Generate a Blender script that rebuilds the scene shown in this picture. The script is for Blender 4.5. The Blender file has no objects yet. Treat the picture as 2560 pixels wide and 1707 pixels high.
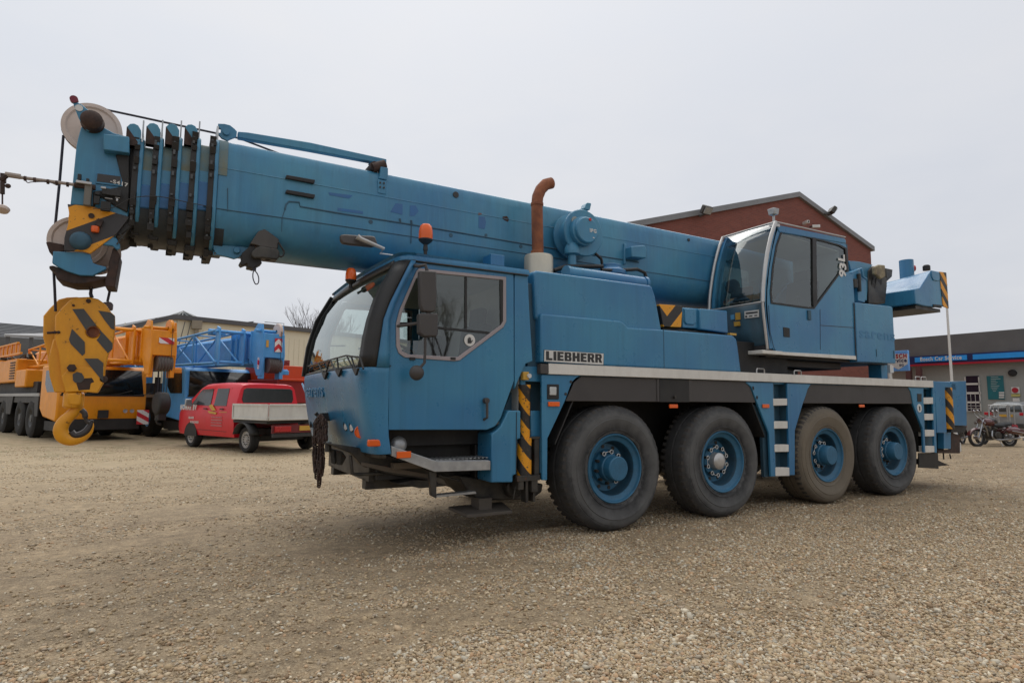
import bpy, bmesh, math, random
import numpy as np
from mathutils import Vector, Matrix, noise
rnd = random.Random(7)
R = math.radians
sc = bpy.context.scene
COL = sc.collection

# ------------------------------------------------------------------ camera
F_, PITCH, YAW, ROLL = 1492.95, 0.10037, 0.52083, 0.00723
CX, CY, CZ = -4.15253, -5.01448, 1.34879
IW, IH = 2560, 1707
FWD = Vector((math.sin(YAW)*math.cos(PITCH), math.cos(YAW)*math.cos(PITCH), math.sin(PITCH)))
_r = Vector((math.cos(YAW), -math.sin(YAW), 0)); _u = _r.cross(FWD)
RT = _r*math.cos(ROLL) + _u*math.sin(ROLL); UP = RT.cross(FWD); CAM = Vector((CX, CY, CZ))
cam = bpy.data.objects.new('camera', bpy.data.cameras.new('camera')); COL.objects.link(cam)
m = Matrix((RT, UP, -FWD)).transposed().to_4x4(); m.translation = CAM
cam.matrix_world = m
cam.data.sensor_width = 36; cam.data.lens = F_/IW*36; cam.data.clip_end = 2000; cam.data.clip_start = 0.05
sc.camera = cam

def ray(px, py): return FWD + RT*((px-IW/2)/F_) - UP*((py-IH/2)/F_)
def on(px, py, ax, v):
    d = ray(px, py); t = (v-CAM[ax])/d[ax]; return CAM + d*t
def mk(x0, y0, s): return lambda x, y: (x0+x/s, y0+y/s)
zA=mk(700,600,2.1186);zB=mk(1300,420,2.9033);zC=mk(1700,440,3.0157);zD=mk(1300,880,3.267);zE=mk(1860,880,3.267)
zF=mk(0,200,3.0156);zG=mk(0,640,2.6132);zH=mk(500,270,3.485);zI=mk(2200,780,4.3556);zJ=mk(0,740,3.9196)
zK=mk(420,740,3.9194);zL=mk(80,220,5.2267);zM=mk(1220,880,3.7346);zN=mk(2260,920,5.6);zO=mk(2080,600,4.356)
zP=mk(720,920,4.9);zQ=mk(2400,900,7.125);zR=mk(960,480,4.3556);zS=mk(580,560,9.8)
def Y(z, x, y, v): return on(*z(x, y), 1, v)      # measured point on the plane y = v
def X(z, x, y, v): return on(*z(x, y), 0, v)
def YS(z, pts, v): return [Y(z, a, b, v) for a, b in pts]

# ------------------------------------------------------------------ mesh builder
V = Vector
class MB:
    def __init__(s): s.bm = bmesh.new(); s.mi = 0; s.solid = 0
    def face(s, pts):
        try:
            f = s.bm.faces.new([s.bm.verts.new(p) for p in pts]); f.material_index = s.mi; return f
        except ValueError: return None
    def mesh(s, vs, fs):
        vv = [s.bm.verts.new(p) for p in vs]
        for f in fs:
            try: g = s.bm.faces.new([vv[i] for i in f]); g.material_index = s.mi
            except ValueError: pass
        return s
    def prism(s, pts, vec):
        vec = V(vec); n = len(pts); a = [V(p) for p in pts]
        vs = a + [p+vec for p in a]
        return s.mesh(vs, [tuple(range(n)), tuple(range(2*n-1, n-1, -1))] + [(i, n+i, n+(i+1) % n, (i+1) % n) for i in range(n)])
    def box(s, a, b):
        (x0, y0, z0), (x1, y1, z1) = a, b
        return s.prism([(x0,y0,z0),(x1,y0,z0),(x1,y0,z1),(x0,y0,z1)], (0, y1-y0, 0))
    def frustum(s, a, b, top):          # box with each top side drawn in by 'top'
        (x0,y0,z0),(x1,y1,z1)=a,b; t=top
        return s.mesh([(x0,y0,z0),(x1,y0,z0),(x1,y1,z0),(x0,y1,z0),(x0+t,y0+t,z1),(x1-t,y0+t,z1),(x1-t,y1-t,z1),(x0+t,y1-t,z1)],
            [(0,3,2,1),(4,5,6,7),(0,1,5,4),(1,2,6,5),(2,3,7,6),(3,0,4,7)])
    def obox(s, c, size, rot=(0, 0, 0)):
        from mathutils import Euler
        M = Euler(rot).to_matrix(); c = V(c); h = [q/2 for q in size]
        P = [c+M@V((sx*h[0], sy*h[1], sz*h[2])) for sz in (-1, 1) for sx, sy in ((-1,-1),(1,-1),(1,1),(-1,1))]
        return s.mesh(P, [(0,3,2,1),(4,5,6,7),(0,1,5,4),(1,2,6,5),(2,3,7,6),(3,0,4,7)])
    def lathe(s, o, ax, prof, n=32, a0=0.0):   # prof: (radius, distance along axis)
        o = V(o); ax = V(ax).normalized(); t = V((0, 0, 1)) if abs(ax.z) < .9 else V((1, 0, 0))
        u = ax.cross(t).normalized(); w = ax.cross(u)
        rows = []
        for r, h in prof:
            c = o+ax*h
            rows.append([s.bm.verts.new(c)] if r < 1e-6 else [s.bm.verts.new(c+(u*math.cos(a)+w*math.sin(a))*r) for a in [a0+2*math.pi*k/n for k in range(n)]])
        for A, B in zip(rows, rows[1:]):
            for k in range(n):
                k2 = (k+1) % n
                if len(A) == 1 and len(B) == 1: continue
                if len(A) == 1: q = [A[0], B[k], B[k2]]
                elif len(B) == 1: q = [A[k], B[0], A[k2]]
                else: q = [A[k], B[k], B[k2], A[k2]]
                try: f = s.bm.faces.new(q); f.material_index = s.mi
                except ValueError: pass
        return s
    def cyl(s, p0, p1, r0, r1=None, n=16):
        p0 = V(p0); p1 = V(p1); L = (p1-p0).length; r1 = r0 if r1 is None else r1
        return s.lathe(p0, p1-p0, [(0, 0), (r0, 0), (r1, L), (0, L)], n)
    def tube(s, path, r, n=8, closed=False):
        P = [V(p) for p in path]; N = len(P); rings = []; up = None
        for i in range(N):
            a = P[i-1] if (i > 0 or closed) else P[i]; b = P[(i+1) % N] if (i < N-1 or closed) else P[i]
            t = (b-a).normalized()
            if up is None: up = t.cross(V((0, 0, 1)) if abs(t.z) < .9 else V((1, 0, 0))).normalized()
            up = (up - t*up.dot(t)).normalized(); w = t.cross(up)
            rr = r[i] if isinstance(r, (list, tuple)) else r
            rings.append([s.bm.verts.new(P[i]+(up*math.cos(2*math.pi*k/n)+w*math.sin(2*math.pi*k/n))*rr) for k in range(n)])
        prs = list(zip(rings, rings[1:])) + ([(rings[-1], rings[0])] if closed else [])
        for A, B in prs:
            for k in range(n):
                f = s.bm.faces.new([A[k], A[(k+1) % n], B[(k+1) % n], B[k]]); f.material_index = s.mi
        if not closed:
            for q in (rings[0][::-1], rings[-1]): f = s.bm.faces.new(q); f.material_index = s.mi
        return s
    def plate(s, outer, holes, vec):    # flat plate with holes, extruded by vec
        tmp = bmesh.new(); ed = []; vec = V(vec)
        for lp in [outer]+list(holes):
            vv = [tmp.verts.new(p) for p in lp]
            ed += [tmp.edges.new((vv[i], vv[(i+1) % len(vv)])) for i in range(len(vv))]
        bmesh.ops.triangle_fill(tmp, use_beauty=True, edges=ed, use_dissolve=False)
        tmp.verts.index_update(); vs = [v.co.copy() for v in tmp.verts]; n = len(vs)
        fs = [tuple(v.index for v in f.verts) for f in tmp.faces]
        be = [(e.verts[0].index, e.verts[1].index) for e in tmp.edges if len(e.link_faces) == 1]
        tmp.free()
        s.mesh(vs+[v+vec for v in vs], fs+[tuple(n+i for i in reversed(f)) for f in fs]+[(a, b, n+b, n+a) for a, b in be])
        return s
    def loft(s, loops, closed=False, cap=False):
        rows = [[s.bm.verts.new(p) for p in l] for l in loops]; n = len(rows[0])
        for A, B in zip(rows, rows[1:]):
            for k in range(n if closed else n-1):
                f = s.bm.faces.new([A[k], A[(k+1) % n], B[(k+1) % n], B[k]]); f.material_index = s.mi
        if cap:
            for q in (rows[0][::-1], rows[-1]): f = s.bm.faces.new(q); f.material_index = s.mi
        return s
    def thick(s, d):                    # give an open sheet thickness
        s.solid = abs(d); return s

WM = {}
def wm(o): return WM.get(o, Matrix.Identity(4))
def obj(name, mb, mats, parent=None, bevel=0, local=False, smooth=38, seg=2, label=None):
    bm = mb.bm if isinstance(mb, MB) else mb; solid = mb.solid if isinstance(mb, MB) else 0
    bmesh.ops.recalc_face_normals(bm, faces=bm.faces)
    me = bpy.data.meshes.new(name)
    if parent is not None and not local:
        bmesh.ops.transform(bm, matrix=wm(parent).inverted(), verts=bm.verts)
    bm.to_mesh(me); bm.free()
    for mt in (mats if isinstance(mats, (list, tuple)) else [mats]): me.materials.append(mt)
    if smooth:
        me.polygons.foreach_set('use_smooth', [True]*len(me.polygons)); me.set_sharp_from_angle(angle=R(smooth))
    o = bpy.data.objects.new(name, me); COL.objects.link(o)
    if parent is not None: o.parent = parent; WM[o] = wm(parent)
    if solid:
        sm = o.modifiers.new('Solidify', 'SOLIDIFY'); sm.thickness = solid; sm.offset = 0
    if bevel:
        b = o.modifiers.new('Bevel', 'BEVEL'); b.width = bevel; b.segments = seg; b.limit_method = 'ANGLE'; b.angle_limit = R(35); b.use_clamp_overlap = True
    if label: o['label'] = label
    return o
def thing(name, label, cat, loc=(0, 0, 0), rz=0, group=None):
    o = bpy.data.objects.new(name, None); COL.objects.link(o); o.location = loc; o.rotation_euler = (0, 0, rz)
    o.empty_display_size = .2
    WM[o] = Matrix.Translation(V(loc)) @ Matrix.Rotation(rz, 4, 'Z')
    o['label'] = label; o['category'] = cat
    if group: o['group'] = group
    return o
def tag(o, label=None, cat=None, group=None, kind=None):
    if label: o['label'] = label
    if cat: o['category'] = cat
    if group: o['group'] = group
    if kind: o['kind'] = kind
    return o
def circ(c, r, n=24, rx=None):           # circle in the xz plane
    rx = rx or r
    return [V((c[0]+rx*math.cos(2*math.pi*k/n), c[1], c[2]+r*math.sin(2*math.pi*k/n))) for k in range(n)]
def text_into(mb, s, origin, xdir, ydir, size, depth=.004, bold=0.0, wscale=1.0, align='LEFT', shear=0, fit=None):
    cu = bpy.data.curves.new('lettering', 'FONT'); cu.body = s; cu.size = size; cu.extrude = depth/2; cu.offset = bold; cu.align_x = align; cu.shear = shear
    cu.space_character = 1.0 + (bold*6/size if bold else 0); cu.resolution_u = 3
    o = bpy.data.objects.new('lettering', cu); me = o.to_mesh()
    xs = [v.co.x for v in me.vertices]
    if fit and xs: wscale = fit/(max(xs)-min(xs))
    xd = V(xdir).normalized(); yd = V(ydir).normalized(); nd = xd.cross(yd); o0 = V(origin)
    mb.mesh([o0+xd*(v.co.x*wscale)+yd*v.co.y+nd*v.co.z for v in me.vertices], [tuple(p.vertices) for p in me.polygons])
    o.to_mesh_clear(); bpy.data.objects.remove(o); bpy.data.curves.remove(cu)

# ------------------------------------------------------------------ materials
def nt(name):
    m = bpy.data.materials.new(name); m.use_nodes = True; t = m.node_tree; return m, t, t.nodes['Principled BSDF']
def N(t, kind, **kw):
    n = t.nodes.new(kind)
    for k, v in kw.items():
        if isinstance(k, str) and k.startswith('i_'): n.inputs[k[2:].replace('_', ' ')].default_value = v
        else: setattr(n, k, v)
    return n
def coords(t): return N(t, 'ShaderNodeTexCoord').outputs['Object']
def noise_(t, vec, scale, detail=4, rough=.6, stretch=None):
    if stretch:
        mp = N(t, 'ShaderNodeMapping'); mp.inputs['Scale'].default_value = stretch; t.links.new(vec, mp.inputs['Vector']); vec = mp.outputs[0]
    n = N(t, 'ShaderNodeTexNoise'); n.inputs['Scale'].default_value = scale; n.inputs['Detail'].default_value = detail; n.inputs['Roughness'].default_value = rough
    t.links.new(vec, n.inputs['Vector']); return n.outputs['Fac']
def ramp(t, fac, stops):
    r = N(t, 'ShaderNodeValToRGB'); e = r.color_ramp.elements
    while len(e) > 1: e.remove(e[0])
    e[0].position = stops[0][0]; e[0].color = (*stops[0][1], 1)
    for p, c in stops[1:]: q = e.new(p); q.color = (*c, 1)
    t.links.new(fac, r.inputs['Fac']); return r.outputs['Color']
def mixc(t, fac, a, b, mode='MIX'):
    n = N(t, 'ShaderNodeMix', data_type='RGBA', blend_type=mode)
    for k, v in ((0, fac), (6, a), (7, b)):
        if hasattr(v, 'links'): t.links.new(v, n.inputs[k])
        else: n.inputs[k].default_value = v if k == 0 else (*v, 1)
    return n.outputs[2]
def mathn(t, op, a, b=0.0, c=None):
    n = N(t, 'ShaderNodeMath', operation=op)
    for i, v in enumerate((a, b) if c is None else (a, b, c)):
        if hasattr(v, 'links'): t.links.new(v, n.inputs[i])
        else: n.inputs[i].default_value = v
    return n.outputs[0]
def bump(t, b, h, strength=.2, dist=.01):
    n = N(t, 'ShaderNodeBump'); n.inputs['Strength'].default_value = strength; n.inputs['Distance'].default_value = dist
    t.links.new(h, n.inputs['Height']); t.links.new(n.outputs[0], b.inputs['Normal'])
def paint(name, c1, c2=None, rough=.4, metal=0, dirt=.25, dirtc=(.10, .085, .065), scale=1.2, streak=True, rust=0, spec=.5, coat=0, bumpy=.06, runs=0, chips=0, chipc=(.30,.36,.38)):
    m, t, b = nt(name); co = coords(t); c2 = c2 or tuple(q*.8 for q in c1)
    big = noise_(t, co, scale, 3, .55)
    col = mixc(t, ramp(t, big, [(.35, (0, 0, 0)), (.65, (1, 1, 1))]), c1, c2)
    if dirt:
        d = noise_(t, co, 7, 6, .7, (1, 1, .35) if streak else None)
        f = mathn(t, 'MULTIPLY', ramp(t, d, [(.42, (0, 0, 0)), (.78, (1, 1, 1))]), dirt)
        col = mixc(t, f, col, dirtc)
    if rust:
        d = noise_(t, co, 14, 5, .65)
        col = mixc(t, ramp(t, d, [(.70-rust*.25, (0, 0, 0)), (.74-rust*.25, (1, 1, 1))]), col, (.09, .032, .012))
    if runs:                                   # rain streaks running down the panels
        st = noise_(t, co, 5, 5, .65, (3.2, 3.2, .16))
        col = mixc(t, mathn(t, 'MULTIPLY', ramp(t, st, [(.50, (0, 0, 0)), (.70, (1, 1, 1))]), runs), col, tuple(q*.50 for q in c1))
        st = noise_(t, co, 8, 4, .6, (2.6, 2.6, .12))
        col = mixc(t, mathn(t, 'MULTIPLY', ramp(t, st, [(.56, (0, 0, 0)), (.76, (1, 1, 1))]), runs*.8), col, tuple(min(1, q*1.25+.035) for q in c1))
    if chips:
        cn = noise_(t, co, 38, 6, .75)
        col = mixc(t, ramp(t, cn, [(.735-chips*.05, (0, 0, 0)), (.75-chips*.05, (1, 1, 1))]), col, chipc)
    fine = noise_(t, co, 60, 3, .6)
    col = mixc(t, mathn(t, 'MULTIPLY', fine, .18), col, tuple(q*.55 for q in c1))
    t.links.new(col, b.inputs['Base Color'])
    rg = N(t, 'ShaderNodeMapRange'); rg.inputs['To Min'].default_value = max(.05, rough-.1); rg.inputs['To Max'].default_value = min(1, rough+.18)
    t.links.new(noise_(t, co, 5, 4), rg.inputs['Value']); t.links.new(rg.outputs[0], b.inputs['Roughness'])
    b.inputs['Metallic'].default_value = metal; b.inputs['Specular IOR Level'].default_value = spec
    if coat: b.inputs['Coat Weight'].default_value = coat; b.inputs['Coat Roughness'].default_value = .15
    if bumpy: bump(t, b, noise_(t, co, 9, 3), bumpy, .02)
    return m
def stripes(name, c1, c2, period, dirv=(1, 0, 1), off=0.0, rough=.5, wear=.35, vee=None):
    m, t, b = nt(name); co = coords(t); s = N(t, 'ShaderNodeSeparateXYZ'); t.links.new(co, s.inputs[0])
    x = s.outputs[0]
    if vee is not None: x = mathn(t, 'ABSOLUTE', mathn(t, 'SUBTRACT', x, vee))
    a = mathn(t, 'ADD', mathn(t, 'MULTIPLY', x, dirv[0]), mathn(t, 'MULTIPLY', s.outputs[2], dirv[2]))
    a = mathn(t, 'ADD', a, mathn(t, 'MULTIPLY', s.outputs[1], dirv[1]))
    fr = mathn(t, 'FRACT', mathn(t, 'ADD', mathn(t, 'DIVIDE', a, period), off+100))
    f = mathn(t, 'GREATER_THAN', fr, .5)
    col = mixc(t, f, c1, c2)
    d = noise_(t, co, 30, 5, .7)
    col = mixc(t, ramp(t, d, [(.66-wear*.1, (0, 0, 0)), (.70-wear*.1, (1, 1, 1))]), col, (.07, .045, .03))
    t.links.new(col, b.inputs['Base Color']); b.inputs['Roughness'].default_value = rough
    return m
def glass(name, tint=(.75, .82, .80), tr=.6, rough=.02, gloss=(.9, .95, .93), base=.04):
    m, t, b = nt(name); out = t.nodes['Material Output']; t.nodes.remove(b)
    tb = N(t, 'ShaderNodeBsdfTransparent'); tb.inputs[0].default_value = (*[q*tr for q in tint], 1)
    gb = N(t, 'ShaderNodeBsdfGlossy'); gb.inputs[0].default_value = (*gloss, 1); gb.inputs['Roughness'].default_value = rough
    fr = N(t, 'ShaderNodeFresnel'); fr.inputs[0].default_value = 1.6
    gm_ = N(t, 'ShaderNodeNewGeometry'); f2 = mathn(t, 'MULTIPLY', mathn(t, 'MULTIPLY_ADD', fr.outputs[0], .9, base), mathn(t, 'SUBTRACT', 1.0, gm_.outputs['Backfacing']))
    mx = N(t, 'ShaderNodeMixShader'); t.links.new(f2, mx.inputs[0]); t.links.new(tb.outputs[0], mx.inputs[1]); t.links.new(gb.outputs[0], mx.inputs[2])
    t.links.new(mx.outputs[0], out.inputs[0]); return m
def simple(name, c, rough=.6, metal=0, spec=.5): 
    return paint(name, c, tuple(q*.85 for q in c), rough, metal, dirt=.12, spec=spec, bumpy=0)

BLUE = paint('blue_paint', (.046, .222, .370), (.024, .150, .330), .27, dirt=.12, dirtc=(.09, .13, .15), scale=.9, spec=.5, runs=.28, chips=.5, chipc=(.045,.05,.055))
BLUE_BOOM = paint('weathered_blue_paint', (.062, .250, .380), (.036, .182, .345), .34, dirt=.24, dirtc=(.10, .15, .17), scale=1.5, spec=.5, runs=.30, chips=.8, chipc=(.09,.055,.035))
RIMWELL = paint('shaded_grimy_rim_well', (.008, .042, .075), (.012, .06, .10), .55, dirt=.7, dirtc=(.012, .018, .022), scale=6, streak=False)  # recess shade put into a darker, grimy rim blue
RIMBLUE = paint('dirty_rim_blue', (.022, .125, .225), (.030, .150, .27), .5, dirt=.55, dirtc=(.018, .030, .040), scale=6, streak=False, chips=.6, chipc=(.02,.02,.02))
BLUE_FRESH = paint('fresh_blue_paint', (.022, .130, .31), (.020, .115, .28), .4, dirt=.1)
BLUE_DARK = paint('dirty_shaded_blue_paint', (.030, .085, .13), (.038, .11, .165), .55, dirt=.5, dirtc=(.03, .03, .03))  # dirty darker blue; on the operator cab front it also holds shade
BLACK = paint('black_steel', (.012, .012, .013), (.02, .019, .018), .6, dirt=.4, dirtc=(.05, .045, .04))
GREASE = paint('greasy_steel', (.010, .010, .011), (.045, .040, .032), .45, dirt=.5, dirtc=(.10, .09, .07), scale=9, rust=.25)
PLASTIC = paint('black_plastic', (.050, .045, .044), (.062, .056, .053), .55, dirt=.2, dirtc=(.06, .055, .05))
TRIM = simple('rubber_trim', (.012, .012, .012), .5)
ALU = paint('cream_aluminium', (.74, .715, .66), (.66, .64, .59), .4, dirt=.3, dirtc=(.28, .24, .19))
WHITE = paint('white_paint', (.70, .69, .66), (.62, .61, .58), .4, dirt=.15)
GALV = paint('galvanised_steel', (.46, .47, .47), (.34, .35, .36), .38, metal=.6, dirt=.3, scale=12, streak=False)
SILVER = paint('silver_trim', (.55, .54, .52), (.45, .44, .43), .3, metal=.5, dirt=.15)
FRAME = paint('pinkish_grey_window_trim', (.36, .31, .32), (.30, .27, .28), .4, dirt=.1)
RUST = paint('rusty_steel', (.31, .105, .042), (.17, .055, .028), .75, dirt=.5, dirtc=(.05, .025, .02), scale=9, bumpy=.3)
RUSTD = paint('dark_rusty_steel', (.045, .024, .017), (.022, .014, .012), .7, dirt=.45, dirtc=(.12, .05, .028), scale=20, streak=False, bumpy=.3)
ORANGE = paint('orange_lens', (.85, .14, .015), (.75, .11, .01), .22, dirt=0, bumpy=0)
WHITELENS = simple('clear_lens', (.55, .56, .55), .15)
YEL = paint('yellow_hook_paint', (.82, .37, .010), (.72, .30, .010), .36, dirt=.28, dirtc=(.26, .09, .02), scale=3, rust=.22)
YELC = paint('orange_yellow_paint', (.85, .32, .004), (.76, .27, .004), .4, dirt=.22, dirtc=(.2, .09, .03), scale=2)
YELL = simple('yellow_plastic', (.62, .36, .05), .4)
SHEAVE = paint('beige_nylon', (.66, .55, .48), (.60, .49, .43), .5, dirt=.3, dirtc=(.3, .24, .2), streak=False)
ROPE = paint('steel_rope', (.045, .042, .060), (.03, .03, .04), .5, metal=.3, dirt=0, scale=40, bumpy=.5)
TREAD = paint('tyre_tread_rubber', (.040, .037, .034), (.06, .053, .046), .85, dirt=.5, dirtc=(.06, .05, .04), scale=8, streak=False, bumpy=.3)
GLASS = glass('cab_glass', tint=(.90,.95,.94), tr=.96)
GLASS_W = glass('windscreen_glass', base=.16, rough=.03, gloss=(.84,.90,.89), tr=.97, tint=(.93,.97,.96))
GLASS_D = glass('tinted_cab_glass', (.84, .90, .89), .92, gloss=(.85, .9, .9), base=.07)
DARKIN = simple('dark_interior', (.020, .020, .022), .7)
GREYIN = simple('grey_interior', (.16, .17, .17), .7)
SEAT = simple('seat_fabric', (.03, .032, .035), .9)
YB = stripes('yellow_black_stripes', (.74, .31, .008), (.022, .020, .018), .20, (1, .6, 1))
YBJ = stripes('yellow_black_jack_stripes', (.74, .31, .008), (.022, .020, .018), .27, (1.0, -1.0, 1.0), .32, wear=.8)
RW = stripes('red_white_stripes', (.55, .02, .025), (.72, .70, .68), .16, (1, .6, 1))
MARK = paint('black_marking', (.018, .018, .020), (.03, .03, .03), .5, dirt=.2)
def tyre_mat(name, c1, c2, dust, r0=.50, r1=.60):
    m = paint(name, c1, c2, .75, dirt=.28, dirtc=dust, scale=3, streak=False, bumpy=.15); t = m.node_tree; b = t.nodes['Principled BSDF']
    src = b.inputs['Base Color'].links[0].from_socket; s = N(t, 'ShaderNodeSeparateXYZ'); co = coords(t); t.links.new(co, s.inputs[0])
    r = mathn(t, 'SQRT', mathn(t, 'ADD', mathn(t, 'MULTIPLY', s.outputs[0], s.outputs[0]), mathn(t, 'MULTIPLY', s.outputs[2], s.outputs[2])))
    r = mathn(t, 'ADD', r, mathn(t, 'MULTIPLY', mathn(t, 'SUBTRACT', noise_(t, co, 2.0, 6, .7), .5), .26))
    k = ramp(t, r, [(r0-.09,(0,0,0)),(r0,(.75,.75,.75)),(r1-.03,(.9,.9,.9)),(r1+.02,(.15,.15,.15)),(r1+.06,(.3,.3,.3))])
    k2 = ramp(t, r, [(.355,(.0,.0,.0)),(.375,(1,1,1)),(.395,(0,0,0))])
    col = mixc(t, mathn(t, 'MULTIPLY', k, .52), src, dust); col = mixc(t, mathn(t, 'MULTIPLY', k2, .35), col, dust)
    t.links.new(col, b.inputs['Base Color']); return m
RED = paint('red_van_paint', (.66, .006, .022), (.58, .005, .018), .32, dirt=.08, dirtc=(.2, .02, .02), coat=.12, bumpy=0)
RUBBER = tyre_mat('tyre_rubber', (.024,.024,.025), (.014,.014,.015), (.165,.163,.157))
RUBBER_B = tyre_mat('dusty_tyre_rubber', (.115,.095,.068), (.090,.074,.055), (.20,.165,.12), .44, .60)
# ================================================================== MAIN CRANE
GHOST = paint('faded_lettering_blue', (.032, .180, .350), (.034, .184, .352), .4, dirt=.2)
CW = 2.6                                      # carrier width: y from 0 (near side) to 2.6
crane = thing('mobile_crane', 'large blue four axle mobile crane with long boom resting over its front cab', 'mobile crane', (2.6, 1.3, 0))
def interp(tab, z):
    for (a, va), (b, vb) in zip(tab, tab[1:]):
        if z <= b: return va+(vb-va)*max(0, (z-a)/(b-a))
    return tab[-1][1]
XS = [(.88,-2.53),(1.1,-2.58),(1.6,-2.62),(2.1,-2.56),(2.6,-2.33)]
XF = [(.88,-2.63),(1.1,-2.70),(1.5,-2.765),(1.62,-2.765),(1.9,-2.73),(2.1,-2.69),(2.35,-2.60),(2.6,-2.455)]
XD = [(.88,-2.462),(1.1,-2.500),(2.09,-2.508),(2.6,-2.285)]
def sec(z):
    xs, xf, xd = interp(XS, z), interp(XF, z), interp(XD, z)
    P = [(xd, 0), (min(xs, xd-.002), 0)]; cy = .22; fx = xf+.035
    for k in range(1, 6):
        a = k/5*math.pi/2; P.append((xs+(fx-xs)*math.sin(a), cy*(1-math.cos(a))))
    for k in range(1, 8):
        y = cy+(CW/2-cy)*k/7; P.append((xf+.035*(1-math.sin(k/7*math.pi/2)), y))
    Q = [(x, CW-y) for x, y in P[:-1]][::-1]
    return [V((x, y, z)) for x, y in P+Q]
NS = len(sec(1.0)); WS = 4                     # windscreen begins at column WS
# lower shell
mb = MB(); zs = [.895, .95, 1.05, 1.2, 1.35, 1.5, 1.58, 1.635]
mb.loft([sec(z) for z in zs]); mb.thick(.03)
cabb = obj('cab_front_panel', mb, BLUE, crane, bevel=.006)
mb = MB(); mb.loft([[p+V((0,0,0)) for p in sec(z)][1:-1] for z in (.86, .90)])
for p in mb.bm.verts: p.co.x += .03; p.co.y += .02 if p.co.y < 1.3 else -.02
mb.thick(.03); obj('bumper_lip', mb, GREASE, crane)
# pillars and windscreen
ups = [1.635, 1.75, 1.9, 2.05, 2.2, 2.35, 2.48, 2.6]
L = [sec(z) for z in ups]
mb = MB(); mb.loft([l[0:2] for l in L]); mb.loft([l[-2:] for l in L]); mb.thick(.04)
obj('cab_pillar', mb, BLUE, crane)
mb = MB(); mb.loft([l[1:WS+2] for l in L]); mb.loft([l[-WS-2:-1] for l in L]); mb.loft([L[0], [p+V((.02, 0, .02)) for p in L[0]]])
mb.loft([l[WS+1:-WS-1] for l in (sec(2.56), sec(2.62))]); mb.thick(.03)
obj('pillar_trim', mb, TRIM, crane)
mb = MB(); Lg = [[p+V((.006, 0, 0)) for p in sec(z)[WS+1:-WS-1]] for z in ups]
mb.loft(Lg); mb.thick(.006); ws = obj('windscreen', mb, GLASS_W, crane)
# black deflector strip at the far edge of the windscreen
mb = MB(); mb.prism(YS(zA, [(116,722),(148,724),(172,600),(232,430),(304,318),(268,298),(186,430),(140,570)], CW-.06), (0, .05, 0))
obj('wind_deflector', mb, TRIM, crane, bevel=.008)
# wipers on the windscreen
def wpt(x, y, off=.03):                       # point just in front of the windscreen, read off the photograph
    p = on(*zA(x, y), 0, -2.80); q = p
    for _ in range(6): q = on(*zA(x, y), 0, interp(XF, q.z)-off+.02*abs(q.y-1.3))
    return q
for tri, lines in (((233,735),[[(233,728),(207,656)],[(238,722),(262,642)],[(150,668),(205,652),(256,637)]]),
                   ((307,722),[[(307,714),(266,636)],[(312,708),(303,628)],[(256,637),(300,625),(352,611)]]),
                   ((398,714),[[(398,706),(354,614)],[(403,700),(378,618)],[(352,611),(425,622),(441,682)]])):
    mb = MB()
    for l in lines: mb.tube([wpt(*p) for p in l], .0085, 6)
    obj('wiper', mb, TRIM, ws)
    mb = MB(); q = [wpt(tri[0]-13, tri[1]-34, .045), wpt(tri[0]+13, tri[1]-37, .045), wpt(tri[0], tri[1]+3, .045)]; mb.prism(q, (.02,0,0)); obj('wiper_bracket', mb, TRIM, ws)
# front panel details
def fpt(x, y, off=.0):
    q = on(*zP(x, y), 0, -2.72)
    for _ in range(6):
        yy = max(.03, min(CW-.03, q.y)); S = sec(q.z); best = min(zip(S, S[1:]), key=lambda ab: abs((ab[0].y+ab[1].y)/2-yy) if ab[0].y != ab[1].y else 9)
        a, b = best; tt = (yy-a.y)/(b.y-a.y) if b.y != a.y else 0
        q = on(*zP(x, y), 0, a.x+(b.x-a.x)*max(0, min(1, tt))-off)
    return q
FAR = {100: 2.44, 135: 2.335, 182: 2.235}
for (x, y, mt, nm, r) in ((720,700,BLACK,'lamp_recess',.052),(792,712,BLACK,'lamp_recess',.052),(888,780,ORANGE,'indicator',.055),(100,690,ORANGE,'indicator',.055),(135,652,BLACK,'lamp_recess',.045),(182,652,BLACK,'lamp_recess',.045)):
    p = fpt(x, y)
    if x in FAR: p = on(*zP(x, y), 0, -2.66); p = V((-2.665 if x > 110 else -2.60, FAR[x], 1.075))
    ax = V((-1, -.25, 0)) if x < 850 else V((-.8, -.9, 0))
    if x < 300: ax = V((-1, .25, 0))
    mb = MB(); mb.mi = 0; mb.lathe(p-ax.normalized()*.02, ax, [(r, 0), (r, .028), (r*.86, .034), (r*.8, .026), (0, .026)], 20)
    hl = obj(nm, mb, mt, cabb)
    if mt == BLACK:
        mb = MB(); mb.lathe(p+V((0, 0, -.012)), ax, [(r*.70, 0), (r*.66, .012), (0, .016)], 16); obj('lamp_lens', mb, WHITELENS, cabb)
mb = MB(); a = Y(zA, 490, 1056, -.0); b = Y(zA, 576, 1090, 0); mb.box((a.x-.04, -.012, b.z), (b.x, .03, a.z)); obj('side_indicator', mb, ORANGE, crane, bevel=.01)
mb = MB(); text_into(mb, 'sarens', V((-2.772, 2.12, 1.385)), (0, -1, 0), (-.10, 0, 1), .21, .010, .003, fit=.86)
obj('faded_lettering', mb, GHOST, cabb)
mb = MB(); mb.tube([fpt(175, 190, .006), fpt(240, 360, .006), fpt(320, 520, .004)], .012, 4); obj('panel_crease', mb, BLUE, cabb)
mb = MB(); mb.prism([Y(zA, *p, -.006) for p in ((545,912),(573,908),(573,1008),(552,985),(532,955))], (0, .02, 0)); obj('corner_guard', mb, BLACK, crane)
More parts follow.
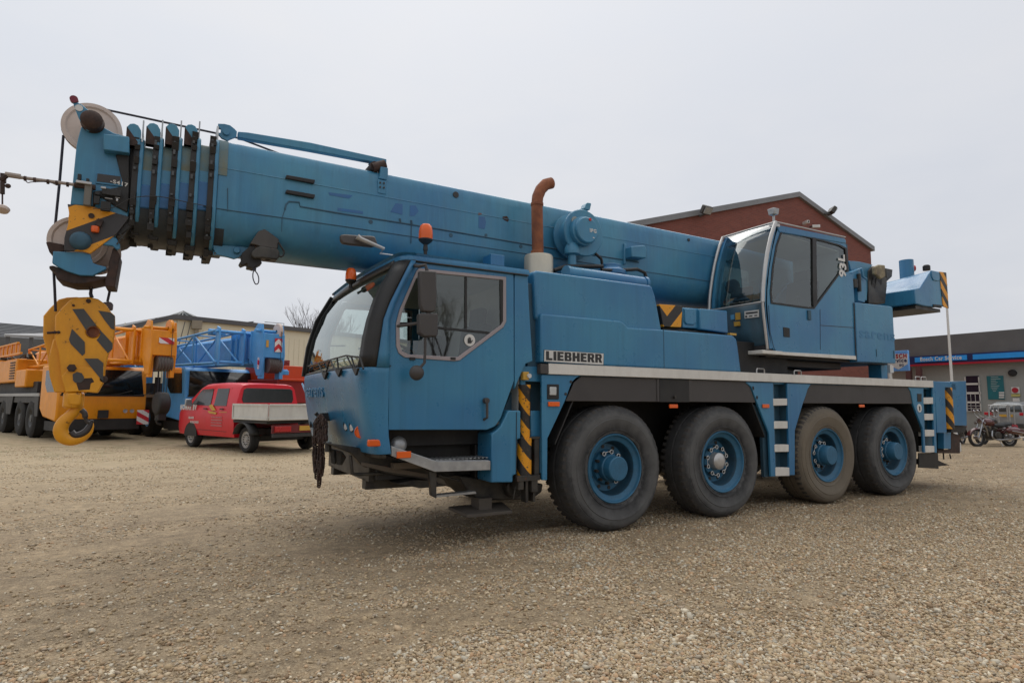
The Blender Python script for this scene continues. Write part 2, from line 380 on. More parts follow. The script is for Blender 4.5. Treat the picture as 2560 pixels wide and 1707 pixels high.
# door with window opening
dout = [(574,1005),(574,640),(580,405),(600,345),(718,117),(1238,178),(1240,745),(1168,945),(1140,985),(1098,1004)]
wout = [(736,150),(1196,196),(1197,430),(1182,462),(950,637),(925,641),(660,622),(628,600),(614,560),(614,440),(632,370),(722,165)]
win = [(742,168),(1180,212),(1180,430),(1168,450),(940,620),(680,606),(645,590),(634,555),(632,450),(648,375),(728,185)]
def door(y0, vec, par):
    d = 1 if vec > 0 else -1
    mirror = (lambda P: P) if d > 0 else (lambda P: [V((p.x, CW-p.y, p.z)) for p in P])
    mb = MB(); mb.plate(mirror(YS(zA, dout, 0)), [mirror(YS(zA, wout, 0))], (0, .04*d, 0)); dd = obj('door', mb, BLUE, par, bevel=.005)
    mb = MB(); mb.plate([p+V((0,-.010*d,0)) for p in mirror(YS(zA, wout, 0))], [[p+V((0,-.010*d,0)) for p in mirror(YS(zA, win, 0))]], (0, .03*d, 0)); obj('window_frame', mb, FRAME, dd, bevel=.004)
    mb = MB(); mb.prism([p+V((0,.008*d,0)) for p in mirror(YS(zA, win, 0))], (0, .006*d, 0)); obj('window', mb, GLASS_D, dd)
    mb = MB()
    for q in (((980,195),(990,195),(990,470),(978,470)), ((832,458),(1110,486),(1110,498),(832,470)), ((1165,210),(1180,212),(1180,430),(1168,450)), ((634,435),(740,437),(740,447),(634,445))):
        mb.prism([p+V((0,-.002*d,0)) for p in mirror(YS(zA, q, 0))], (0, .02*d, 0))
    obj('window_divider', mb, TRIM, dd)
    return dd
dn = door(0, 1, crane); df = door(0, -1, crane)
mb = MB(); P = [Y(zA, 1085, 850, 0), Y(zA, 1080, 950, 0)]
mb.tube([P[0]+V((0,0,0)), P[0]+V((0,-.045,-.01)), P[1]+V((.01,-.045,.02)), P[1]], .013, 8); mb.cyl(P[0]+V((0,.0,0)), P[0]+V((0,-.05,0)), .026)
obj('handle', mb, PLASTIC, dn)
mb = MB(); c = Y(zA, 1005, 530, -.002); mb.lathe(c, (0,1,0), [(0,0),(.056,0),(.056,.004),(0,.004)], 24)
st = obj('sticker', mb, WHITE, dn)
mb = MB(); c.y -= .003
for dx, dz, w, h in ((-.018,.008,.006,.022),(-.009,.014,.006,.024),(0,.016,.006,.024),(.009,.012,.006,.022)): mb.box((c.x+dx-w/2, c.y, c.z+dz-.01), (c.x+dx+w/2, c.y+.002, c.z+dz+h-.012))
mb.box((c.x-.022, c.y, c.z-.03), (c.x+.014, c.y+.002, c.z+.004)); mb.obox((c.x+.022, c.y+.001, c.z-.01), (.008,.002,.028), (0,.6,0)); obj('hand_symbol', mb, MARK, dn)
for xx in (700, 915):
    mb = MB(); c = Y(zA, xx, 628, -.004); mb.box((c.x-.025, -.014, c.z-.012), (c.x+.025, .01, c.z+.012)); obj('window_clip', mb, TRIM, dn)
# cab rear side strip, roof and back wall
mb = MB(); rs = [(1243,183),(1312,188),(1322,400),(1338,640),(1300,655),(1262,740),(1243,790)]
mb.prism(YS(zA, rs, 0.004), (0, .04, 0)); mb.prism([V((p.x, CW-p.y, p.z)) for p in YS(zA, rs, .004)], (0, -.04, 0))
mb.box((-1.14, .05, 1.1), (-1.09, CW-.05, 2.6)); obj('cab_rear_panel', mb, BLUE, crane, bevel=.004)
def roof_loop(z, grow, cut=2.6):
    S = sec(cut); c = V((-1.7, CW/2, 0)); out = []
    for p in S:
        q = V((p.x, p.y, z)); d = V((q.x-c.x, q.y-c.y, 0)); q += V((math.copysign(grow, d.x)*(abs(p.y-CW/2) < CW/2-.02), math.copysign(grow, d.y) if abs(p.y-CW/2) > CW/2-.3 else 0, 0)); out.append(q)
    return [V((-1.09, -grow, z))]+out+[V((-1.09, CW+grow, z))]
mb = MB(); mb.loft([roof_loop(2.604, .012), roof_loop(2.634, .016), roof_loop(2.656, .002), roof_loop(2.668, -.03)], closed=True, cap=True); obj('cab_roof', mb, BLUE, crane, smooth=50)
mb = MB(); mb.tube([V((-2.32,-.012,2.60)),V((-2.2,-.014,2.597)),V((-1.1,-.014,2.60))], .008, 6); obj('roof_seal', mb, TRIM, crane)
# cab interior
mb = MB(); mb.box((-2.45,.06,1.12),(-1.14,CW-.06,1.16)); mb.box((-2.62,.15,1.25),(-2.30,CW-.15,1.60)); mb.box((-2.58,.25,1.58),(-2.30,.95,1.72)); obj('dashboard', mb, GREYIN, crane, bevel=.02)
for yy in (.45, 1.75):
    mb = MB(); mb.box((-1.85,yy,1.35),(-1.40,yy+.5,1.50)); mb.obox((-1.36,yy+.25,1.78),(.14,.5,.75),(0,.12,0)); mb.obox((-1.30,yy+.25,2.24),(.10,.26,.2),(0,.1,0)); mb.box((-1.75,yy+.1,1.14),(-1.5,yy+.4,1.36)); obj('seat', mb, SEAT, crane, bevel=.03)
mb = MB(); mb.box((-1.16,.08,1.18),(-1.145,CW-.08,2.58)); mb.box((-2.25,.08,2.575),(-1.16,CW-.08,2.59)); obj('cab_lining', mb, simple('pale_lining', (.42,.42,.40), .8), crane); mb = MB(); c = V((-2.08,.62,1.78)); ax = V((.55,0,.83)); u = V((0,1,0)); w = ax.cross(u)
mb.tube([c+(u*math.cos(a)+w*math.sin(a))*.21 for a in [k*math.pi/12 for k in range(24)]], .014, 8, True); mb.tube([c, c-ax*.4], .03); mb.tube([c-u*.2, c+u*.2], .012); mb.tube([c, c+w*.2], .012); obj('steering_wheel', mb, DARKIN, crane)
# doors and side structures: mirror assembly
mb = MB(); yM = -.20
mb.prism(YS(zA, [(742,160),(830,165),(832,300),(826,372),(815,382),(758,378),(744,340)], yM), (0, .07, 0)); mir = obj('side_mirror', mb, PLASTIC, crane, bevel=.022, seg=3)
mb = MB(); mb.prism(YS(zA, [(738,388),(838,388),(838,500),(828,512),(765,512),(738,492)], yM), (0, .075, 0)); obj('wide_angle_mirror', mb, PLASTIC, mir, bevel=.02, seg=3)
mb = MB(); mb.tube([V((-2.30,0.0,2.56)), Y(zA, 735, 140, -.08), Y(zA, 770, 133, -.15), Y(zA, 780, 165, yM+.05)], .016, 8)
mb.tube([Y(zA, 770, 505, yM+.04), Y(zA, 768, 600, yM+.04), Y(zA, 765, 650, yM+.05), Y(zA, 745, 672, yM+.05)], .013, 8)
mb.tube([Y(zA, 785, 375, yM+.035), Y(zA, 785, 392, yM+.035)], .02, 8)
mb.tube([V((-2.44,.0,2.0)), Y(zA, 738, 440, yM+.06)], .014, 8); obj('mirror_arm', mb, PLASTIC, mir)
mb = MB(); c = Y(zA, 723, 703, yM+.05); mb.lathe(c+V((0,-.05,0)), (0,1,0), [(0,0),(.035,.005),(.062,.03),(.066,.05),(0,.06)], 20); obj('kerb_mirror', mb, PLASTIC, mir)
# front observation mirror on its stalk
mb = MB(); mb.prism([on(*zH(*p), 1, .55) for p in ((1222,1105),(1260,1098),(1400,1108),(1500,1112),(1530,1120),(1552,1195),(1500,1212),(1400,1200),(1300,1190),(1240,1180),(1225,1150))], (0, .05, 0))
fm = obj('front_mirror', mb, paint('brown_grey_plastic', (.075,.062,.055), (.06,.05,.045), .3, dirt=.1), crane, bevel=.015)
mb = MB(); mb.tube([Y(zH,1370,1120,.5),Y(zH,1400,1140,.5),Y(zH,1605,1228,.5)], [.03,.022,.016], 8); mb.tube([Y(zH,1605,1228,.5),Y(zH,1565,1268,.5),Y(zH,1800,1300,.5)], .008, 6); obj('mirror_stalk', mb, SILVER, fm)
# beacons
def beacon(p, s=1.0):
    mb = MB(); mb.lathe(p, (0,0,1), [(0,0),(.022*s,0),(.018*s,.05*s),(.05*s,.075*s),(.062*s,.09*s),(.062*s,.10*s),(0,.10*s)], 20); b = obj('beacon_base', mb, TRIM, crane)
    mb = MB(); mb.lathe(p, (0,0,1), [(.060*s,.10*s),(.062*s,.13*s),(.060*s,.17*s),(.050*s,.215*s),(.035*s,.232*s),(0,.238*s)], 24); obj('beacon_lens', mb, ORANGE, b)
def beacon_at(px, py_top, py_base, y, s):
    b = on(px, py_base, 1, y); t_ = on(px, py_top, 1, y); p = V((t_.x, y, t_.z-.238*s)); beacon(p, s)
    mb = MB(); mb.cyl(V((p.x, y, 2.64)), V((p.x, y, p.z+.01)), .016*s, n=10); obj('beacon_stalk', mb, TRIM, crane)
beacon_at(1065, 560, 634, .40, 1.12); beacon_at(878, 670, 718, 1.15, .92)
# ---------------- steps, front underside
mb = MB(); mb.prism(YS(zA, [(590,1090),(590,1142),(820,1227),(1115,1217),(1115,1168),(830,1172)], -.004), (0, .035, 0)); obj('step_edge', mb, GALV, crane, bevel=.003)
mb = MB(); a = Y(zA, 828, 1168, 0); b = Y(zA, 1115, 1165, 0); c0 = Y(zA, 592, 1090, 0)
mb.prism([V((a.x, .03, a.z)), V((b.x, .03, b.z)), V((b.x, .03, b.z-.02)), V((a.x, .03, a.z-.02))], (0, .24, 0))
for k in range(13):
    x = a.x+(b.x-a.x)*(k+.5)/13; mb.box((x-.012, .03, a.z), (x+.012, .26, a.z+.007))
mb.prism([V((c0.x, .03, c0.z)), V((a.x, .03, a.z)), V((a.x, .03, a.z-.02)), V((c0.x, .03, c0.z-.02))], (0, .2, 0)); obj('step_tread', mb, GALV, crane, bevel=.002)
mb = MB(); mb.box((Y(zA,620,0,0).x, -.016, Y(zA,650,1152,0).z), (Y(zA,692,0,0).x, -.003, Y(zA,650,1120,0).z)); 
rf = [mb]; 
def reflector(z, x0, y0, x1, y1, yy=-.006, mt=None, nm='reflector', par=None):
    a = Y(z, x0, y0, yy); b = Y(z, x1, y1, yy); mb = MB(); mb.box((a.x, yy-.012, b.z), (b.x, yy+.004, a.z)); return obj(nm, mb, mt or ORANGE, par or crane, bevel=.004)
rf[0].bm.free()
reflector(zA, 618, 1120, 692, 1152, -.008); reflector(zD, 228, 405, 320, 443); reflector(zD, 1217, 426, 1285, 457, .0); reflector(zD, 1978, 425, 2032, 455); reflector(zE, 937, 428, 980, 450, .0)
mb = MB(); c = Y(zA, 628, 1082, .12); mb.lathe(c, (0,-1,.2), [(0,.05),(.04,.045),(.07,.02),(.075,0),(.06,-.03),(0,-.04)], 20); obj('work_lamp', mb, GALV, crane)
mb = MB(); mb.box((-2.45,.42,.62),(-1.5,CW-.42,1.10)); mb.box((-2.5,.30,.93),(-1.1,CW-.30,1.12)); mb.box((-1.5,.32,.5),(-.9,CW-.32,1.2)); obj('front_frame', mb, BLACK, crane, bevel=.01)
mb = MB()
def pa(pts, y, d, z=zA): mb.prism(YS(z, pts, y), (0, d, 0))
pa([(240,1072),(420,1100),(560,1135),(800,1222),(840,1290),(760,1268),(560,1235),(430,1190),(380,1130)], .35, .12)
pa([(260,1100),(330,1118),(352,1150),(330,1192),(270,1180)], .55, .05); pa([(620,1290),(705,1268),(790,1272),(882,1302),(745,1314)], .3, .35)
pa([(792,1222),(830,1228),(830,1368),(800,1352)], .05, .05)
mb.tube(YS(zA, [(372,1140),(382,1236),(420,1240),(548,1236)], .4), .018, 6)
mb.tube(YS(zA, [(430,1175),(560,1238),(640,1262)], .6), .03, 6); mb.tube(YS(zA, [(840,1245),(950,1275)], .25), .014, 6)
mb.box((-2.50,.5,.60),(-2.44,2.1,.9)); mb.box((-2.5,.6,.52),(-1.9,.72,.62)); mb.box((-2.5,1.85,.52),(-1.9,1.97,.62))
obj('underside_frame', mb, GREASE, crane, bevel=.006)
mb = MB(); mb.prism(YS(zA, [(430,1175),(800,1243),(800,1262),(560,1225),(430,1192)], .34), (0,-.01,0)); mb.box((-2.35,.25,.735),(-1.9,.34,.79)); obj('underside_rail', mb, paint('brown_steel', (.16,.13,.10), (.09,.075,.06), .6, dirt=.5), crane)
mb = MB(); mb.prism(YS(zA, [(828,1352),(1035,1330),(1040,1342),(832,1362)], .15), (0,.10,0)); obj('lower_step', mb, GALV, crane)
mb = MB(); mb.tube(YS(zA, [(255,1070),(255,1120)], .5), .03, 8); mb.prism(YS(zA, [(262,1105),(282,1108),(292,1188),(272,1180)], .5),(0,.02,0)); mb.prism(YS(zA, [(300,1115),(328,1120),(318,1190),(300,1188)], .5),(0,.02,0)); obj('tow_bracket', mb, GREASE, crane)
# axle / suspension lump between cab and first wheel
mb = MB(); mb.box((-1.45,.45,.42),(-1.0,2.15,.75)); mb.prism(YS(zA, [(945,1245),(1200,1285),(1395,1290),(1388,1335),(1330,1375),(1050,1378),(985,1320)], .3), (0,.5,0)); mb.cyl((-1.1,.2,.5),(-1.1,2.4,.5),.10); obj('suspension_block', mb, GREASE, crane, bevel=.015)
mb = MB(); mb.prism([V((-1.68,.10,.275)),V((-1.20,.10,.275)),V((-1.12,.45,.30)),V((-1.72,.45,.30))], (0,0,.03)); mb.box((-1.5,.22,.29),(-1.36,.40,.42)); obj('outrigger_pad', mb, paint('muddy_steel', (.12,.10,.08), (.07,.06,.05), .7, dirt=.5), crane, bevel=.004)
# ---------------- front outrigger bay
mb = MB(); mb.prism(YS(zM, [(32,1218),(35,760),(75,735),(120,690),(150,630),(190,543),(306,546),(306,808),(276,812),(270,1140),(235,1150),(232,1216)], -.002), (0,.30,0)); ob = obj('outrigger_housing', mb, BLUE, crane, bevel=.012)
mb = MB(); mb.box((Y(zM,268,0,0).x-.003,-.006,.62),(Y(zM,268,0,0).x+.003,.01,1.25)); obj('seam', mb, TRIM, ob)
mb = MB(); mb.prism(YS(zM, [(398,545),(492,547),(503,1130),(478,1130),(478,808),(398,806)], .08), (0,.10,0)); obj('outrigger_cover', mb, BLUE, crane, bevel=.01)
mb = MB(); mb.box((-1.33,.30,.62),(-.90,CW-.30,1.70)); mb.prism(YS(zM, [(150,530),(335,130),(362,100),(415,98),(500,100),(500,560),(150,560)], .20), (0,.1,0)); obj('chassis_bay', mb, BLUE_DARK, crane, bevel=.008)
cx = Y(zM, 340, 700, .06); zb = Y(zM, 350, 1145, .06).z; zm_ = Y(zM, 350, 800, .06).z; zt = Y(zM, 345, 305, .06).z
mb = MB(); mb.lathe((cx.x,.07,zb),(0,0,1),[(0,0),(.076,0),(.076,zm_-zb),(.060,zm_-zb),(.060,zt-zb-.07),(.064,zt-zb-.06),(.064,zt-zb),(0,zt-zb)],28); obj('outrigger_jack', mb, YBJ, crane)
mb = MB(); mb.box((cx.x-.06,.02,zm_-.01),(cx.x+.16,.16,zm_+.012)); mb.box((cx.x+.10,.03,zb),(cx.x+.155,.16,zm_)); mb.box((cx.x-.12,-.01,zb-.05),(cx.x+.14,.17,zb)); mb.box((cx.x-.10,.0,zb-.13),(cx.x-.04,.14,zb-.05)); mb.box((cx.x+.05,.0,zb-.16),(cx.x+.12,.14,zb-.05)); mb.box((cx.x+.0,.03,zb-.26),(cx.x+.03,.12,zb-.05)); mb.box((cx.x+.085,.03,zb-.26),(cx.x+.11,.12,zb-.1)); mb.tube([(cx.x-.13,.05,zb-.23),(cx.x-.10,.05,zb-.10)],.006)
obj('jack_foot', mb, GREASE, crane, bevel=.005)
mb = MB(); c = Y(zM, 355, 222, -.0); mb.box((c.x-.035,-.01,c.z-.04),(c.x+.03,.05,c.z+.04)); mb.box((c.x-.005,.05,c.z-.02),(c.x+.01,.22,c.z+.02)); q = obj('control_box', mb, YELL, crane, bevel=.005)
mb = MB(); mb.cyl((c.x+.025,-.03,c.z),(c.x+.025,0,c.z),.022); obj('knob', mb, WHITE, q)
# ---------------- side skirts, arches, rail, deck
def panel(nm, z, pts, y=0.0, d=.03, mt=BLUE, bev=.005, par=None): 
    mb = MB(); mb.prism(YS(z, pts, y), (0, d, 0)); return obj(nm, mb, mt, par or crane, bevel=bev)
panel('side_skirt', zM, [(503,212),(865,216),(825,240),(790,275),(768,320),(722,450),(556,805),(553,1195),(506,1195)])
sk = panel('side_skirt', zE, [(15,247),(60,285),(110,420),(205,660),(220,1015),(260,1014),(238,250)])
panel('side_skirt', zE, [(354,253),(548,262),(522,300),(500,370),(480,425),(416,640),(416,1004),(372,1004)])
panel('side_skirt', zN, [(62,275),(272,278),(302,1182),(278,1182),(262,840),(180,640),(128,500),(98,330)])
panel('side_skirt', zN, [(398,180),(432,183),(462,1185),(428,1180),(410,500)])
panel('arch_gusset', zE, [(55,425),(120,435),(200,655),(212,1018),(165,1020),(152,655)], .06, .05, BLUE_DARK)
for z, pts in ((zD, [(500,198),(440,250),(420,300),(372,400),(1142,406),(1142,216)]), (zD, [(1392,225),(1845,240),(1880,290),(1926,412),(1392,406)]), (zE, [(548,264),(522,300),(485,418),(1392,422),(1372,345),(1345,285)])):
    panel('mudguard', z, pts, .012, .02, PLASTIC)
m1 = panel('arch_centre_cover', zD, [(1142,218),(1392,226),(1392,410),(1142,408)], .006, .03, BLACK)
for x0 in (1118, 1380): panel('mudguard_strip', zD, [(x0,218),(x0+20,220),(x0+22,404),(x0+4,404)], .004, .01, PLASTIC, .002)
mb = MB(); c = Y(zD, 1262, 367, .0); mb.cyl((c.x,-.02,c.z),(c.x,.02,c.z),.016); obj('grommet', mb, GREASE, m1)
def arch_top(x0, x1, nm='mudguard_liner'):
    for y0, y1 in ((.03,.78),(CW-.78,CW-.03)):
        mb = MB(); mb.box((x0,y0,1.50),(x1,y1,1.53)); mb.prism([V((x0,y0,1.53)),V((x0-.30,y0,.95)),V((x0-.30,y0,.92)),V((x0,y0,1.50))],(0,y1-y0,0)); mb.prism([V((x1,y0,1.53)),V((x1+.30,y0,.95)),V((x1+.30,y0,.92)),V((x1,y0,1.50))],(0,y1-y0,0)); obj(nm, mb, BLACK, crane)
arch_top(-.45, 2.15); arch_top(3.2, 5.9)
# far side skirts (mirrored plates), so the crane is whole from other positions
mb = MB(); mb.box((-.86,CW-.03,.62),(-.62,CW,1.62)); mb.box((2.3,CW-.03,.65),(3.0,CW,1.62)); mb.box((6.0,CW-.03,.6),(6.9,CW,1.62)); mb.box((-.62,CW-.02,1.35),(6.0,CW,1.62)); obj('far_side_skirt', mb, BLUE, crane, bevel=.005)
a = Y(zD, 160, 92, 0); r0 = Y(zD, 226, 98, 0); r1 = Y(zE, 1533, 238, 0)
mb = MB(); mb.box((r0.x,-.022,1.626),(r1.x,.05,1.727)); mb.box((r0.x,-.022,1.727),(r1.x,-.012,1.733)); mb.box((r0.x, CW-.05,1.626),(r1.x,CW+.022,1.727)); obj('deck_rail', mb, ALU, crane, bevel=.004)
mb = MB(); mb.box((a.x,-.02,1.628),(r0.x-.002,.05,1.725)); obj('rail_end_cap', mb, PLASTIC, crane, bevel=.004)
mb = MB(); mb.box((-.9,.05,1.60),(7.45,CW-.05,1.705)); mb.box((-1.1,.06,1.55),(-.85,CW-.06,1.70)); obj('deck', mb, BLUE, crane, bevel=.004)
mb = MB(); mb.box((-1.4,.80,.72),(7.2,1.80,1.58)); obj('chassis_frame', mb, BLACK, crane, bevel=.01)
for x in (0, 1.65, 3.708, 5.358):
    mb = MB(); mb.cyl((x,.35,.655),(x,CW-.35,.655),.11); mb.lathe((x,1.0,.62),(0,1,0),[(0,0),(.16,.02),(.24,.15),(.24,.42),(.16,.58),(0,.6)],20); mb.box((x-.1,.5,.70),(x+.1,.72,1.2)); mb.box((x-.1,1.9,.70),(x+.1,2.1,1.2)); obj('axle', mb, GREASE, crane)
for zz, x, y in ((zD,1958,165),(zE,130,160),(zE,432,172),(zE,1415,215),(zE,1462,222)):
    c = Y(zz, x, y, .03); mb = MB(); mb.tube([(c.x-.075,.02,1.72),(c.x-.075,.02,1.775),(c.x-.06,.02,1.79),(c.x+.06,.02,1.79),(c.x+.075,.02,1.775),(c.x+.075,.02,1.72)], .008, 6); obj('deck_grip', mb, SILVER, crane)
lamp = panel('side_lamp', zD, [(225,262),(320,262),(320,385),(225,385)], -.01, .03, BLACK, .006)
mb = MB(); mb.box((Y(zD,236,0,0).x,-.022,Y(zD,0+300,352,0).z),(Y(zD,290,0,0).x,-.008,Y(zD,300,285,0).z)); obj('lamp_lens', mb, WHITELENS, lamp, bevel=.008)
panel('side_lamp', zN, [(188,358),(248,360),(248,470),(196,470)], -.008, .02, BLACK, .004)
mb = MB(); c = Y(zN, 218, 560, -.006); mb.lathe(c,(0,1,0),[(0,0),(.066,0),(.066,.006),(0,.006)],24); mb.mi = 1; mb.box((c.x-.015,c.y-.002,c.z-.035),(c.x+.018,c.y,c.z+.03)); obj('round_sticker', mb, [WHITE, RUSTD], crane)
for (z, x, y) in ((zD,415,242),(zD,372,342),(zD,1903,288),(zD,1935,366),(zE,75,300),(zE,105,375)):
    c = Y(z, x, y, 0); mb = MB(); mb.cyl((c.x,-.004,c.z),(c.x,.01,c.z),.016,n=10); obj('bolt_hole', mb, MARK, crane)
# ladders
mb = MB(); mb.prism(YS(zE, [(232,248),(362,250),(378,1012),(255,1014)], .14), (0,.02,0)); 
for s in (0, 1): mb.prism(YS(zE, [(237,250),(243,250),(262,1012),(256,1012)] if s == 0 else [(350,252),(356,252),(373,1006),(367,1006)], .02), (0,.13,0))
obj('ladder_recess', mb, BLUE_DARK, crane)
for y0, y1, x0, x1 in ((380,437,240,353),(565,625,247,357),(755,815,251,366),(943,1012,258,371)):
    mb = MB(); mb.prism(YS(zE, [(x0,y0),(x1,y0-1),(x1+1,y1-2),(x0+1,y1)], -.006), (0,.10,0)); obj('ladder_rung', mb, ALU, crane, bevel=.004)
mb = MB(); mb.prism(YS(zN, [(270,275),(400,275),(432,1180),(300,1182)], .14), (0,.02,0)); obj('ladder_recess', mb, BLUE_DARK, crane)
for y0, y1, x0, x1 in ((412,502,275,408),(640,728,286,412),(865,955,294,424),(1090,1180,300,426)):
    mb = MB(); mb.prism(YS(zN, [(x0,y0),(x1,y0-2),(x1+2,y1-3),(x0+4,y1)], -.006), (0,.10,0)); obj('ladder_rung', mb, ALU, crane, bevel=.004)
# rear end
panel('rear_housing', zN, [(434,185),(650,190),(660,270),(572,272),(600,905),(465,905)], -.002, .5, BLUE, .008)
mb = MB(); mb.prism(YS(zN, [(662,190),(868,182),(880,805),(690,800)], .05), (0,.5,0)); mb.prism(YS(zN, [(690,372),(875,374),(875,378),(690,376)], .046),(0,.01,0)); obj('rear_plate', mb, BLUE, crane, bevel=.006)
c = Y(zN, 620, 500, .06); t0 = Y(zN, 615, 275, .06).z; b0 = Y(zN, 620, 850, .06).z
mb = MB(); mb.cyl((c.x,.08,b0),(c.x,.08,t0),.085,n=20); obj('outrigger_jack', mb, YBJ, crane)
mb = MB(); mb.prism(YS(zN, [(655,480),(690,480),(700,900),(665,900)], .02), (0,.2,0)); mb.prism(YS(zN,[(470,905),(560,905),(560,1190),(475,1190)],.2),(0,.4,0)); mb.box((6.6,.5,.55),(7.3,CW-.5,1.6)); mb.prism(YS(zN,[(660,800),(880,806),(860,900),(665,900)],.1),(0,.3,0)); obj('rear_frame', mb, BLACK, crane, bevel=.006)
panel('rear_strut', zN, [(560,880),(658,880),(658,1130),(560,1130)], .10, .1, BLUE, .006)
panel('rear_guard', zN, [(662,900),(785,940),(785,1192),(475,1190),(475,1150),(662,1140)], .16, .05, RUSTD, .004)
panel('mudflap', zN, [(212,1186),(478,1186),(486,1408),(212,1392)], .04, .02, TRIM, .003)
mb = MB(); mb.prism(YS(zN, [(480,1290),(560,1328),(640,1356),(480,1372)], .12), (0,.4,0)); mb.tube(YS(zN,[(550,1190),(556,1275)],.3),.012); mb.tube(YS(zN,[(640,1200),(655,1265)],.5),.012); obj('rear_bracket', mb, BLACK, crane)
mb = MB(); mb.box((7.40,.1,1.2),(7.52,CW-.1,1.68)); mb.box((7.42,.3,.62),(7.5,CW-.3,.75)); obj('rear_bumper', mb, BLUE, crane, bevel=.01)
# ---------------- wheels
def tyre_mesh(s):
    mb = MB(); W = .37; Ro = .663
    prof = [(.352,.035),(.366,.006),(.376,.0),(.384,.002),(.40,-.010),(.412,-.012),(.416,-.007),(.50,-.026),(.522,-.029),(.527,-.023),(.56,-.022),(.585,-.014),(.589,-.008),(.605,-.004),(.632,.02),(Ro-.008,.045),(Ro-.003,.09),(Ro-.003,.17),(Ro-.018,.176),(Ro-.018,.194),(Ro-.003,.20),(Ro-.003,.28),(Ro-.008,.325),(.632,.35),(.605,.376),(.50,.396),(.42,.38),(.352,.34)]
    mb.lathe((0,0,0), (0,1,0), prof, 96)
    for v in mb.bm.verts:               # load flattens the bottom and bulges the side
        if v.co.z < -.60: v.co.z = -.60-(-v.co.z-.60)*.80
        if v.co.z < -.35 and v.co.y < .03: v.co.y -= .016*min(1, (-v.co.z-.35)/.15)
    mb.mi = 1
    for k in range(52):                 # shoulder lugs
        for yy, w in ((.016,.075),(.281,.075)):
            a = 2*math.pi*(k+(.5 if yy > .1 else 0))/52; ca, sa = math.cos(a), math.sin(a)
            if sa < -.985: continue
            M = Matrix(((ca,0,sa),(0,1,0),(-sa,0,ca))); ins = .018 if yy < .1 else 0
            P = []
            for r_, y_, t_ in ((.62,yy-.006 if yy<.1 else yy,-.026),(.62,yy-.006 if yy<.1 else yy,.026),(.62,yy+w,.026),(.62,yy+w,-.026),(Ro-.006,yy+ins+.008,-.020),(Ro-.006,yy+ins+.008,.020),(Ro+.002,yy+w,.020),(Ro+.002,yy+w,-.020)):
                q = V((r_*ca - t_*sa, y_, r_*sa + t_*ca)); 
                if q.z < -.60: q.z = -.60-(-q.z-.60)*.80
                P.append(q)
            mb.mesh(P, [(0,3,2,1),(4,5,6,7),(0,1,5,4),(1,2,6,5),(2,3,7,6),(3,0,4,7)])
    return mb
def rim_mesh():
    mb = MB(); mb.lathe((0,0,0),(0,1,0),[(.336,.04),(.358,.026),(.364,.010),(.356,-.002),(.344,.002),(.338,.026),(.330,.034),(.296,.040),(.286,.050),(.276,.095),(.264,.150),(.250,.168),(.19,.170),(.176,.135),(.0,.135)],64)
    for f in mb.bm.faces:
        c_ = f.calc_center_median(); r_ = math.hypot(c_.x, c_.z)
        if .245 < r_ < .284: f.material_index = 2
    mb.mi = 1
    for k in range(10):
        a = 2*math.pi*(k+.5)/10; c = V((.222*math.cos(a),.162,.222*math.sin(a))); mb.cyl(c, c+V((0,.012,0)), .020, n=12)
    return mb
def nuts_mesh():
    mb = MB()
    for k in range(10):
        a = 2*math.pi*k/10; c = V((.167*math.cos(a),.10,.167*math.sin(a))); mb.lathe(c+V((0,.05,0)), (0,-1,0), [(0,0),(.017,0),(.017,.05),(.010,.05),(.010,.062),(0,.062)], 6)
    return mb
def indic_mesh(ks):
    mb = MB()
    for k in ks:
        for kk in (k, k+1):
            a = 2*math.pi*kk/10; c = V((.167*math.cos(a),.092,.167*math.sin(a)))
            mb.tube([c+V((math.cos(t)*.021,0,math.sin(t)*.021)) for t in [j*math.pi/6 for j in range(12)]], .0048, 4, True)
            o_ = (k+.5)*2*math.pi/10; mb.tube([c+(V((.172*math.cos(o_),.092,.172*math.sin(o_)))-c).normalized()*.02, V((.172*math.cos(o_),.092,.172*math.sin(o_)))], [.007,.003], 4)
    return mb
for side in (0, 1):
    for i, x in enumerate((0, 1.65, 3.708, 5.358)):
        w = bpy.data.objects.new('wheel', None)
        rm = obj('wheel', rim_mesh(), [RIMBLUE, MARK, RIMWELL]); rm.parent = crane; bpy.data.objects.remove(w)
        loc = V((x, 0.0, .655)); M = Matrix.Translation(loc)
        if side: M = Matrix.Translation(V((x, CW, .655))) @ Matrix.Rotation(math.pi, 4, 'Z')
        rel = wm(crane).inverted() @ M
        rm.matrix_local = rel @ Matrix.Rotation(rnd.uniform(-.5,.5), 4, 'Y')
        ty = obj('tyre', tyre_mesh(0), [RUBBER_B if i == 2 else RUBBER, TREAD]); ty.parent = rm; ty.matrix_local = rm.matrix_local.to_3x3().to_4x4().inverted() @ rel.to_3x3().to_4x4()
        hb = MB()
        if i == 1: hb.lathe((0,0,0),(0,1,0),[(0,.035),(.05,.036),(.085,.045),(.10,.06),(.104,.15)],32)
        else: hb.lathe((0,0,0),(0,1,0),[(0,-.052 if i < 2 else -.06),(.118,-.052 if i < 2 else -.06),(.128,-.042),(.130,.05),(.140,.06),(.140,.15)],40)
        obj('hub', hb, RIMBLUE if i != 1 else [SILVER], rm, local=True)
        obj('wheel_nut', nuts_mesh(), GREASE, rm, local=True)
        if side == 0: obj('nut_indicators', indic_mesh(((0,2,8),(0,2,4,6,8),(2,4,6),(2,4))[i]), WHITE, rm, local=True)
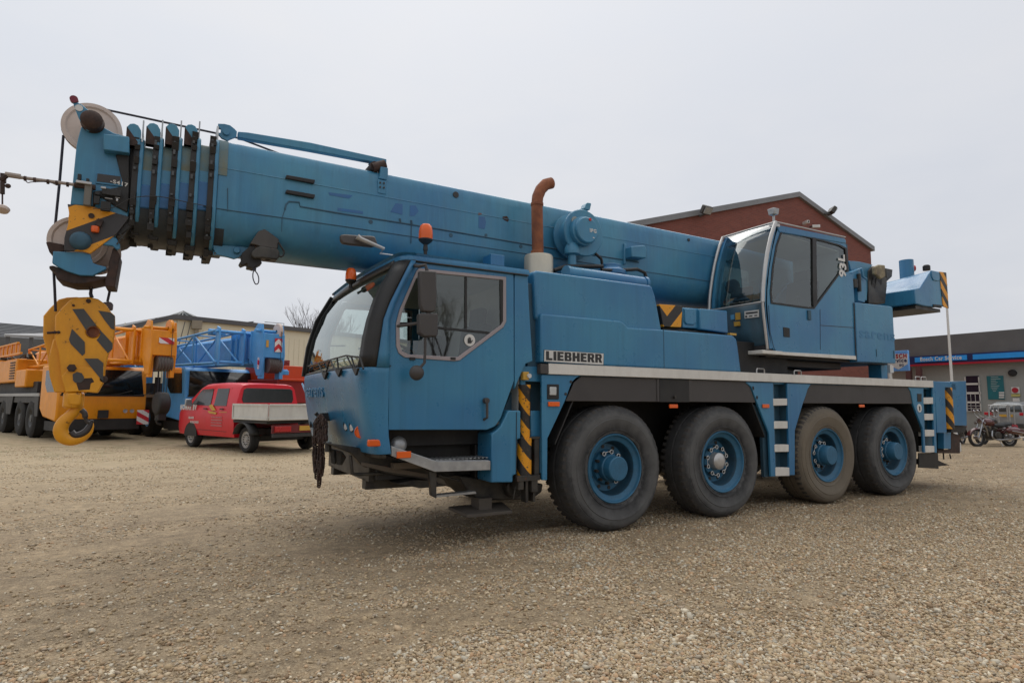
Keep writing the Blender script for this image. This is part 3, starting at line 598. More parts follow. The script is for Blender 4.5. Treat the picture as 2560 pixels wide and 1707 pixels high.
# ---------------- engine cover
mb = MB(); low = [(150,1410),(150,1062),(160,1056),(728,1108),(752,1122),(786,1156),(1030,1172),(1545,1214),(1572,1240),(1582,1290),(1607,1482)]
mb.prism(YS(zB, low, 0.0), (0, 2.5, 0)); ec = obj('engine_cover', mb, BLUE, crane, bevel=.028, seg=3)
mb = MB(); up_ = [(112,1090),(100,755),(125,742),(945,850),(962,862),(985,930),(1030,1172),(1020,1200),(200,1150)]
mb.prism(YS(zB, up_, 0.05), (0, 2.35, 0)); obj('engine_cover_top', mb, BLUE, crane, bevel=.03, seg=3)
mb = MB(); s0 = Y(zB,1042,1175,-.001); s1 = Y(zB,1048,1452,-.001); mb.box((s0.x-.004,-.002,s1.z),(s0.x+.004,.002,s0.z)); obj('seam', mb, BLUE_DARK, ec)
mb = MB(); mb.box((-1.04,.10,1.62),(-.84,CW-.1,2.55)); obj('engine_bulkhead', mb, BLUE_DARK, crane, bevel=.01)
# name plate LIEBHERR
def block_letters(mb, s, p3, p1, y, wd, ht):
    S = .37; T = .225
    shp = {'L': (.80, [(0,0),(.80,0),(.80,.24),(S,.24),(S,1),(0,1)], []), 'I': (S, [(0,0),(S,0),(S,1),(0,1)], []),
      'E': (.80, [(0,0),(.80,0),(.80,T),(S,T),(S,.39),(.74,.39),(.74,.61),(S,.61),(S,1-T),(.80,1-T),(.80,1),(0,1)], []),
      'B': (.90, [(0,0),(.72,0),(.84,.05),(.90,.15),(.90,.38),(.85,.47),(.76,.51),(.84,.56),(.87,.65),(.87,.85),(.81,.95),(.70,1),(0,1)], [[(.35,.19),(.35,.40),(.56,.40),(.58,.36),(.58,.23),(.55,.19)],[(.35,.60),(.35,.81),(.53,.81),(.56,.78),(.56,.64),(.53,.60)]]),
      'H': (.96, [(0,0),(S,0),(S,.38),(.96-S,.38),(.96-S,0),(.96,0),(.96,1),(.96-S,1),(.96-S,.62),(S,.62),(S,1),(0,1)], []),
      'R': (.92, [(0,0),(.35,0),(.35,.36),(.44,.36),(.58,0),(.96,0),(.76,.42),(.86,.50),(.90,.62),(.90,.82),(.84,.94),(.72,1),(0,1)], [[(.35,.58),(.35,.80),(.54,.80),(.58,.76),(.58,.62),(.54,.58)]])}
    gap = .13; tot = sum(shp[c][0] for c in s)+gap*(len(s)-1); k = wd*.93/tot; h = ht*.77; x = wd*.035
    for c in s:
        w, o_, hs = shp[c]; f = lambda q: V((p3.x+x+q[0]*k, y, p3.z+ht*.13+q[1]*h))
        mb.plate([f(q) for q in o_], [[f(q) for q in hh_] for hh_ in hs], (0, .003, 0)); x += (w+gap)*k
P = YS(zB, [(174,1318),(609,1345),(607,1430),(172,1404)], -.004)
mb = MB(); mb.prism(P, (0,.006,0)); npl = obj('name_plate', mb, MARK, crane)
cen = sum(P, V())/4; mb = MB(); mb.prism([V((cen.x+(p.x-cen.x)*.985, -.0055, cen.z+(p.z-cen.z)*.95)) for p in P], (0,.004,0)); obj('plate_face', mb, WHITE, npl)
mb = MB(); wd = P[1].x-P[0].x; ht = P[0].z-P[3].z
block_letters(mb, 'LIEBHERR', P[3], P[1], -.0075, wd, ht); obj('plate_letters', mb, MARK, npl, smooth=0)
# exhaust
e0 = Y(zB, 135, 745, .62); mb = MB(); mb.lathe((e0.x,.62,2.58),(0,0,1),[(0,0),(.165,0),(.165,.40),(.155,.42),(.09,.43),(0,.43)],36); ex = obj('exhaust_silencer', mb, paint('stainless_cover', (.58,.53,.42), (.48,.44,.36), .3, metal=.35, dirt=.2), crane)
mb = MB(); pp = YS(zB, [(130,640),(126,450),(123,270),(128,210),(150,158),(185,120),(228,110)], .62); 
fine = []
for a, b in zip(pp, pp[1:]): fine += [a.lerp(b, t) for t in (0,.34,.67)]
fine.append(pp[-1]); mb.tube(fine, .066, 20); ep = obj('exhaust_pipe', mb, RUST, ex)
mb = MB(); d = (fine[-1]-fine[-2]).normalized(); mb.cyl(fine[-1], fine[-1]+d*.004, .058, n=20); obj('pipe_mouth', mb, MARK, ex)
for zc_ in (265, 615): c = Y(zB, 124, zc_, .62); mb = MB(); mb.lathe(c-V((0,0,.02)),(0,0,1),[(.066,0),(.073,.005),(.073,.035),(.066,.04)],24); obj('pipe_clamp', mb, RUST, ex)
# blue pipe on the cover and drum on the boom side
mb = MB(); a = Y(zB, 335, 765, .35); b = Y(zB, 905, 845, .35); mb.cyl(a, b, .085, n=20); mb.cyl(b-V((.03,0,0)), b+V((.01,0,0)), .095, n=20); mb.cyl(a-V((.01,0,0)), a+V((.03,0,0)), .09, n=20); obj('air_duct', mb, BLUE, crane)
mb = MB(); mb.tube(YS(zB,[(245,745),(330,715),(600,715)],.6),.025,8); mb.tube(YS(zB,[(590,740),(700,745),(850,735),(905,760),(930,850)],.55),.022,8); mb.tube(YS(zB,[(545,620),(590,660),(600,720)],.7),.018,8); obj('hydraulic_hose', mb, TRIM, crane)
mb = MB(); c = Y(zB, 655, 725, .7); mb.lathe(c-V((0,0,.10)),(0,0,1),[(0,0),(.20,0),(.20,.05),(.14,.09),(.14,.13),(0,.13)],24); mb.box((c.x-.5,.55,2.55),(c.x+.6,.9,2.66)); obj('valve_dome', mb, BLUE, crane, bevel=.006)
dc = Y(zB, 465, 470, .62); mb = MB(); r1_ = .285
mb.lathe((dc.x,.62,dc.z),(0,1,0),[(0,-.0),(r1_-.01,0),(r1_,.01),(r1_,.02),(r1_-.05,.03),(r1_-.06,.20),(r1_+.0,.22),(r1_,.24),(0,.26),],40); dr = obj('cable_drum', mb, BLUE_BOOM, crane)
hc = Y(zB, 502, 450, .50); mb = MB(); mb.lathe((hc.x-.02,.50,hc.z),(0,1,0),[(0,0),(.145,0),(.155,.01),(.158,.05),(.175,.06),(.180,.14),(0,.14)],36); obj('drum_hub', mb, BLUE_BOOM, dr)
mb = MB(); q = Y(zB, 510, 374, .495); mb.lathe(q,(0,1,0),[(0,-.008),(.018,-.004),(.02,.01)],14); obj('red_cap', mb, simple('red_cap', (.55,.03,.03), .4), dr)
mb = MB(); q = Y(zB, 528, 462, .497); text_into(mb, 'IPG', q+V((-.045,0,-.01)), (1,0,0),(0,0,1), .06, .002, .002); text_into(mb, '-', q+V((0,0,-.09)), (1,0,0),(0,0,1), .08, .002, .002); obj('drum_marking', mb, WHITE, dr)
mb = MB(); q = Y(zB, 405, 380, .60); mb.lathe((q.x,.612,q.z),(0,1,0),[(0,0),(.05,0),(.05,.01)],20); obj('worn_patch', mb, paint('bare_primer', (.35,.38,.36), (.3,.33,.32), .6), dr)
mb = MB(); mb.prism(YS(zB, [(480,262),(488,252),(512,254),(518,262),(508,305),(470,300)], .66), (0,.1,0)); mb.tube(YS(zB,[(380,330),(470,290)],.66),.012); obj('drum_bracket', mb, BLUE_BOOM, dr, bevel=.008)
p0 = Y(zB, 378, 715, .66); p1 = Y(zB, 378, 620, .66); mb = MB(); mb.lathe(V((p0.x,.66,p0.z-.08)),(0,0,1),[(0,0),(.05,0),(.05,p1.z-p0.z+.05),(.09,p1.z-p0.z+.07),(.09,p1.z-p0.z+.14),(.06,p1.z-p0.z+.2),(0,p1.z-p0.z+.2)],20); obj('drum_pedestal', mb, BLUE_BOOM, dr)
mb = MB(); mb.prism(YS(zB, [(810,568),(905,560),(920,590),(918,655),(812,645)], .78), (0,.16,0)); mb.prism(YS(zB,[(760,545),(775,548),(770,700),(755,700)],.9),(0,.05,0)); obj('boom_box', mb, BLUE_BOOM, crane, bevel=.012)
# ---------------- striped plate and blue boxes behind the engine cover
mb = MB(); P = YS(zB, [(1012,988),(1180,1000),(1170,1155),(1040,1150)], .12); mb.prism(P, (0,.3,0)); vx = Y(zB, 1068, 1100, .12).x-2.6
obj('warning_plate', mb, stripes('chevron_stripes', (.74,.31,.008), (.022,.02,.018), .34, (-1,0,1), .05, vee=vx), crane, bevel=.004)
mb = MB(); mb.prism(YS(zB,[(1180,1012),(1300,1020),(1300,1165),(1180,1158)],.16),(0,.8,0)); mb.prism(YS(zB,[(1198,1018),(1282,1022),(1282,1120),(1262,1138),(1212,1134),(1198,1115)],.14),(0,.05,0)); obj('outrigger_control_box', mb, BLUE, crane, bevel=.01)
mb = MB(); mb.prism(YS(zB,[(1308,1020),(1505,1035),(1512,1200),(1308,1170)],.12),(0,1.0,0)); obj('tool_box', mb, BLUE, crane, bevel=.014)
mb = MB(); mb.box((.9,.2,1.75),(3.2,2.3,2.15)); mb.prism(YS(zB,[(1035,1155),(1525,1205),(1525,1225),(1035,1180)],.16),(0,.3,0)); obj('deck_machinery', mb, BLACK, crane, bevel=.01)
mb = MB(); mb.box((Y(zB,1480,0,.1).x,.08,Y(zB,1500,1210,.1).z),(Y(zB,1525,0,.1).x,.12,Y(zB,1500,1196,.1).z)); obj('yellow_tag', mb, YELL, crane)
# ---------------- turntable and superstructure frame
mb = MB(); mb.cyl((3.5,1.3,1.70),(3.5,1.3,1.96),.80,n=48); mb.lathe((3.5,1.3,1.75),(0,0,1),[(.8,0),(.86,.02),(.86,.08),(.8,.1)],48); obj('turntable', mb, GREASE, crane)
mb = MB(); mb.box((2.62,.10,1.955),(5.5,2.5,2.02)); mb.box((3.0,.92,2.02),(6.2,1.78,2.35)); mb.box((2.9,.3,1.86),(4.6,2.2,1.955)); obj('slewing_platform', mb, paint('oily_brown_steel', (.028,.020,.016), (.018,.014,.012), .5, dirt=.3), crane, bevel=.01)
mb = MB(); mb.prism([V((4.0,1.05,2.3)),V((6.2,1.05,2.3)),V((6.35,1.05,3.0)),V((5.75,1.05,3.75)),V((5.2,1.05,3.82)),V((4.6,1.05,3.2))],(0,-.10,0)); mb.prism([V((4.0,1.95,2.3)),V((6.2,1.95,2.3)),V((6.35,1.95,3.0)),V((5.75,1.95,3.75)),V((5.2,1.95,3.82)),V((4.6,1.95,3.2))],(0,-.10,0)); obj('boom_pivot_frame', mb, BLUE, crane, bevel=.02)
mb = MB(); mb.prism(YS(zO,[(180,225),(300,235),(445,270),(400,330),(380,660),(290,640),(285,560),(215,350)],.42),(0,.2,0)); mb.prism(YS(zO,[(215,350),(330,300),(345,420),(370,430),(360,680),(285,660),(280,520),(225,480)],.30),(0,.12,0)); mb.tube(YS(zO,[(320,310),(335,400),(375,425)],.26),.02,8); obj('winch_bracket', mb, BLUE_BOOM, crane, bevel=.012)
mb = MB(); mb.tube(YS(zO,[(240,430),(240,520)],.28),.05,8); mb.tube(YS(zO,[(290,370),(300,560)],.28),.03,8); obj('hose_bundle', mb, GREASE, crane)
mb = MB(); a = Y(zO, 525, 380, .35); mb.cyl((a.x-.05,.42,a.z-.05),(a.x-.05,.95,a.z-.05),.17,n=32); mb.lathe((a.x-.05,.40,a.z-.05),(0,1,0),[(0,0),(.2,0),(.2,.03),(.16,.04)],32); mb.prism(YS(zO,[(400,330),(470,300),(600,420),(600,500),(580,690),(400,690)],.40),(0,.3,0)); mb.prism(YS(zO,[(585,305),(662,322),(655,400),(600,450)],.5),(0,.2,0)); wn = obj('winch', mb, GREASE, crane, bevel=.01)
mb = MB(); q = [Y(zO, *p, .27) for p in ((470,290),(520,266),(582,272),(588,400),(540,425),(470,370))]; mb.prism(q, (0,.06,0)); obj('wound_rope', mb, paint('cream_rope_layers', (.34,.28,.16), (.14,.11,.07), .6, dirt=.5, scale=10), wn, bevel=.02)
# counterweight
cwp = [(6.42,3.00),(6.42,3.24),(6.60,3.28),(6.92,3.56),(7.02,3.625),(7.33,3.63),(7.34,3.03),(7.02,2.995),(6.72,2.985)]
mb = MB(); mb.prism([V((x,.10,z)) for x, z in cwp],(0,1.05,0)); 
for v in mb.bm.verts:
    if v.co.y > .5 and v.co.z > 3.3: v.co.z -= .12
    if v.co.y > .5: v.co.x += 0.0
mb.box((6.45,1.15,2.5),(7.3,1.5,3.5)); mb.prism([V((x,1.5,z)) for x, z in cwp],(0,1.0,0))
cwt = obj('counterweight', mb, BLUE, crane, bevel=.012)
mb = MB(); mb.box((6.5,.14,2.93),(7.30,2.4,2.985)); obj('counterweight_underside', mb, GREASE, crane)
mb = MB(); mb.prism([Y(zO,*p,.09) for p in ((1172,345),(1245,355),(1272,745),(1212,720),(1195,560))],(0,.02,0)); obj('striped_panel', mb, stripes('counterweight_stripes', (.74,.31,.008), (.022,.02,.018), .26, (1,0,1), .2), cwt)
mb = MB(); mb.prism([Y(zO,*p,.085) for p in ((1085,330),(1172,352),(1178,430),(1165,448),(1110,440),(1090,400))],(0,.03,0)); obj('lifting_lug', mb, BLUE, cwt, bevel=.01)
mb = MB(); mb.prism([Y(zO,*p,.088) for p in ((1105,700),(1195,708),(1195,740),(1105,725))],(0,.03,0)); obj('recess', mb, BLACK, cwt)
mb = MB(); q = Y(zO, 815, 350, .75); mb.cyl((q.x,.75,q.z-.15),(q.x,.75,Y(zO,815,225,.75).z),.115,n=24); obj('filler_tube', mb, BLUE, cwt)
mb = MB(); q = Y(zO, 878, 310, .72); mb.lathe(q,(1,-1,0),[(0,.05),(.05,.04),(.07,0),(.07,-.05),(0,-.05)],16); obj('red_lamp', mb, simple('red_lens', (.5,.03,.03), .3), cwt)
mb = MB(); q = Y(zO, 1030, 320, .5); mb.lathe(q-V((0,0,.02)),(0,0,1),[(0,0),(.06,0),(.06,.08),(.04,.10),(0,.105)],16); obj('beacon_base', mb, BLACK, cwt)
# side box with faded lettering
P = YS(zC, [(1322,952),(1345,955),(1590,982),(1604,990),(1628,1412),(1336,1400)], -.01); mb = MB(); mb.prism(P, (0,.62,0)); sb = obj('side_box', mb, BLUE, crane, bevel=.012)
q = Y(zC, 1352, 1215, -.012); mb = MB(); text_into(mb, 'sarens', q, (1,0,0), (0,0,1), .22, .002, .004, fit=Y(zC,1612,1225,0).x-q.x); obj('faded_lettering', mb, GHOST, sb)
mb = MB(); q = Y(zC, 1483, 1330, -.016); mb.box((q.x-.006,-.016,q.z-.06),(q.x+.006,0,q.z+.05)); q = Y(zC,1612,1345,-.01); mb.box((q.x-.012,-.016,q.z-.06),(q.x+.012,0,q.z+.06)); obj('latch', mb, BLUE_DARK, sb)
mb = MB(); mb.tube(YS(zC,[(1312,955),(1320,1200),(1330,1395)],-.01),.008,6); obj('seal_strip', mb, MARK, sb)
mb = MB(); a = Y(zO, 545, 1350, .2); b = Y(zO, 555, 1480, .2); mb.box((a.x-.12,.15,b.z-.05),(a.x+.05,.35,a.z+.15)); obj('rear_leg_post', mb, BLUE, crane, bevel=.006)
mb = MB(); a = Y(zO, 620, 1360, .2); b = Y(zO, 620, 1445, .2); mb.box((a.x-.05,.16,b.z),(a.x+.05,.24,a.z)); obj('white_post', mb, WHITE, crane)
# ---------------- operator cab on the superstructure
OW = .86
fp = YS(zC, [(722,352),(692,440),(664,560),(642,700),(628,850),(625,950)], 0); fl = YS(zC, [(625,950),(632,1040),(642,1150),(662,1300)], 0)
sh = lambda P, dx, y: [V((p.x+dx, y, p.z)) for p in P]
cab_out = [(730,368),(1240,470),(1258,560),(1266,640),(1276,735),(1302,742),(1316,960),(1332,1388),(725,1322),(690,1290),(668,1180),(650,1050),(645,950),(652,800),(672,650),(700,500)]
cab_win = [(762,405),(1018,468),(1205,518),(1256,545),(1270,720),(1207,735),(1010,1002),(955,1000),(683,963),(676,880),(692,690),(722,520)]
mb = MB(); mb.plate(YS(zC, cab_out, 0), [YS(zC, cab_win, 0)], (0, .05, 0)); oc = obj('operator_cab', mb, BLUE, crane, bevel=.006)
mb = MB(); mb.plate(sh(YS(zC, cab_out, 0), 0, OW), [sh(YS(zC, cab_win, 0), 0, OW)], (0, -.05, 0)); obj('cab_far_wall', mb, BLUE, oc)
def inset(P, k):
    c = sum(P, V())/len(P); return [c+(p-c)*k for p in P]
W_ = YS(zC, cab_win, 0)
mb = MB(); mb.plate([p+V((0,-.006,0)) for p in W_], [[V((p.x,p.y-.006,p.z)) for p in inset(W_, .955)]], (0, .03, 0))
mb.prism(YS(zC, [(1000,462),(1028,470),(1036,960),(1008,1000),(1003,900)], -.008), (0,.03,0)); obj('window_frame', mb, TRIM, oc)
mb = MB(); mb.prism([V((p.x,.010,p.z)) for p in W_], (0,.006,0)); obj('side_window', mb, GLASS_D, oc)
mb = MB(); mb.prism([V((p.x,OW-.016,p.z)) for p in W_], (0,.006,0)); obj('far_window', mb, GLASS, oc)
mb = MB(); mb.loft([[p+V((.02,0,0)), V((p.x+.02, OW, p.z))] for p in fp]); mb.thick(.006); obj('front_window', mb, GLASS_D, oc)
mb = MB(); mb.loft([[p+V((.02,0,0)), V((p.x+.02, OW, p.z))] for p in fl]); mb.thick(.03); fpn = obj('front_panel', mb, BLUE_DARK, oc)  # shade on the cab front put into its darker blue
mb = MB()
for y0, y1 in ((0.0,.05),(OW-.05,OW)): mb.loft([[V((p.x+.012,y0,p.z)),V((p.x+.012,y1,p.z)),V((p.x+.08,y1,p.z)),V((p.x+.08,y0,p.z))] for p in fp+fl[1:]], closed=True, cap=True)
obj('cab_pillar', mb, BLUE, oc)
def curve(P, n=4):
    out = []
    for i in range(len(P)-1):
        p0, p1, p2, p3 = P[max(0,i-1)], P[i], P[i+1], P[min(len(P)-1,i+2)]
        for k in range(n):
            t = k/n; out.append(.5*((2*p1)+(p2-p0)*t+(2*p0-5*p1+4*p2-p3)*t*t+(3*p1-p0-3*p2+p3)*t**3))
    return out+[P[-1]]
def tubepart(nm, P, r, mt, par, n=8): mb = MB(); mb.tube(P, r, n); return obj(nm, mb, mt, par)
nb = YS(zC, [(722,346),(690,440),(662,560),(640,700),(625,850),(622,950)], -.01); nb2 = YS(zC, [(622,950),(632,1060),(642,1150),(660,1305)], -.01)
tubepart('guard_rail', curve(nb), .026, SILVER, oc, 10); tubepart('lower_guard_rail', curve(nb2), .017, SILVER, oc)
tubepart('guard_rail', curve(sh(nb, 0, OW+.01)), .022, SILVER, oc, 10)
tubepart('roof_rail', [nb[0], V((nb[0].x, OW+.01, nb[0].z))], .014, SILVER, oc); tubepart('sill_rail', [nb[-1]+V((-.01,0,0)), V((nb[-1].x-.01, OW+.01, nb[-1].z))], .014, SILVER, oc)
tubepart('roof_rail', [nb[0]+V((0,0,.0)), Y(zC,1245,462,-.01)], .011, SILVER, oc)
mb = MB(); a = Y(zC, 722, 372, 0); b = Y(zC, 1246, 478, 0); c = Y(zC, 1250, 512, 0)
mb.prism([V((a.x,-.01,a.z)), V((b.x,-.01,b.z)), V((c.x,-.01,c.z)), V((a.x+.06,-.01,a.z-.09))], (0, OW+.02, 0)); obj('cab_roof', mb, BLUE, oc, bevel=.012)
mb = MB(); mb.box((Y(zC,1240,0,0).x-.03,.02,2.1),(Y(zC,1240,0,0).x+.02,OW-.02,3.7)); obj('cab_back_wall', mb, BLUE_DARK, oc)
mb = MB(); a = Y(zC,442,1331,0); mb.box((2.40,-.02,1.985),(2.80,OW,2.03)); mb.prism(YS(zC,[(722,1322),(1332,1356),(1332,1384),(722,1345)],-.012),(0,.04,0)); obj('cab_step_rail', mb, ALU, oc, bevel=.004)
mb = MB(); mb.prism([V((2.86,.06,3.66)),V((4.28,.06,3.585)),V((4.28,.06,3.57)),V((2.86,.06,3.645))],(0,OW-.12,0)); mb.box((4.27,.06,2.15),(4.28,OW-.06,3.57)); obj('cab_lining', mb, simple('pale_grey_lining', (.40,.42,.42), .8), oc)
mb = MB(); mb.box((2.52,.03,2.03),(4.4,OW-.03,2.10)); obj('cab_floor', mb, DARKIN, oc)
# controls and seat inside
mb = MB(); mb.box((3.35,.2,2.30),(3.85,.68,2.45)); mb.obox((3.92,.44,2.78),(.14,.46,.75),(0,.14,0)); mb.obox((3.98,.44,3.22),(.1,.26,.2),(0,.1,0)); mb.box((3.4,.1,2.4),(3.8,.2,2.62)); mb.box((3.4,.68,2.4),(3.8,.78,2.62)); mb.box((3.5,.3,2.1),(3.8,.6,2.32)); obj('operator_seat', mb, SEAT, oc, bevel=.03)
mb = MB(); mb.obox((2.82,.62,2.85),(.06,.34,.26),(0,.2,0)); mb.box((2.7,.55,2.1),(2.78,.70,2.8)); mb.lathe((2.85,.78,3.02),(-1,-.4,.1),[(0,0),(.10,.0),(.11,.03),(0,.06)],20); obj('control_panel', mb, DARKIN, oc, bevel=.01)
mb = MB(); mb.tube([V((3.45,.15,2.62)),V((3.42,.15,2.8))],.015,6); mb.tube([V((3.45,.73,2.62)),V((3.42,.73,2.8))],.015,6); mb.lathe((3.42,.15,2.8),(0,0,1),[(0,0),(.03,.02),(0,.06)],10); obj('joystick', mb, DARKIN, oc)
# door furniture, stickers
mb = MB(); mb.prism(YS(zC,[(780,1138),(828,1146),(830,1215),(784,1212)],-.008),(0,.02,0)); obj('door_latch', mb, BLACK, oc, bevel=.004)
mb = MB(); mb.prism(YS(zC,[(968,1010),(990,1012),(992,1085),(970,1082)],-.02),(0,.03,0)); obj('door_handle', mb, BLUE_DARK, oc, bevel=.006)
for pts in ([(668,975),(680,1180),(706,1290),(722,1318)],[(1058,1125),(1316,1143)],[(1056,1005),(1058,1310)]): tubepart('panel_seam', YS(zC, pts, -.001), .004, MARK, oc, 5)
xf_ = lambda p: 2.487+.02
def fq(x, y, off=.012):
    q = on(*zC(x, y), 0, 2.5)
    for _ in range(5):
        z_ = q.z; s = min(zip(fl, fl[1:]), key=lambda ab: abs((ab[0].z+ab[1].z)/2-z_)); a, b = s; t = (z_-a.z)/(b.z-a.z); q = on(*zC(x, y), 0, a.x+(b.x-a.x)*max(0,min(1,t))-off)
    return q
mb = MB(); mb.prism([fq(*p) for p in ((485,1020),(592,1008),(594,1062),(487,1074))],(.008,0,0)); st = obj('label_plate', mb, WHITE, fpn)
mb = MB()
for pts in (((495,1030),(585,1020),(585,1032),(495,1042)),((492,1054),(505,1052),(505,1066),(492,1068)),((520,1054),(545,1050),(545,1058),(520,1062)),((560,1048),(582,1046),(582,1054),(560,1057))): mb.prism([fq(*p, .014) for p in pts],(.002,0,0))
obj('label_print', mb, MARK, st)
mb = MB(); mb.prism([fq(*p) for p in ((416,1032),(452,1028),(454,1082),(418,1086))],(.008,0,0)); mb.prism([fq(*p,.03) for p in ((404,1100),(440,1095),(444,1128),(408,1133))],(.04,0,0)); obj('yellow_switch', mb, YELL, fpn)
mb = MB(); mb.prism([fq(*p) for p in ((380,1048),(408,1044),(410,1080),(382,1084))],(.008,0,0)); obj('blue_sticker', mb, simple('light_blue', (.10,.35,.6)), fpn)
for k, (x, y) in enumerate(((1198,556),(1208,618),(1206,672))):          # white scuffed letters on the rear window
    mb = MB(); a = Y(zC, x, y, -.006)
    text_into(mb, 'L39'[k], a+V((.13,0,-.17)), (0,0,1), (-1,0,0), .22, .002, .008); obj('window_letter', mb, WHITE, oc)
mb = MB(); wl = Y(zC, 722, 290, 0); mb.frustum((wl.x-.045,-.01,wl.z),(wl.x+.045,.08,wl.z+.085),-.010); mb.cyl((wl.x+.01,.04,wl.z-.14),(wl.x+.01,.04,wl.z),.016); obj('work_light', mb, GALV, oc, bevel=.008)
mb = MB(); mb.box((wl.x-.06,-.02,wl.z-.17),(wl.x+.05,.06,wl.z-.13)); obj('light_bracket', mb, SILVER, oc)

# ================================================================== BOOM
BY = 1.35
def bsec(x, s=1.0, dz=0.0, n=1):
    h = [(0,2.752),(.10,2.756),(.20,2.775),(.28,2.81),(.345,2.865),(.39,2.94),(.415,3.03),(.42,3.10),(.42,3.47),(.405,3.64),(.395,3.70),(.375,3.735),(.345,3.752),(.15,3.765),(0,3.768)]
    P = [(-y, z) for y, z in h]+[(y, z) for y, z in h[::-1][1:-1]]
    zc = 3.26
    return [V((x, BY+y*s, zc+(z-zc)*s+dz)) for y, z in P]
mb = MB(); mb.loft([bsec(-3.86), bsec(-2.0), bsec(0), bsec(2.5), bsec(6.1)], closed=True, cap=True); bo = obj('boom', mb, BLUE_BOOM, crane, smooth=25)
def bline(nm, z, pts, r, mt, y=.928): return tubepart(nm, YS(z, pts, y), r, mt, bo, 5)
bline('weld_seam', zH, [(30,855),(240,890),(1200,1025),(2091,1158)], .0045, BLUE_DARK)
q0 = Y(zH,2091,1158,.928); tubepart('weld_seam', [q0, V((2.6,.928,3.095))], .0045, BLUE_DARK, bo, 5)
bline('pipe_channel', zH, [(740,885),(750,840),(775,815),(865,822),(872,858),(1180,912),(1740,1000),(2091,1058)], .009, BLUE_DARK)
q0 = Y(zH,2091,1058,.928); q1 = Y(zR,1610,580,.928); tubepart('pipe_channel', [q0, q1, V((1.2,.928,q1.z))], .009, BLUE_DARK, bo, 5)
bline('weld_seam', zH, [(740,880),(715,960),(712,1080)], .003, BLUE_DARK)
bline('plate_joint', zH, [(1842,985),(1838,1180)], .005, BLUE_DARK); bline('plate_joint', zH, [(240,700),(242,900)], .004, BLUE_DARK)
q0 = Y(zH,240,535,.926); tubepart('crease', [V((-3.85,.929,3.472)), V((5.5,.929,3.472))], .004, BLUE_BOOM, bo, 5)
for pts in ([(1740,965),(1746,1000)], [(1840,980),(1843,1010)]): bline('channel_clip', zH, pts, .012, BLUE_DARK)
for z, x, y in ((zH,1488,992),(zR,730,470),(zR,1492,592),(zR,1112,470)):
    c = Y(z, x, y, .925); mb = MB(); mb.cyl(c, c+V((0,.01,0)), .022 if y != 470 or x == 730 else .018, n=12); obj('bolt', mb, BLUE_DARK, bo)
for z, x, y, r in ((zR,772,38,.035),(zB,1215,525,.022)):
    c = Y(z, x, y, .965); mb = MB(); mb.lathe(V((c.x,c.y-.03,c.z)),(0,1,0),[(0,0),(r,0),(r,.05)],14); obj('grease_hole', mb, MARK, bo)
for yy in (590, 718):
    mb = MB(); mb.prism(YS(zH, [(755,yy-8),(1005,yy+36),(995,yy+70),(745,yy+22)], .90), (0,.06,0)); bb = obj('brush_strip', mb, BLACK, bo, bevel=.006)
# fresh paint patches where old lettering was covered
for z, pts in ((zR,[(1032,262),(1098,272),(1110,330),(1098,402),(1030,392)]),(zH,[(1705,830),(1765,838),(1765,930),(1660,905)]),(zH,[(1830,850),(1880,850),(1905,900),(1870,940),(1828,942)]),(zH,[(1120,735),(1330,762),(1300,790),(1130,760)]),(zH,[(1200,870),(1420,900),(1420,925),(1200,895)])):
    mb = MB(); mb.prism(YS(z, pts, .9272), (0,.006,0)); obj('repaint_patch', mb, paint('repainted_blue', (.024,.135,.34), (.028,.145,.34), .4, dirt=.3) if 'repainted_blue' not in bpy.data.materials else bpy.data.materials['repainted_blue'], bo)
mb = MB(); mb.prism(YS(zR, [(1295,268),(1340,262),(1362,300),(1350,325),(1320,312),(1290,290)], .9268), (0,.006,0)); obj('rust_patch', mb, RUSTD, bo)
mb = MB(); mb.prism(YS(zR, [(1030,228),(1060,232),(1070,248),(1025,250)], .9268), (0,.006,0)); obj('rust_patch', mb, RUST, bo)
# support under the boom and bracket with rest arm
mb = MB(); a = Y(zH,1410,1325,1.0); mb.box((a.x+.25,1.02,2.735),(1.3,1.68,2.80)); obj('boom_skid', mb, BLUE_DARK, bo, bevel=.01)
mb = MB(); mb.box((-1.0,.95,2.60),(-.80,1.6,2.80)); a = Y(zR,1165,670,.7); b = Y(zR,1312,800,.7); mb.box((a.x,.7,2.62),(b.x,.9,a.z)); obj('boom_support', mb, BLUE, crane, bevel=.006)
mb = MB(); mb.prism(YS(zH,[(1575,510),(1640,520),(1640,575),(1628,628),(1562,615),(1572,560)],.92),(0,.1,0)); mb.prism(YS(zH,[(1550,620),(1622,632),(1622,755),(1550,742)],.925),(0,.02,0)); bk = obj('arm_bracket', mb, BLUE_BOOM, bo, bevel=.008)
mb = MB()
for dx in (0, 32):
    for dy in (652, 690): c = Y(zH,1570+dx,dy+dx*.15,.92); mb.cyl(c-V((0,.008,0)), c, .010, n=8)
obj('bolt', mb, GREASE, bk)
mb = MB(); mb.tube(YS(zH,[(1500,525),(1610,498)],.98),.055,12); mb.cyl(Y(zH,1525,505,.95),Y(zH,1525,505,.95)+V((0,.5,0)),.05); obj('support_roller', mb, RUSTD, bo)
ay = 1.05
mb = MB(); mb.prism(YS(zH,[(330,205),(420,212),(960,300),(1625,445),(1625,500),(1560,482),(960,368),(330,258)],ay),(0,.07,0)); arm = obj('runner_arm', mb, BLUE_BOOM, bo, bevel=.008)
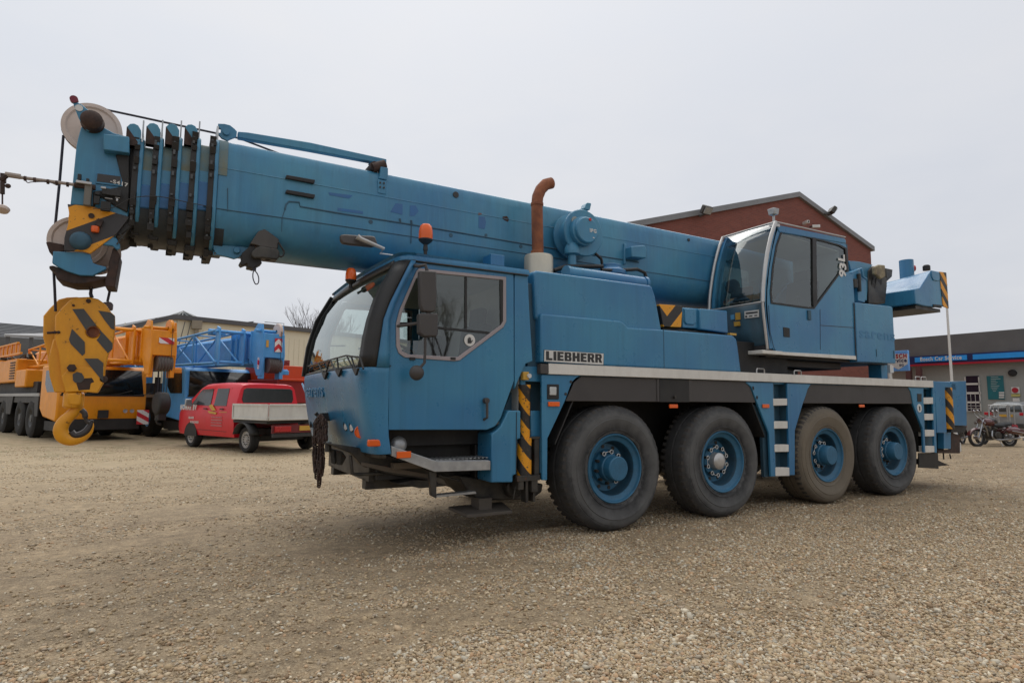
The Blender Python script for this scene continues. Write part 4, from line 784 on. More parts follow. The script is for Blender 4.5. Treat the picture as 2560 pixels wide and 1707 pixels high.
mb = MB(); mb.plate(YS(zH,[(158,138),(215,140),(262,152),(300,182),(322,206),(318,250),(262,272),(240,285),(190,262),(160,230)],ay-.02), [YS(zH,[(160,176),(183,182),(180,215),(163,220)],ay-.02)],(0,.03,0)); c = Y(zH,228,215,ay-.02); mb.cyl(c-V((0,.02,0)),c,.03); obj('arm_end_plate', mb, BLUE_BOOM, arm, bevel=.004)
mb = MB(); mb.prism(YS(zH,[(1480,470),(1600,485),(1625,445),(1625,500),(1560,505)],ay-.01),(0,.09,0)); obj('arm_foot', mb, BLUE_BOOM, arm, bevel=.004)
# telescopic sections and collars
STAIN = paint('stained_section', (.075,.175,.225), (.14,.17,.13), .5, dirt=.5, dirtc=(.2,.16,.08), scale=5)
GRIME_SHADE = paint('greased_shaded_section', (.010,.013,.016), (.018,.030,.040), .45, dirt=.4, dirtc=(.05,.05,.05), scale=4)  # grease, plus underside shade put into the section colour
cx_ = [-3.885, -4.035, -4.182, -4.328, -4.472]
ctop = [3.895, 3.885, 3.855, 3.825, 3.785]; cbot = [2.665, 2.685, 2.712, 2.74, 2.765]
scl = [.955, .91, .865, .82]
for i in range(4):
    s = scl[i]; mb = MB(); x0 = cx_[i]-.0; x1 = cx_[i+1]-.02; zt_ = [3.70, 3.665, 3.63, 3.595][i]; dz = zt_-(3.26+(3.768-3.26)*s)
    mb.loft([bsec(x0+.1, s, dz), bsec(x1, s, dz)], closed=True, cap=True); 
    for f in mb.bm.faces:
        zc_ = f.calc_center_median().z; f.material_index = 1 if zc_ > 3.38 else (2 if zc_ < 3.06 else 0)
    obj('telescopic_section', mb, [BLUE_BOOM, STAIN, GRIME_SHADE], bo, smooth=25)
    mb = MB(); Y0 = BY-.42*s-.012
    mb.box((cx_[i]-.140, Y0-.0, 3.09+dz), (cx_[i]-.030, BY+.42*s+.012, 3.36+dz-.02*i)); obj('fresh_section_band', mb, BLUE_FRESH, bo, bevel=.012)
for i in range(5):
    x = cx_[i]; s = 1.03-.042*i; dz = 0
    zc = 3.26; zt_, zb_ = ctop[i]-.14, cbot[i]+.045
    def ring(x, grow):
        P = bsec(x, 1.0); zs_ = [p.z for p in P]; z0, z1 = min(zs_), max(zs_)
        return [V((x, BY+(p.y-BY)*(s+grow), zb_-grow*.3+(p.z-z0)/(z1-z0)*(zt_-zb_+grow*.6))) for p in P]
    mb = MB(); mb.loft([ring(x-.012,.036), ring(x+.012,.036), ring(x+.020,.01)], closed=True, cap=True); cl = obj('collar', mb, BLUE_BOOM, bo, bevel=.003)
    mb = MB(); mb.loft([ring(x-.058,-.01), ring(x-.030,.018), ring(x-.013,.018)], closed=True, cap=True)
    r_ = ring(x, .03); 
    for k in range(0, len(r_)):                       # bolts and wear pads around the collar
        if k % 2 == 0 or 3 < k < 12:
            p = r_[k]; mb.obox((x-.035+rnd.uniform(-.006,.006), p.y, p.z+rnd.uniform(-.02,.02)), (rnd.uniform(.035,.055),.045,rnd.uniform(.03,.09)), (rnd.uniform(0,.5),0,0))
    obj('wear_pads', mb, BLACK, cl)
    mb = MB()
    for k in range(4,11):
        p = r_[k]; q = r_[k+1]
        for t in (.2,.7):
            if rnd.random() < .45: continue
            w_ = p.lerp(q, t+rnd.uniform(-.1,.1)); mb.obox((x-.040, w_.y-.008, w_.z), (.018,.02,rnd.uniform(.012,.045)))
    obj('collar_bolts', mb, paint('dull_fixing', (.12,.13,.13), (.06,.065,.07), .5, dirt=.4) if 'dull_fixing' not in bpy.data.materials else bpy.data.materials['dull_fixing'], cl)
    if i:
        mb = MB(); mb.box((x-.006, BY-.33, zt_-.03), (x+.006, BY-.30, ctop[i]+.02)); mb.prism([V((x-.006,BY-.36,zt_-.05)),V((x-.006,BY+.36,zt_-.05)),V((x-.006,BY+.30,zt_+.06)),V((x-.006,BY-.30,zt_+.06))],(.012,0,0)); obj('rope_guide_pin', mb, GALV, cl)
        for yy in (BY-.38, BY+.30):
            mb = MB(); zt2 = ctop[i]-.045; pr_ = [V((x-.115,yy,zt2-.20)),V((x-.115,yy,zt2-.04)),V((x-.095,yy,zt2-.01)),V((x-.065,yy,zt2)),V((x-.035,yy,zt2-.01)),V((x-.012,yy,zt2-.05)),V((x-.012,yy,zt2-.20))]
            mb.prism(pr_, (0,.07,0)); obj('guide_bracket', mb, BLUE_BOOM, cl, bevel=.004)
            mb = MB(); mb.prism([V((x-.118,yy-.003,zt2-.20)),V((x-.118,yy-.003,zt2-.04)),V((x-.03,yy-.003,zt2-.16)),V((x-.03,yy-.003,zt2-.20))],(0,.076,0)); obj('bracket_pocket', mb, RUSTD, cl)
    else:
        mb = MB(); mb.prism([V((x-.008,BY-.42,zt_-.1)),V((x-.008,BY+.42,zt_-.1)),V((x-.008,BY+.36,ctop[0]-.02)),V((x-.008,BY-.33,ctop[0]))],(.016,0,0)); obj('collar_fin', mb, GALV, cl)
    mb = MB(); mb.frustum((x-.045,BY-.22,zb_-.022),(x+.02,BY+.22,zb_+.03),-.01); obj('collar_foot', mb, BLACK, cl, bevel=.008)
mb = MB(); P_ = [[p for k, p in enumerate(bsec(x_, 1.012)) if p.z > 3.40] for x_ in (-3.79,-3.872)]; mb.prism([V((-3.872,.923,3.40)),V((-3.79,.923,3.40)),V((-3.79,.923,3.47)),V((-3.872,.923,3.47))],(0,.02,0)); mb.loft([bsec(-3.79, 1.012)[4:12], bsec(-3.872, 1.012)[4:12]]) if False else mb.loft([[p for p in bsec(x_, 1.012) if p.z > 3.46] for x_ in (-3.79,-3.872)]); obj('stained_edge', mb, STAIN, bo, smooth=25)
# underside bracket and floodlight
mb = MB(); mb.plate(YS(zF,[(1605,1240),(1880,1258),(1905,1262),(1850,1300),(1800,1338),(1765,1348),(1720,1335),(1640,1318),(1608,1318)],1.1),[YS(zF,[(1612,1298),(1630,1300),(1630,1312),(1612,1312)],1.1)],(0,.04,0)); c = Y(zF,1785,1285,1.09); mb.cyl(c-V((0,.02,0)),c+V((0,.02,0)),.03); mb.prism(YS(zF,[(1610,1250),(1880,1262),(1860,1290),(1640,1300)],1.5),(0,.04,0)); ub = obj('underside_bracket', mb, BLUE_BOOM, bo, bevel=.006)
mb = MB(); mb.prism([on(*zS(*p),1,.95) for p in ((440,480),(640,180),(800,120),(880,170),(1150,370),(1150,420),(1120,600),(1080,620),(700,560),(600,520))],(0,.22,0)); fl_ = obj('floodlight', mb, paint('grey_brown_lamp', (.06,.052,.045), (.04,.035,.03), .4, dirt=.3), bo, bevel=.03, seg=3)
mb = MB(); mb.prism([on(*zS(*p),1,.93) for p in ((470,700),(600,560),(720,540),(1130,610),(1165,700),(1160,820),(1110,868),(980,860),(760,830),(560,840),(480,800))],(0,.16,0)); obj('floodlight_housing', mb, GREASE, fl_, bevel=.012)
mb = MB(); mb.prism([on(*zS(*p),1,.98) for p in ((240,720),(440,540),(560,520),(600,850),(690,840),(740,960),(570,1050),(540,1095),(470,1070),(400,1060),(375,1040),(390,980),(360,965),(235,1015),(185,945),(250,860))],(0,.14,0)); obj('floodlight_bracket', mb, BLACK, fl_, bevel=.006)
tubepart('cable', curve([on(*zS(*p),1,.94) for p in ((1140,450),(1230,600),(1275,680),(1250,770),(1200,800),(1150,780))]), .009, TRIM, fl_, 6)
tubepart('cable', curve([on(*zS(*p),1,.98) for p in ((790,840),(840,880),(900,888),(970,865))]), .005, TRIM, fl_, 6)
mb = MB(); mb.tube(curve([on(*zS(*p),1,1.0) for p in ((545,1080),(545,1130),(515,1200),(515,1330),(560,1450),(600,1475),(645,1440),(655,1330),(620,1220),(560,1140),(548,1090)) ]), .0055, 6); mb.obox(on(*zS(545,1115),1,1.0),(.03,.03,.025)); obj('wire_loop', mb, ROPE, fl_)
# ---------------- boom head
hy0, hy1 = 1.02, 1.68
head = [(612,352),(770,350),(860,400),(975,430),(975,960),(965,1035),(890,1085),(700,950),(530,940),(545,800),(575,500),(590,430)]
mb = MB(); mb.prism([p for p in YS(zF, head, hy0)], (0,.06,0)); mb.prism([V((p.x,hy1,p.z)) for p in YS(zF, head, hy0)], (0,-.06,0))
a = Y(zF,560,700,hy0); mb.box((-4.78,hy0+.06,2.95),(-4.50,hy1-.06,3.50)); hd = obj('boom_head', mb, BLUE_BOOM, crane, bevel=.008)
mb = MB(); mb.prism(YS(zF,[(778,405),(975,428),(975,552),(778,525)],hy0-.09),(0,.09,0)); obj('head_box', mb, BLUE_BOOM, hd, bevel=.008)
mb = MB(); mb.prism(YS(zF,[(975,440),(1040,450),(1040,1010),(1000,1100),(930,1160),(870,1180),(900,1080),(965,1035)],hy0+.02),(0,hy1-hy0-.04,0)); mb.prism(YS(zF,[(870,560),(975,560),(975,900),(960,1000),(850,940),(760,880),(700,960),(700,840),(820,820),(930,800)],hy0-.02),(0,.03,0)); obj('head_joint', mb, BLACK, hd, bevel=.01)
mb = MB(); mb.prism([on(*zL(*p),1,hy0-.03) for p in ((512,140),(545,125),(575,150),(600,195),(635,205),(800,340),(910,430),(915,500),(880,560),(720,565),(650,470),(600,375),(540,205),(512,170))],(0,.03,0)); c = on(*zL(615,262),1,hy0-.035); lg = obj('head_lever', mb, BLUE_BOOM, hd, bevel=.006)
mb = MB(); mb.lathe(c,(0,1,0),[(0,-.002),(.028,-.002),(.028,.01)],16); obj('lever_disc', mb, WHITE, lg)
mb = MB(); c = on(*zL(548,150),1,hy0-.035); mb.lathe(c,(0,1,0),[(0,-.01),(.03,-.01),(.03,.03)],14); obj('red_end', mb, simple('dark_red_paint', (.18,.012,.03), .5), lg)
mb = MB(); c = on(*zL(790,455),1,hy0-.02); mb.lathe(c,(0,1,0),[(0,-.10),(.05,-.095),(.08,-.07),(.080,-.02),(.082,.0),(.086,.0),(.086,.02)],28); obj('sheave_pin', mb, RUSTD, hd)
sc_ = Y(zF,690,345,1.25); SR = .242
def sheave(nm, c, r, y0, w, par, mt=SHEAVE):
    mb = MB(); mb.lathe((c.x,y0,c.z),(0,1,0),[(.03,0),(r*.35,0),(r*.40,.012),(r*.80,.014),(r*.86,0),(r,0),(r,.006),(r-.03,w/2),(r,w-.006),(r,w),(r*.86,w),(r*.80,w-.014),(r*.40,w-.012),(r*.35,w),(.03,w)],56); return obj(nm, mb, mt, par)
SR = (Y(zF,915,380,1.25)-Y(zF,470,340,1.25)).length/2; sc_ = (Y(zF,915,350,1.25)+Y(zF,467,340,1.25))/2; sc_.z = (Y(zF,690,176,1.25).z+Y(zF,590,520,1.25).z)/2+.0
SR = .225
sheave('top_sheave', V((sc_.x,0,Y(zF,690,176,1.25).z-SR)), SR, 1.25, .07, hd)
mb = MB(); c = on(*zL(790,455),1,hy0-.02); mb.cyl((c.x,hy0-.01,c.z-.0),(c.x,hy1+.03,c.z-.0),.05); obj('head_shaft', mb, GREASE, hd)
mb = MB(); mb.prism([on(*zL(*p),1,hy0-.012) for p in ((850,1108),(1180,1160),(1190,1290),(830,1245))],(0,.02,0)); pl = obj('data_plate_frame', mb, BLUE_BOOM, hd, bevel=.003)
mb = MB(); mb.prism([on(*zL(*p),1,hy0-.016) for p in ((856,1118),(1160,1158),(1158,1258),(845,1220))],(0,.006,0)); mb.mi = 1
q = on(*zL(1020,1235),1,hy0-.020); text_into(mb, '-S417', q, (1,0,-.12),(0,0,1), .045, .002, .001, fit=.13); obj('data_plate', mb, [simple('dark_plate', (.045,.042,.045), .5), ALU], pl)
# lower head with striped plates and second sheave
stripe_head = stripes('head_stripes', (.74,.31,.008), (.035,.032,.032), .40, (-.62,0,1), .47)
mb = MB(); mb.prism(YS(zF,[(508,935),(700,955),(900,1010),(972,1030),(965,1050),(880,1160),(680,1308),(620,1290),(480,1285),(485,1190),(512,1090),(520,1000)],hy0-.01),(0,.03,0)); obj('striped_cheek', mb, stripe_head, hd, bevel=.004)
mb = MB(); mb.prism([V((p.x,hy1-.03,p.z)) for p in YS(zF,[(508,935),(700,955),(900,1010),(972,1030),(880,1160),(680,1308),(620,1290),(480,1285),(485,1190),(512,1090),(520,1000)],hy0-.01)],(0,.03,0)); obj('far_cheek', mb, BLUE_BOOM, hd)
mb = MB(); mb.prism(YS(zF,[(400,1290),(480,1295),(620,1300),(680,1312),(700,1380),(745,1395),(800,1408),(800,1425),(700,1475),(600,1472),(500,1440),(430,1405),(392,1380)],hy0+.02),(0,.05,0)); mb.prism(YS(zF,[(820,1170),(880,1195),(905,1240),(905,1270),(880,1280),(850,1250),(760,1240),(770,1220)],hy0),(0,.04,0)); obj('lower_cheek', mb, BLUE_BOOM, hd, bevel=.006)
mb = MB(); mb.prism(YS(zF,[(345,1222),(370,1218),(480,1240),(485,1290),(395,1310),(372,1300)],hy0+.05),(0,.3,0)); mb.prism(YS(zF,[(370,1402),(400,1398),(510,1440),(560,1460),(760,1480),(805,1478),(800,1500),(640,1535),(545,1535),(425,1500),(410,1440),(372,1425)],hy0+.05),(0,.35,0)); mb.prism(YS(zF,[(850,1270),(870,1262),(905,1320),(865,1560),(790,1555),(795,1490),(815,1440),(820,1380)],hy0+.04),(0,.3,0)); obj('rope_guard', mb, RUSTD, hd, bevel=.006)
c = Y(zF,608,1218,1.2); sheave('lower_sheave', V((c.x-.02,0,c.z)), .215, 1.2, .07, hd)
sheave('lower_sheave', V((c.x+.08,0,c.z-.03)), .20, 1.42, .07, hd)
mb = MB(); c = Y(zF,607,1212,hy0-.02); mb.lathe(c,(0,1,0),[(0,-.05),(.045,-.048),(.065,-.035),(.074,-.015),(.078,.01)],28); obj('sheave_cap', mb, BLUE_DARK, hd)
mb = MB(); c = Y(zF,718,1122,hy0-.03); mb.lathe(c+V((0,0,-.03)),(0,0,1),[(0,0),(.026,0),(.03,.02),(.028,.05),(0,.055)],16); obj('marker_lamp', mb, ORANGE, hd)
mb = MB(); c = Y(zF,750,1078,hy0-.03); mb.obox(c,(.04,.04,.06),(0,.3,0)); c = Y(zF,690,1025,hy0-.015); mb.cyl(c-V((0,.006,0)),c,.022); obj('lamp_bracket', mb, RUSTD, hd)
mb = MB(); mb.tube(YS(zF,[(880,1240),(950,1150)],1.0),.006,6); mb.tube(YS(zF,[(905,1160),(930,1200)],1.0),.006,6); mb.tube(YS(zF,[(900,1190),(945,1165)],1.0),.005,6); obj('lever_rod', mb, GREASE, hd)
# anemometer rod with lamp and its clutter
rp = YS(zF,[(0,722),(45,718),(250,748),(560,790),(720,815)],.98)
mb = MB(); mb.tube(YS(zF,[(150,735),(250,748),(430,772),(560,790)],.98),.014,8); mb.tube(YS(zF,[(40,712),(155,730)],.98),.022,8); ar = obj('aerial_rod', mb, paint('dirty_white_rod', (.42,.36,.30), (.3,.25,.22), .6), hd)
mb = MB(); mb.tube(YS(zF,[(560,792),(720,812)],.98),.024,8)
for x in (190,262,362,428,510): c = Y(zF,x,735+(x-150)*.14+3,.98); mb.cyl(c-V((.008,0,0)),c+V((.008,0,0)),.020,n=10)
mb.tube(curve(YS(zF,[(190,755),(210,775),(245,770),(362,770),(430,795)],.97)),.004,5); mb.tube(YS(zF,[(0,760),(30,735),(50,720)],.98),.02,8); mb.tube(YS(zF,[(18,770),(18,860)],.98),.016,8); mb.tube(YS(zF,[(18,860),(18,950)],.98),.006,6); mb.lathe(Y(zF,60,800,.98),(0,1,0),[(0,-.02),(.02,0),(0,.02)],10); mb.prism(YS(zF,[(0,700),(40,705),(40,770),(0,775)],.98),(0,.04,0)); obj('rod_fittings', mb, RUSTD, ar)
c = Y(zF,22,972,.98); mb = MB(); mb.lathe(c,(0,.5,1),[(0,-.035),(.04,-.02),(.046,.0),(.03,.02),(0,.03)],20); obj('wind_sensor_cup', mb, SHEAVE, ar)
mb = MB()
mb.box((Y(zF,705,0,.97).x,.95,Y(zF,700,955,.97).z),(Y(zF,760,0,.97).x,1.0,Y(zF,700,790,.97).z)); obj('sensor_box', mb, paint('grey_bracket', (.22,.2,.17), (.15,.14,.12), .6), hd, bevel=.006)
mb = MB()
for (x0,y0,x1,y1) in ((718,838,752,868),(708,870,748,935),(585,705,610,755),(650,740,672,770),(770,810,910,880),(760,910,830,990)):
    a = Y(zF,x0,y0,.94); b = Y(zF,x1,y1,.94); mb.box((a.x,.94,b.z),(b.x,.975,a.z))
obj('socket', mb, BLACK, hd, bevel=.004)
mb = MB()
for (x0,y0,x1,y1) in ((572,752,690,790),(790,885,850,900),(868,882,905,892),(875,892,890,915),(760,800,800,822)):
    a = Y(zF,x0,y0,.93); b = Y(zF,x1,y1,.93); mb.box((a.x,.93,b.z),(b.x,.96,a.z))
obj('steel_fitting', mb, SILVER, hd, bevel=.004)
tubepart('cable', curve(YS(zF,[(700,970),(860,960),(1000,890),(1200,880),(1420,925),(1600,960)],.90)), .004, BLACK, hd, 5)
# hoist rope
rt_ = [V((c_.x, 1.285, c_.z)) for c_ in YS(zF,[(820,230),(1070,283),(1230,318),(1640,405)],1.285)]
e1 = on(*zH(340,265),1,1.285); e2 = on(*zH(1100,460),1,1.285); e2.z = 3.76
sx, sz = sc_.x, Y(zF,690,176,1.25).z-SR
arc = [V((sx-SR*.97*math.cos(t), 1.285, sz+SR*.97*math.sin(t))) for t in [k*math.pi/12 for k in range(-3, 8)]]
dwn = [on(*zF(x, y),1,1.285) for x, y in ((415,1110),(450,760),(478,420))]
mb = MB(); mb.tube(dwn+arc+rt_[:], .0105, 8); mb.tube([rt_[-1], e1, e2, V((e2.x+.6,1.285,3.765))], .0105, 8); obj('hoist_rope', mb, ROPE, crane)
# ================================================================== HOOK BLOCK
hb = thing('hook_block', 'heavy yellow hook block with dark diagonal bands hanging below the blue boom tip', 'hook block', (-4.85, 1.35, 0), R(12))
yn, yf = 1.24, 1.47
hp = [(538,195),(600,120),(690,32),(770,12),(868,8),(960,28),(1040,85),(1070,130),(1090,160),(1126,190),(1128,310),(1105,500),(1062,570),(1035,690),(1020,840),(958,950),(800,935),(645,942),(600,790),(575,560),(535,405)]
def HY(pts, y): return YS(zJ, pts, y)
mb = MB(); mb.plate(HY(hp, yn), [HY([(845+65*(1+math.cos(t)), 350+58*math.sin(t)) for t in [k*math.pi/8 for k in range(16)]], yn)], (0,.05,0)); npx = obj('block_plate', mb, YEL, hb, bevel=.01)
sh_ = [(-115+x*1.0, y) for x, y in hp]
mb = MB(); mb.prism(HY(sh_, yn+.20), (0,.04,0)); obj('block_plate', mb, YEL, hb, bevel=.01)
mb = MB(); mb.prism(HY([(520,420),(620,420),(690,880),(690,940),(530,945),(470,620)], yn+.05),(0,.145,0)); obj('side_frame', mb, YEL, hb, bevel=.01)
mb = MB(); mb.prism(HY([(680,700),(1020,690),(1018,835),(955,948),(790,935),(640,942),(600,790)], yn-.015),(0,.02,0)); obj('lower_cheek_plate', mb, YEL, hb, bevel=.006)
mb = MB(); c0 = HY([(820,350)], yn+.05)[0]; mb.lathe(c0,(0,1,0),[(0,0),(.20,0),(.20,.01),(.175,.035),(.20,.06),(.20,.07),(.175,.10),(.20,.13),(.2,.14),(0,.14)],40); sheave_in = obj('block_sheave', mb, RUSTD, hb)
sm = stripes('dummy', (0,0,0), (0,0,0), 1)
for pts in ([(708,128),(820,125),(948,292),(915,292),(880,305),(858,335),(850,345)], [(970,320),(1102,462),(1102,520),(1056,558),(946,430),(968,405),(985,375)],
            [(962,142),(1080,160),(1126,195),(1122,330),(1088,318),(1020,230)], [(705,320),(830,450),(832,560),(806,585),(690,465),(676,425)],
            [(825,612),(960,612),(1012,655),(1010,790),(1012,836),(990,815),(900,705)], [(712,765),(755,742),(800,755),(822,790),(822,820),(795,845),(735,848),(715,825)]):
    mb = MB(); mb.prism(HY(pts, yn-.006 if pts[0][1] < 700 and pts[0][0] != 825 else yn-.021), (0,.008,0)); obj('dark_band', mb, paint('dark_grey_band', (.045,.047,.052), (.06,.06,.06), .5, dirt=.35) if 'dark_grey_band' not in bpy.data.materials else bpy.data.materials['dark_grey_band'], npx)
mb = MB(); c = HY([(910,350)], yn-.01)[0]; mb.lathe(c,(0,1,0),[(.044,0),(.048,-.001),(.048,.02)],24); mb.lathe(c,(0,1,0),[(0,.03),(.040,.03),(.044,.0)],24); obj('pin_boss', mb, RUST, hb)
mb = MB()
for (x,y,r) in ((868,50,.018),(720,92,.010),(575,355,.012),(540,355,.012),(1015,815,.03)): c = HY([(x,y)], yn)[0]; mb.cyl(c-V((0,.015,0)),c+V((0,.01,0)),r,n=14)
c = HY([(705,705)], yn-.02)[0]; mb.cyl(c-V((0,.02,0)),c,.035,n=6); mb.tube(HY([(460,362),(560,355)],yn+.1),.012,6); mb.prism(HY([(745,850),(830,805),(900,800),(925,840),(890,855),(880,915),(770,925)],yn-.017),(0,.01,0)); obj('block_bolts', mb, RUSTD, hb, bevel=.003)
mb = MB(); mb.prism(HY([(1005,60),(1075,52),(1105,70),(1098,130),(1060,135)],yn+.1),(0,.1,0)); obj('rope_socket', mb, paint('dull_purple_steel', (.12,.10,.12), (.07,.06,.07), .5), hb, bevel=.01)
mb = MB(); mb.prism(HY([(648,940),(805,940),(802,1040),(790,1080),(660,1075),(650,1010)],yn-.01),(0,.16,0)); c = HY([(726,960)],yn+.07)[0]; mb.cyl(c+V((0,0,.02)),c-V((0,0,.12)),.075,n=20); obj('hook_shank_housing', mb, YEL, hb, bevel=.02)
# hook itself: swept tapering body
cen = HY([(715,1300)], yn+.06)[0]; k_ = (HY([(905,1300)], yn+.06)[0]-cen).x/190.0
pth = [(730,1030,70),(720,1090,66),(672,1150,68),(618,1225,80),(596,1310,84),(625,1390,84),(700,1434,72),(790,1412,66),(856,1352,55),(882,1285,42),(888,1230,26),(892,1205,14)]
pp = [V((cen.x+(x-715)*k_, yn+.07, cen.z-(y-1300)*k_)) for x, y, r in pth]
pc = curve(pp, 4); rr = []
for i in range(len(pth)-1): rr += [(pth[i][2]+(pth[i+1][2]-pth[i][2])*t/4)*k_*.90 for t in range(4)]
rr.append(pth[-1][2]*k_)
mb = MB(); mb.tube(pc, rr, 20)
for v in mb.bm.verts: v.co.y = yn+.07+(v.co.y-yn-.07)*.72
obj('hook', mb, YEL, hb)
ppt = [V((cen.x+(x-715)*k_, yn+.07, cen.z-(y-1300)*k_)) for x, y in ((700,1330),(735,1378),(790,1374),(845,1335),(872,1280),(886,1235),(897,1200))]
mb = MB(); mb.tube(curve(ppt, 4), [.014+.018*math.sin(math.pi*min(1,(i+4)/26)) for i in range(25)], 12)
for v in mb.bm.verts: v.co.y = yn+.07+(v.co.y-yn-.07)*1.25
obj('worn_hook_mouth', mb, paint('dark_bare_steel', (.05,.042,.04), (.03,.025,.025), .35, metal=.4, dirt=.3), hb)
mb = MB(); mb.tube(curve([V((cen.x+(x-715)*k_, yn+.0, cen.z-(y-1300)*k_)) for x, y in ((790,1075),(822,1110),(835,1160),(855,1215),(880,1225))], 4), [.022]*9+[.014]*8, 10); obj('safety_latch', mb, paint('dark_latch_steel', (.05,.042,.04), (.03,.025,.025), .35, metal=.4, dirt=.3), hb, bevel=0)
# ropes and small shackle above the block
mb = MB(); mb.tube([on(*zF(405,1440),1,1.285), on(*zF(412,1568),1,1.285), on(*zJ(545,150),1,1.33)], .0105, 8); mb.tube([on(*zG(722,205),1,1.33), on(*zG(702,298),1,1.33)], .0105, 8); obj('block_rope', mb, ROPE, crane)
mb = MB(); mb.tube([on(*zG(x,y),1,1.3) for x,y in ((595,190),(585,210),(590,222),(600,222),(605,208),(595,190))], .005, 6); mb.tube([on(*zG(x,y),1,1.3) for x,y in ((596,215),(592,245),(600,272))], [.012,.014,.016], 8); obj('rope_shackle', mb, ROPE, crane)
# ================================================================== CHAIN
ch = thing('chain', 'rusty steel chain hanging in a doubled bundle from the front of the blue cab', 'chain', (-2.8, 1.40, 1.15))
mb = MB()
def link(c, ang, tilt=0, s=1.0):
    M = Matrix.Rotation(tilt, 3, 'X') @ Matrix.Rotation(ang, 3, 'Z'); h = .015*s; w = .0125*s
    P = [V((w*math.cos(t), 0, (h if math.sin(t) >= 0 else -h)+w*math.sin(t))) for t in [k*math.pi/5 for k in range(10)]]
    mb.tube([c+M@p for p in P], .0066*s, 6, True)
tail = [(316,870,1275,.0),(424,850,1300,.3),(390,880,1455,.1),(352,1000,1350,.2)]
for sx0, y0, y1, ph in tail:
    n = int((y1-y0)/28)
    for k in range(n):
        t = k/max(1,n-1); x = sx0+6*math.sin(k*.5+ph*9)+(18*t if sx0 < 350 else -8*t)+rnd.uniform(-3,3)
        link(X(zP, x, y0+28*k, -2.82), .45+(k % 2)*math.pi/2+rnd.uniform(-.2,.2), rnd.uniform(-.15,.15), 1.38)
for k in range(330):
    y = rnd.uniform(600, 900); w = 72 if y > 660 else 62*(y-575)/85; x = 398+rnd.uniform(-1,1)*w
    link(X(zP, x, y, -2.82-rnd.uniform(0,.05)), rnd.uniform(0,3.1), rnd.uniform(-.5,.5), .95)
obj('chain_links', mb, RUSTD, ch)
mb = MB(); c = X(zP, 398, 610, -2.80); mb.tube([c+V((.10,0,.02)), c+V((-.02,0,.02)), c+V((-.05,0,.05))], .02, 8); mb.box((c.x-.0,c.y-.05,c.z-.03),(c.x+.1,c.y+.05,c.z+.05)); obj('tow_hook', mb, BLACK, crane)
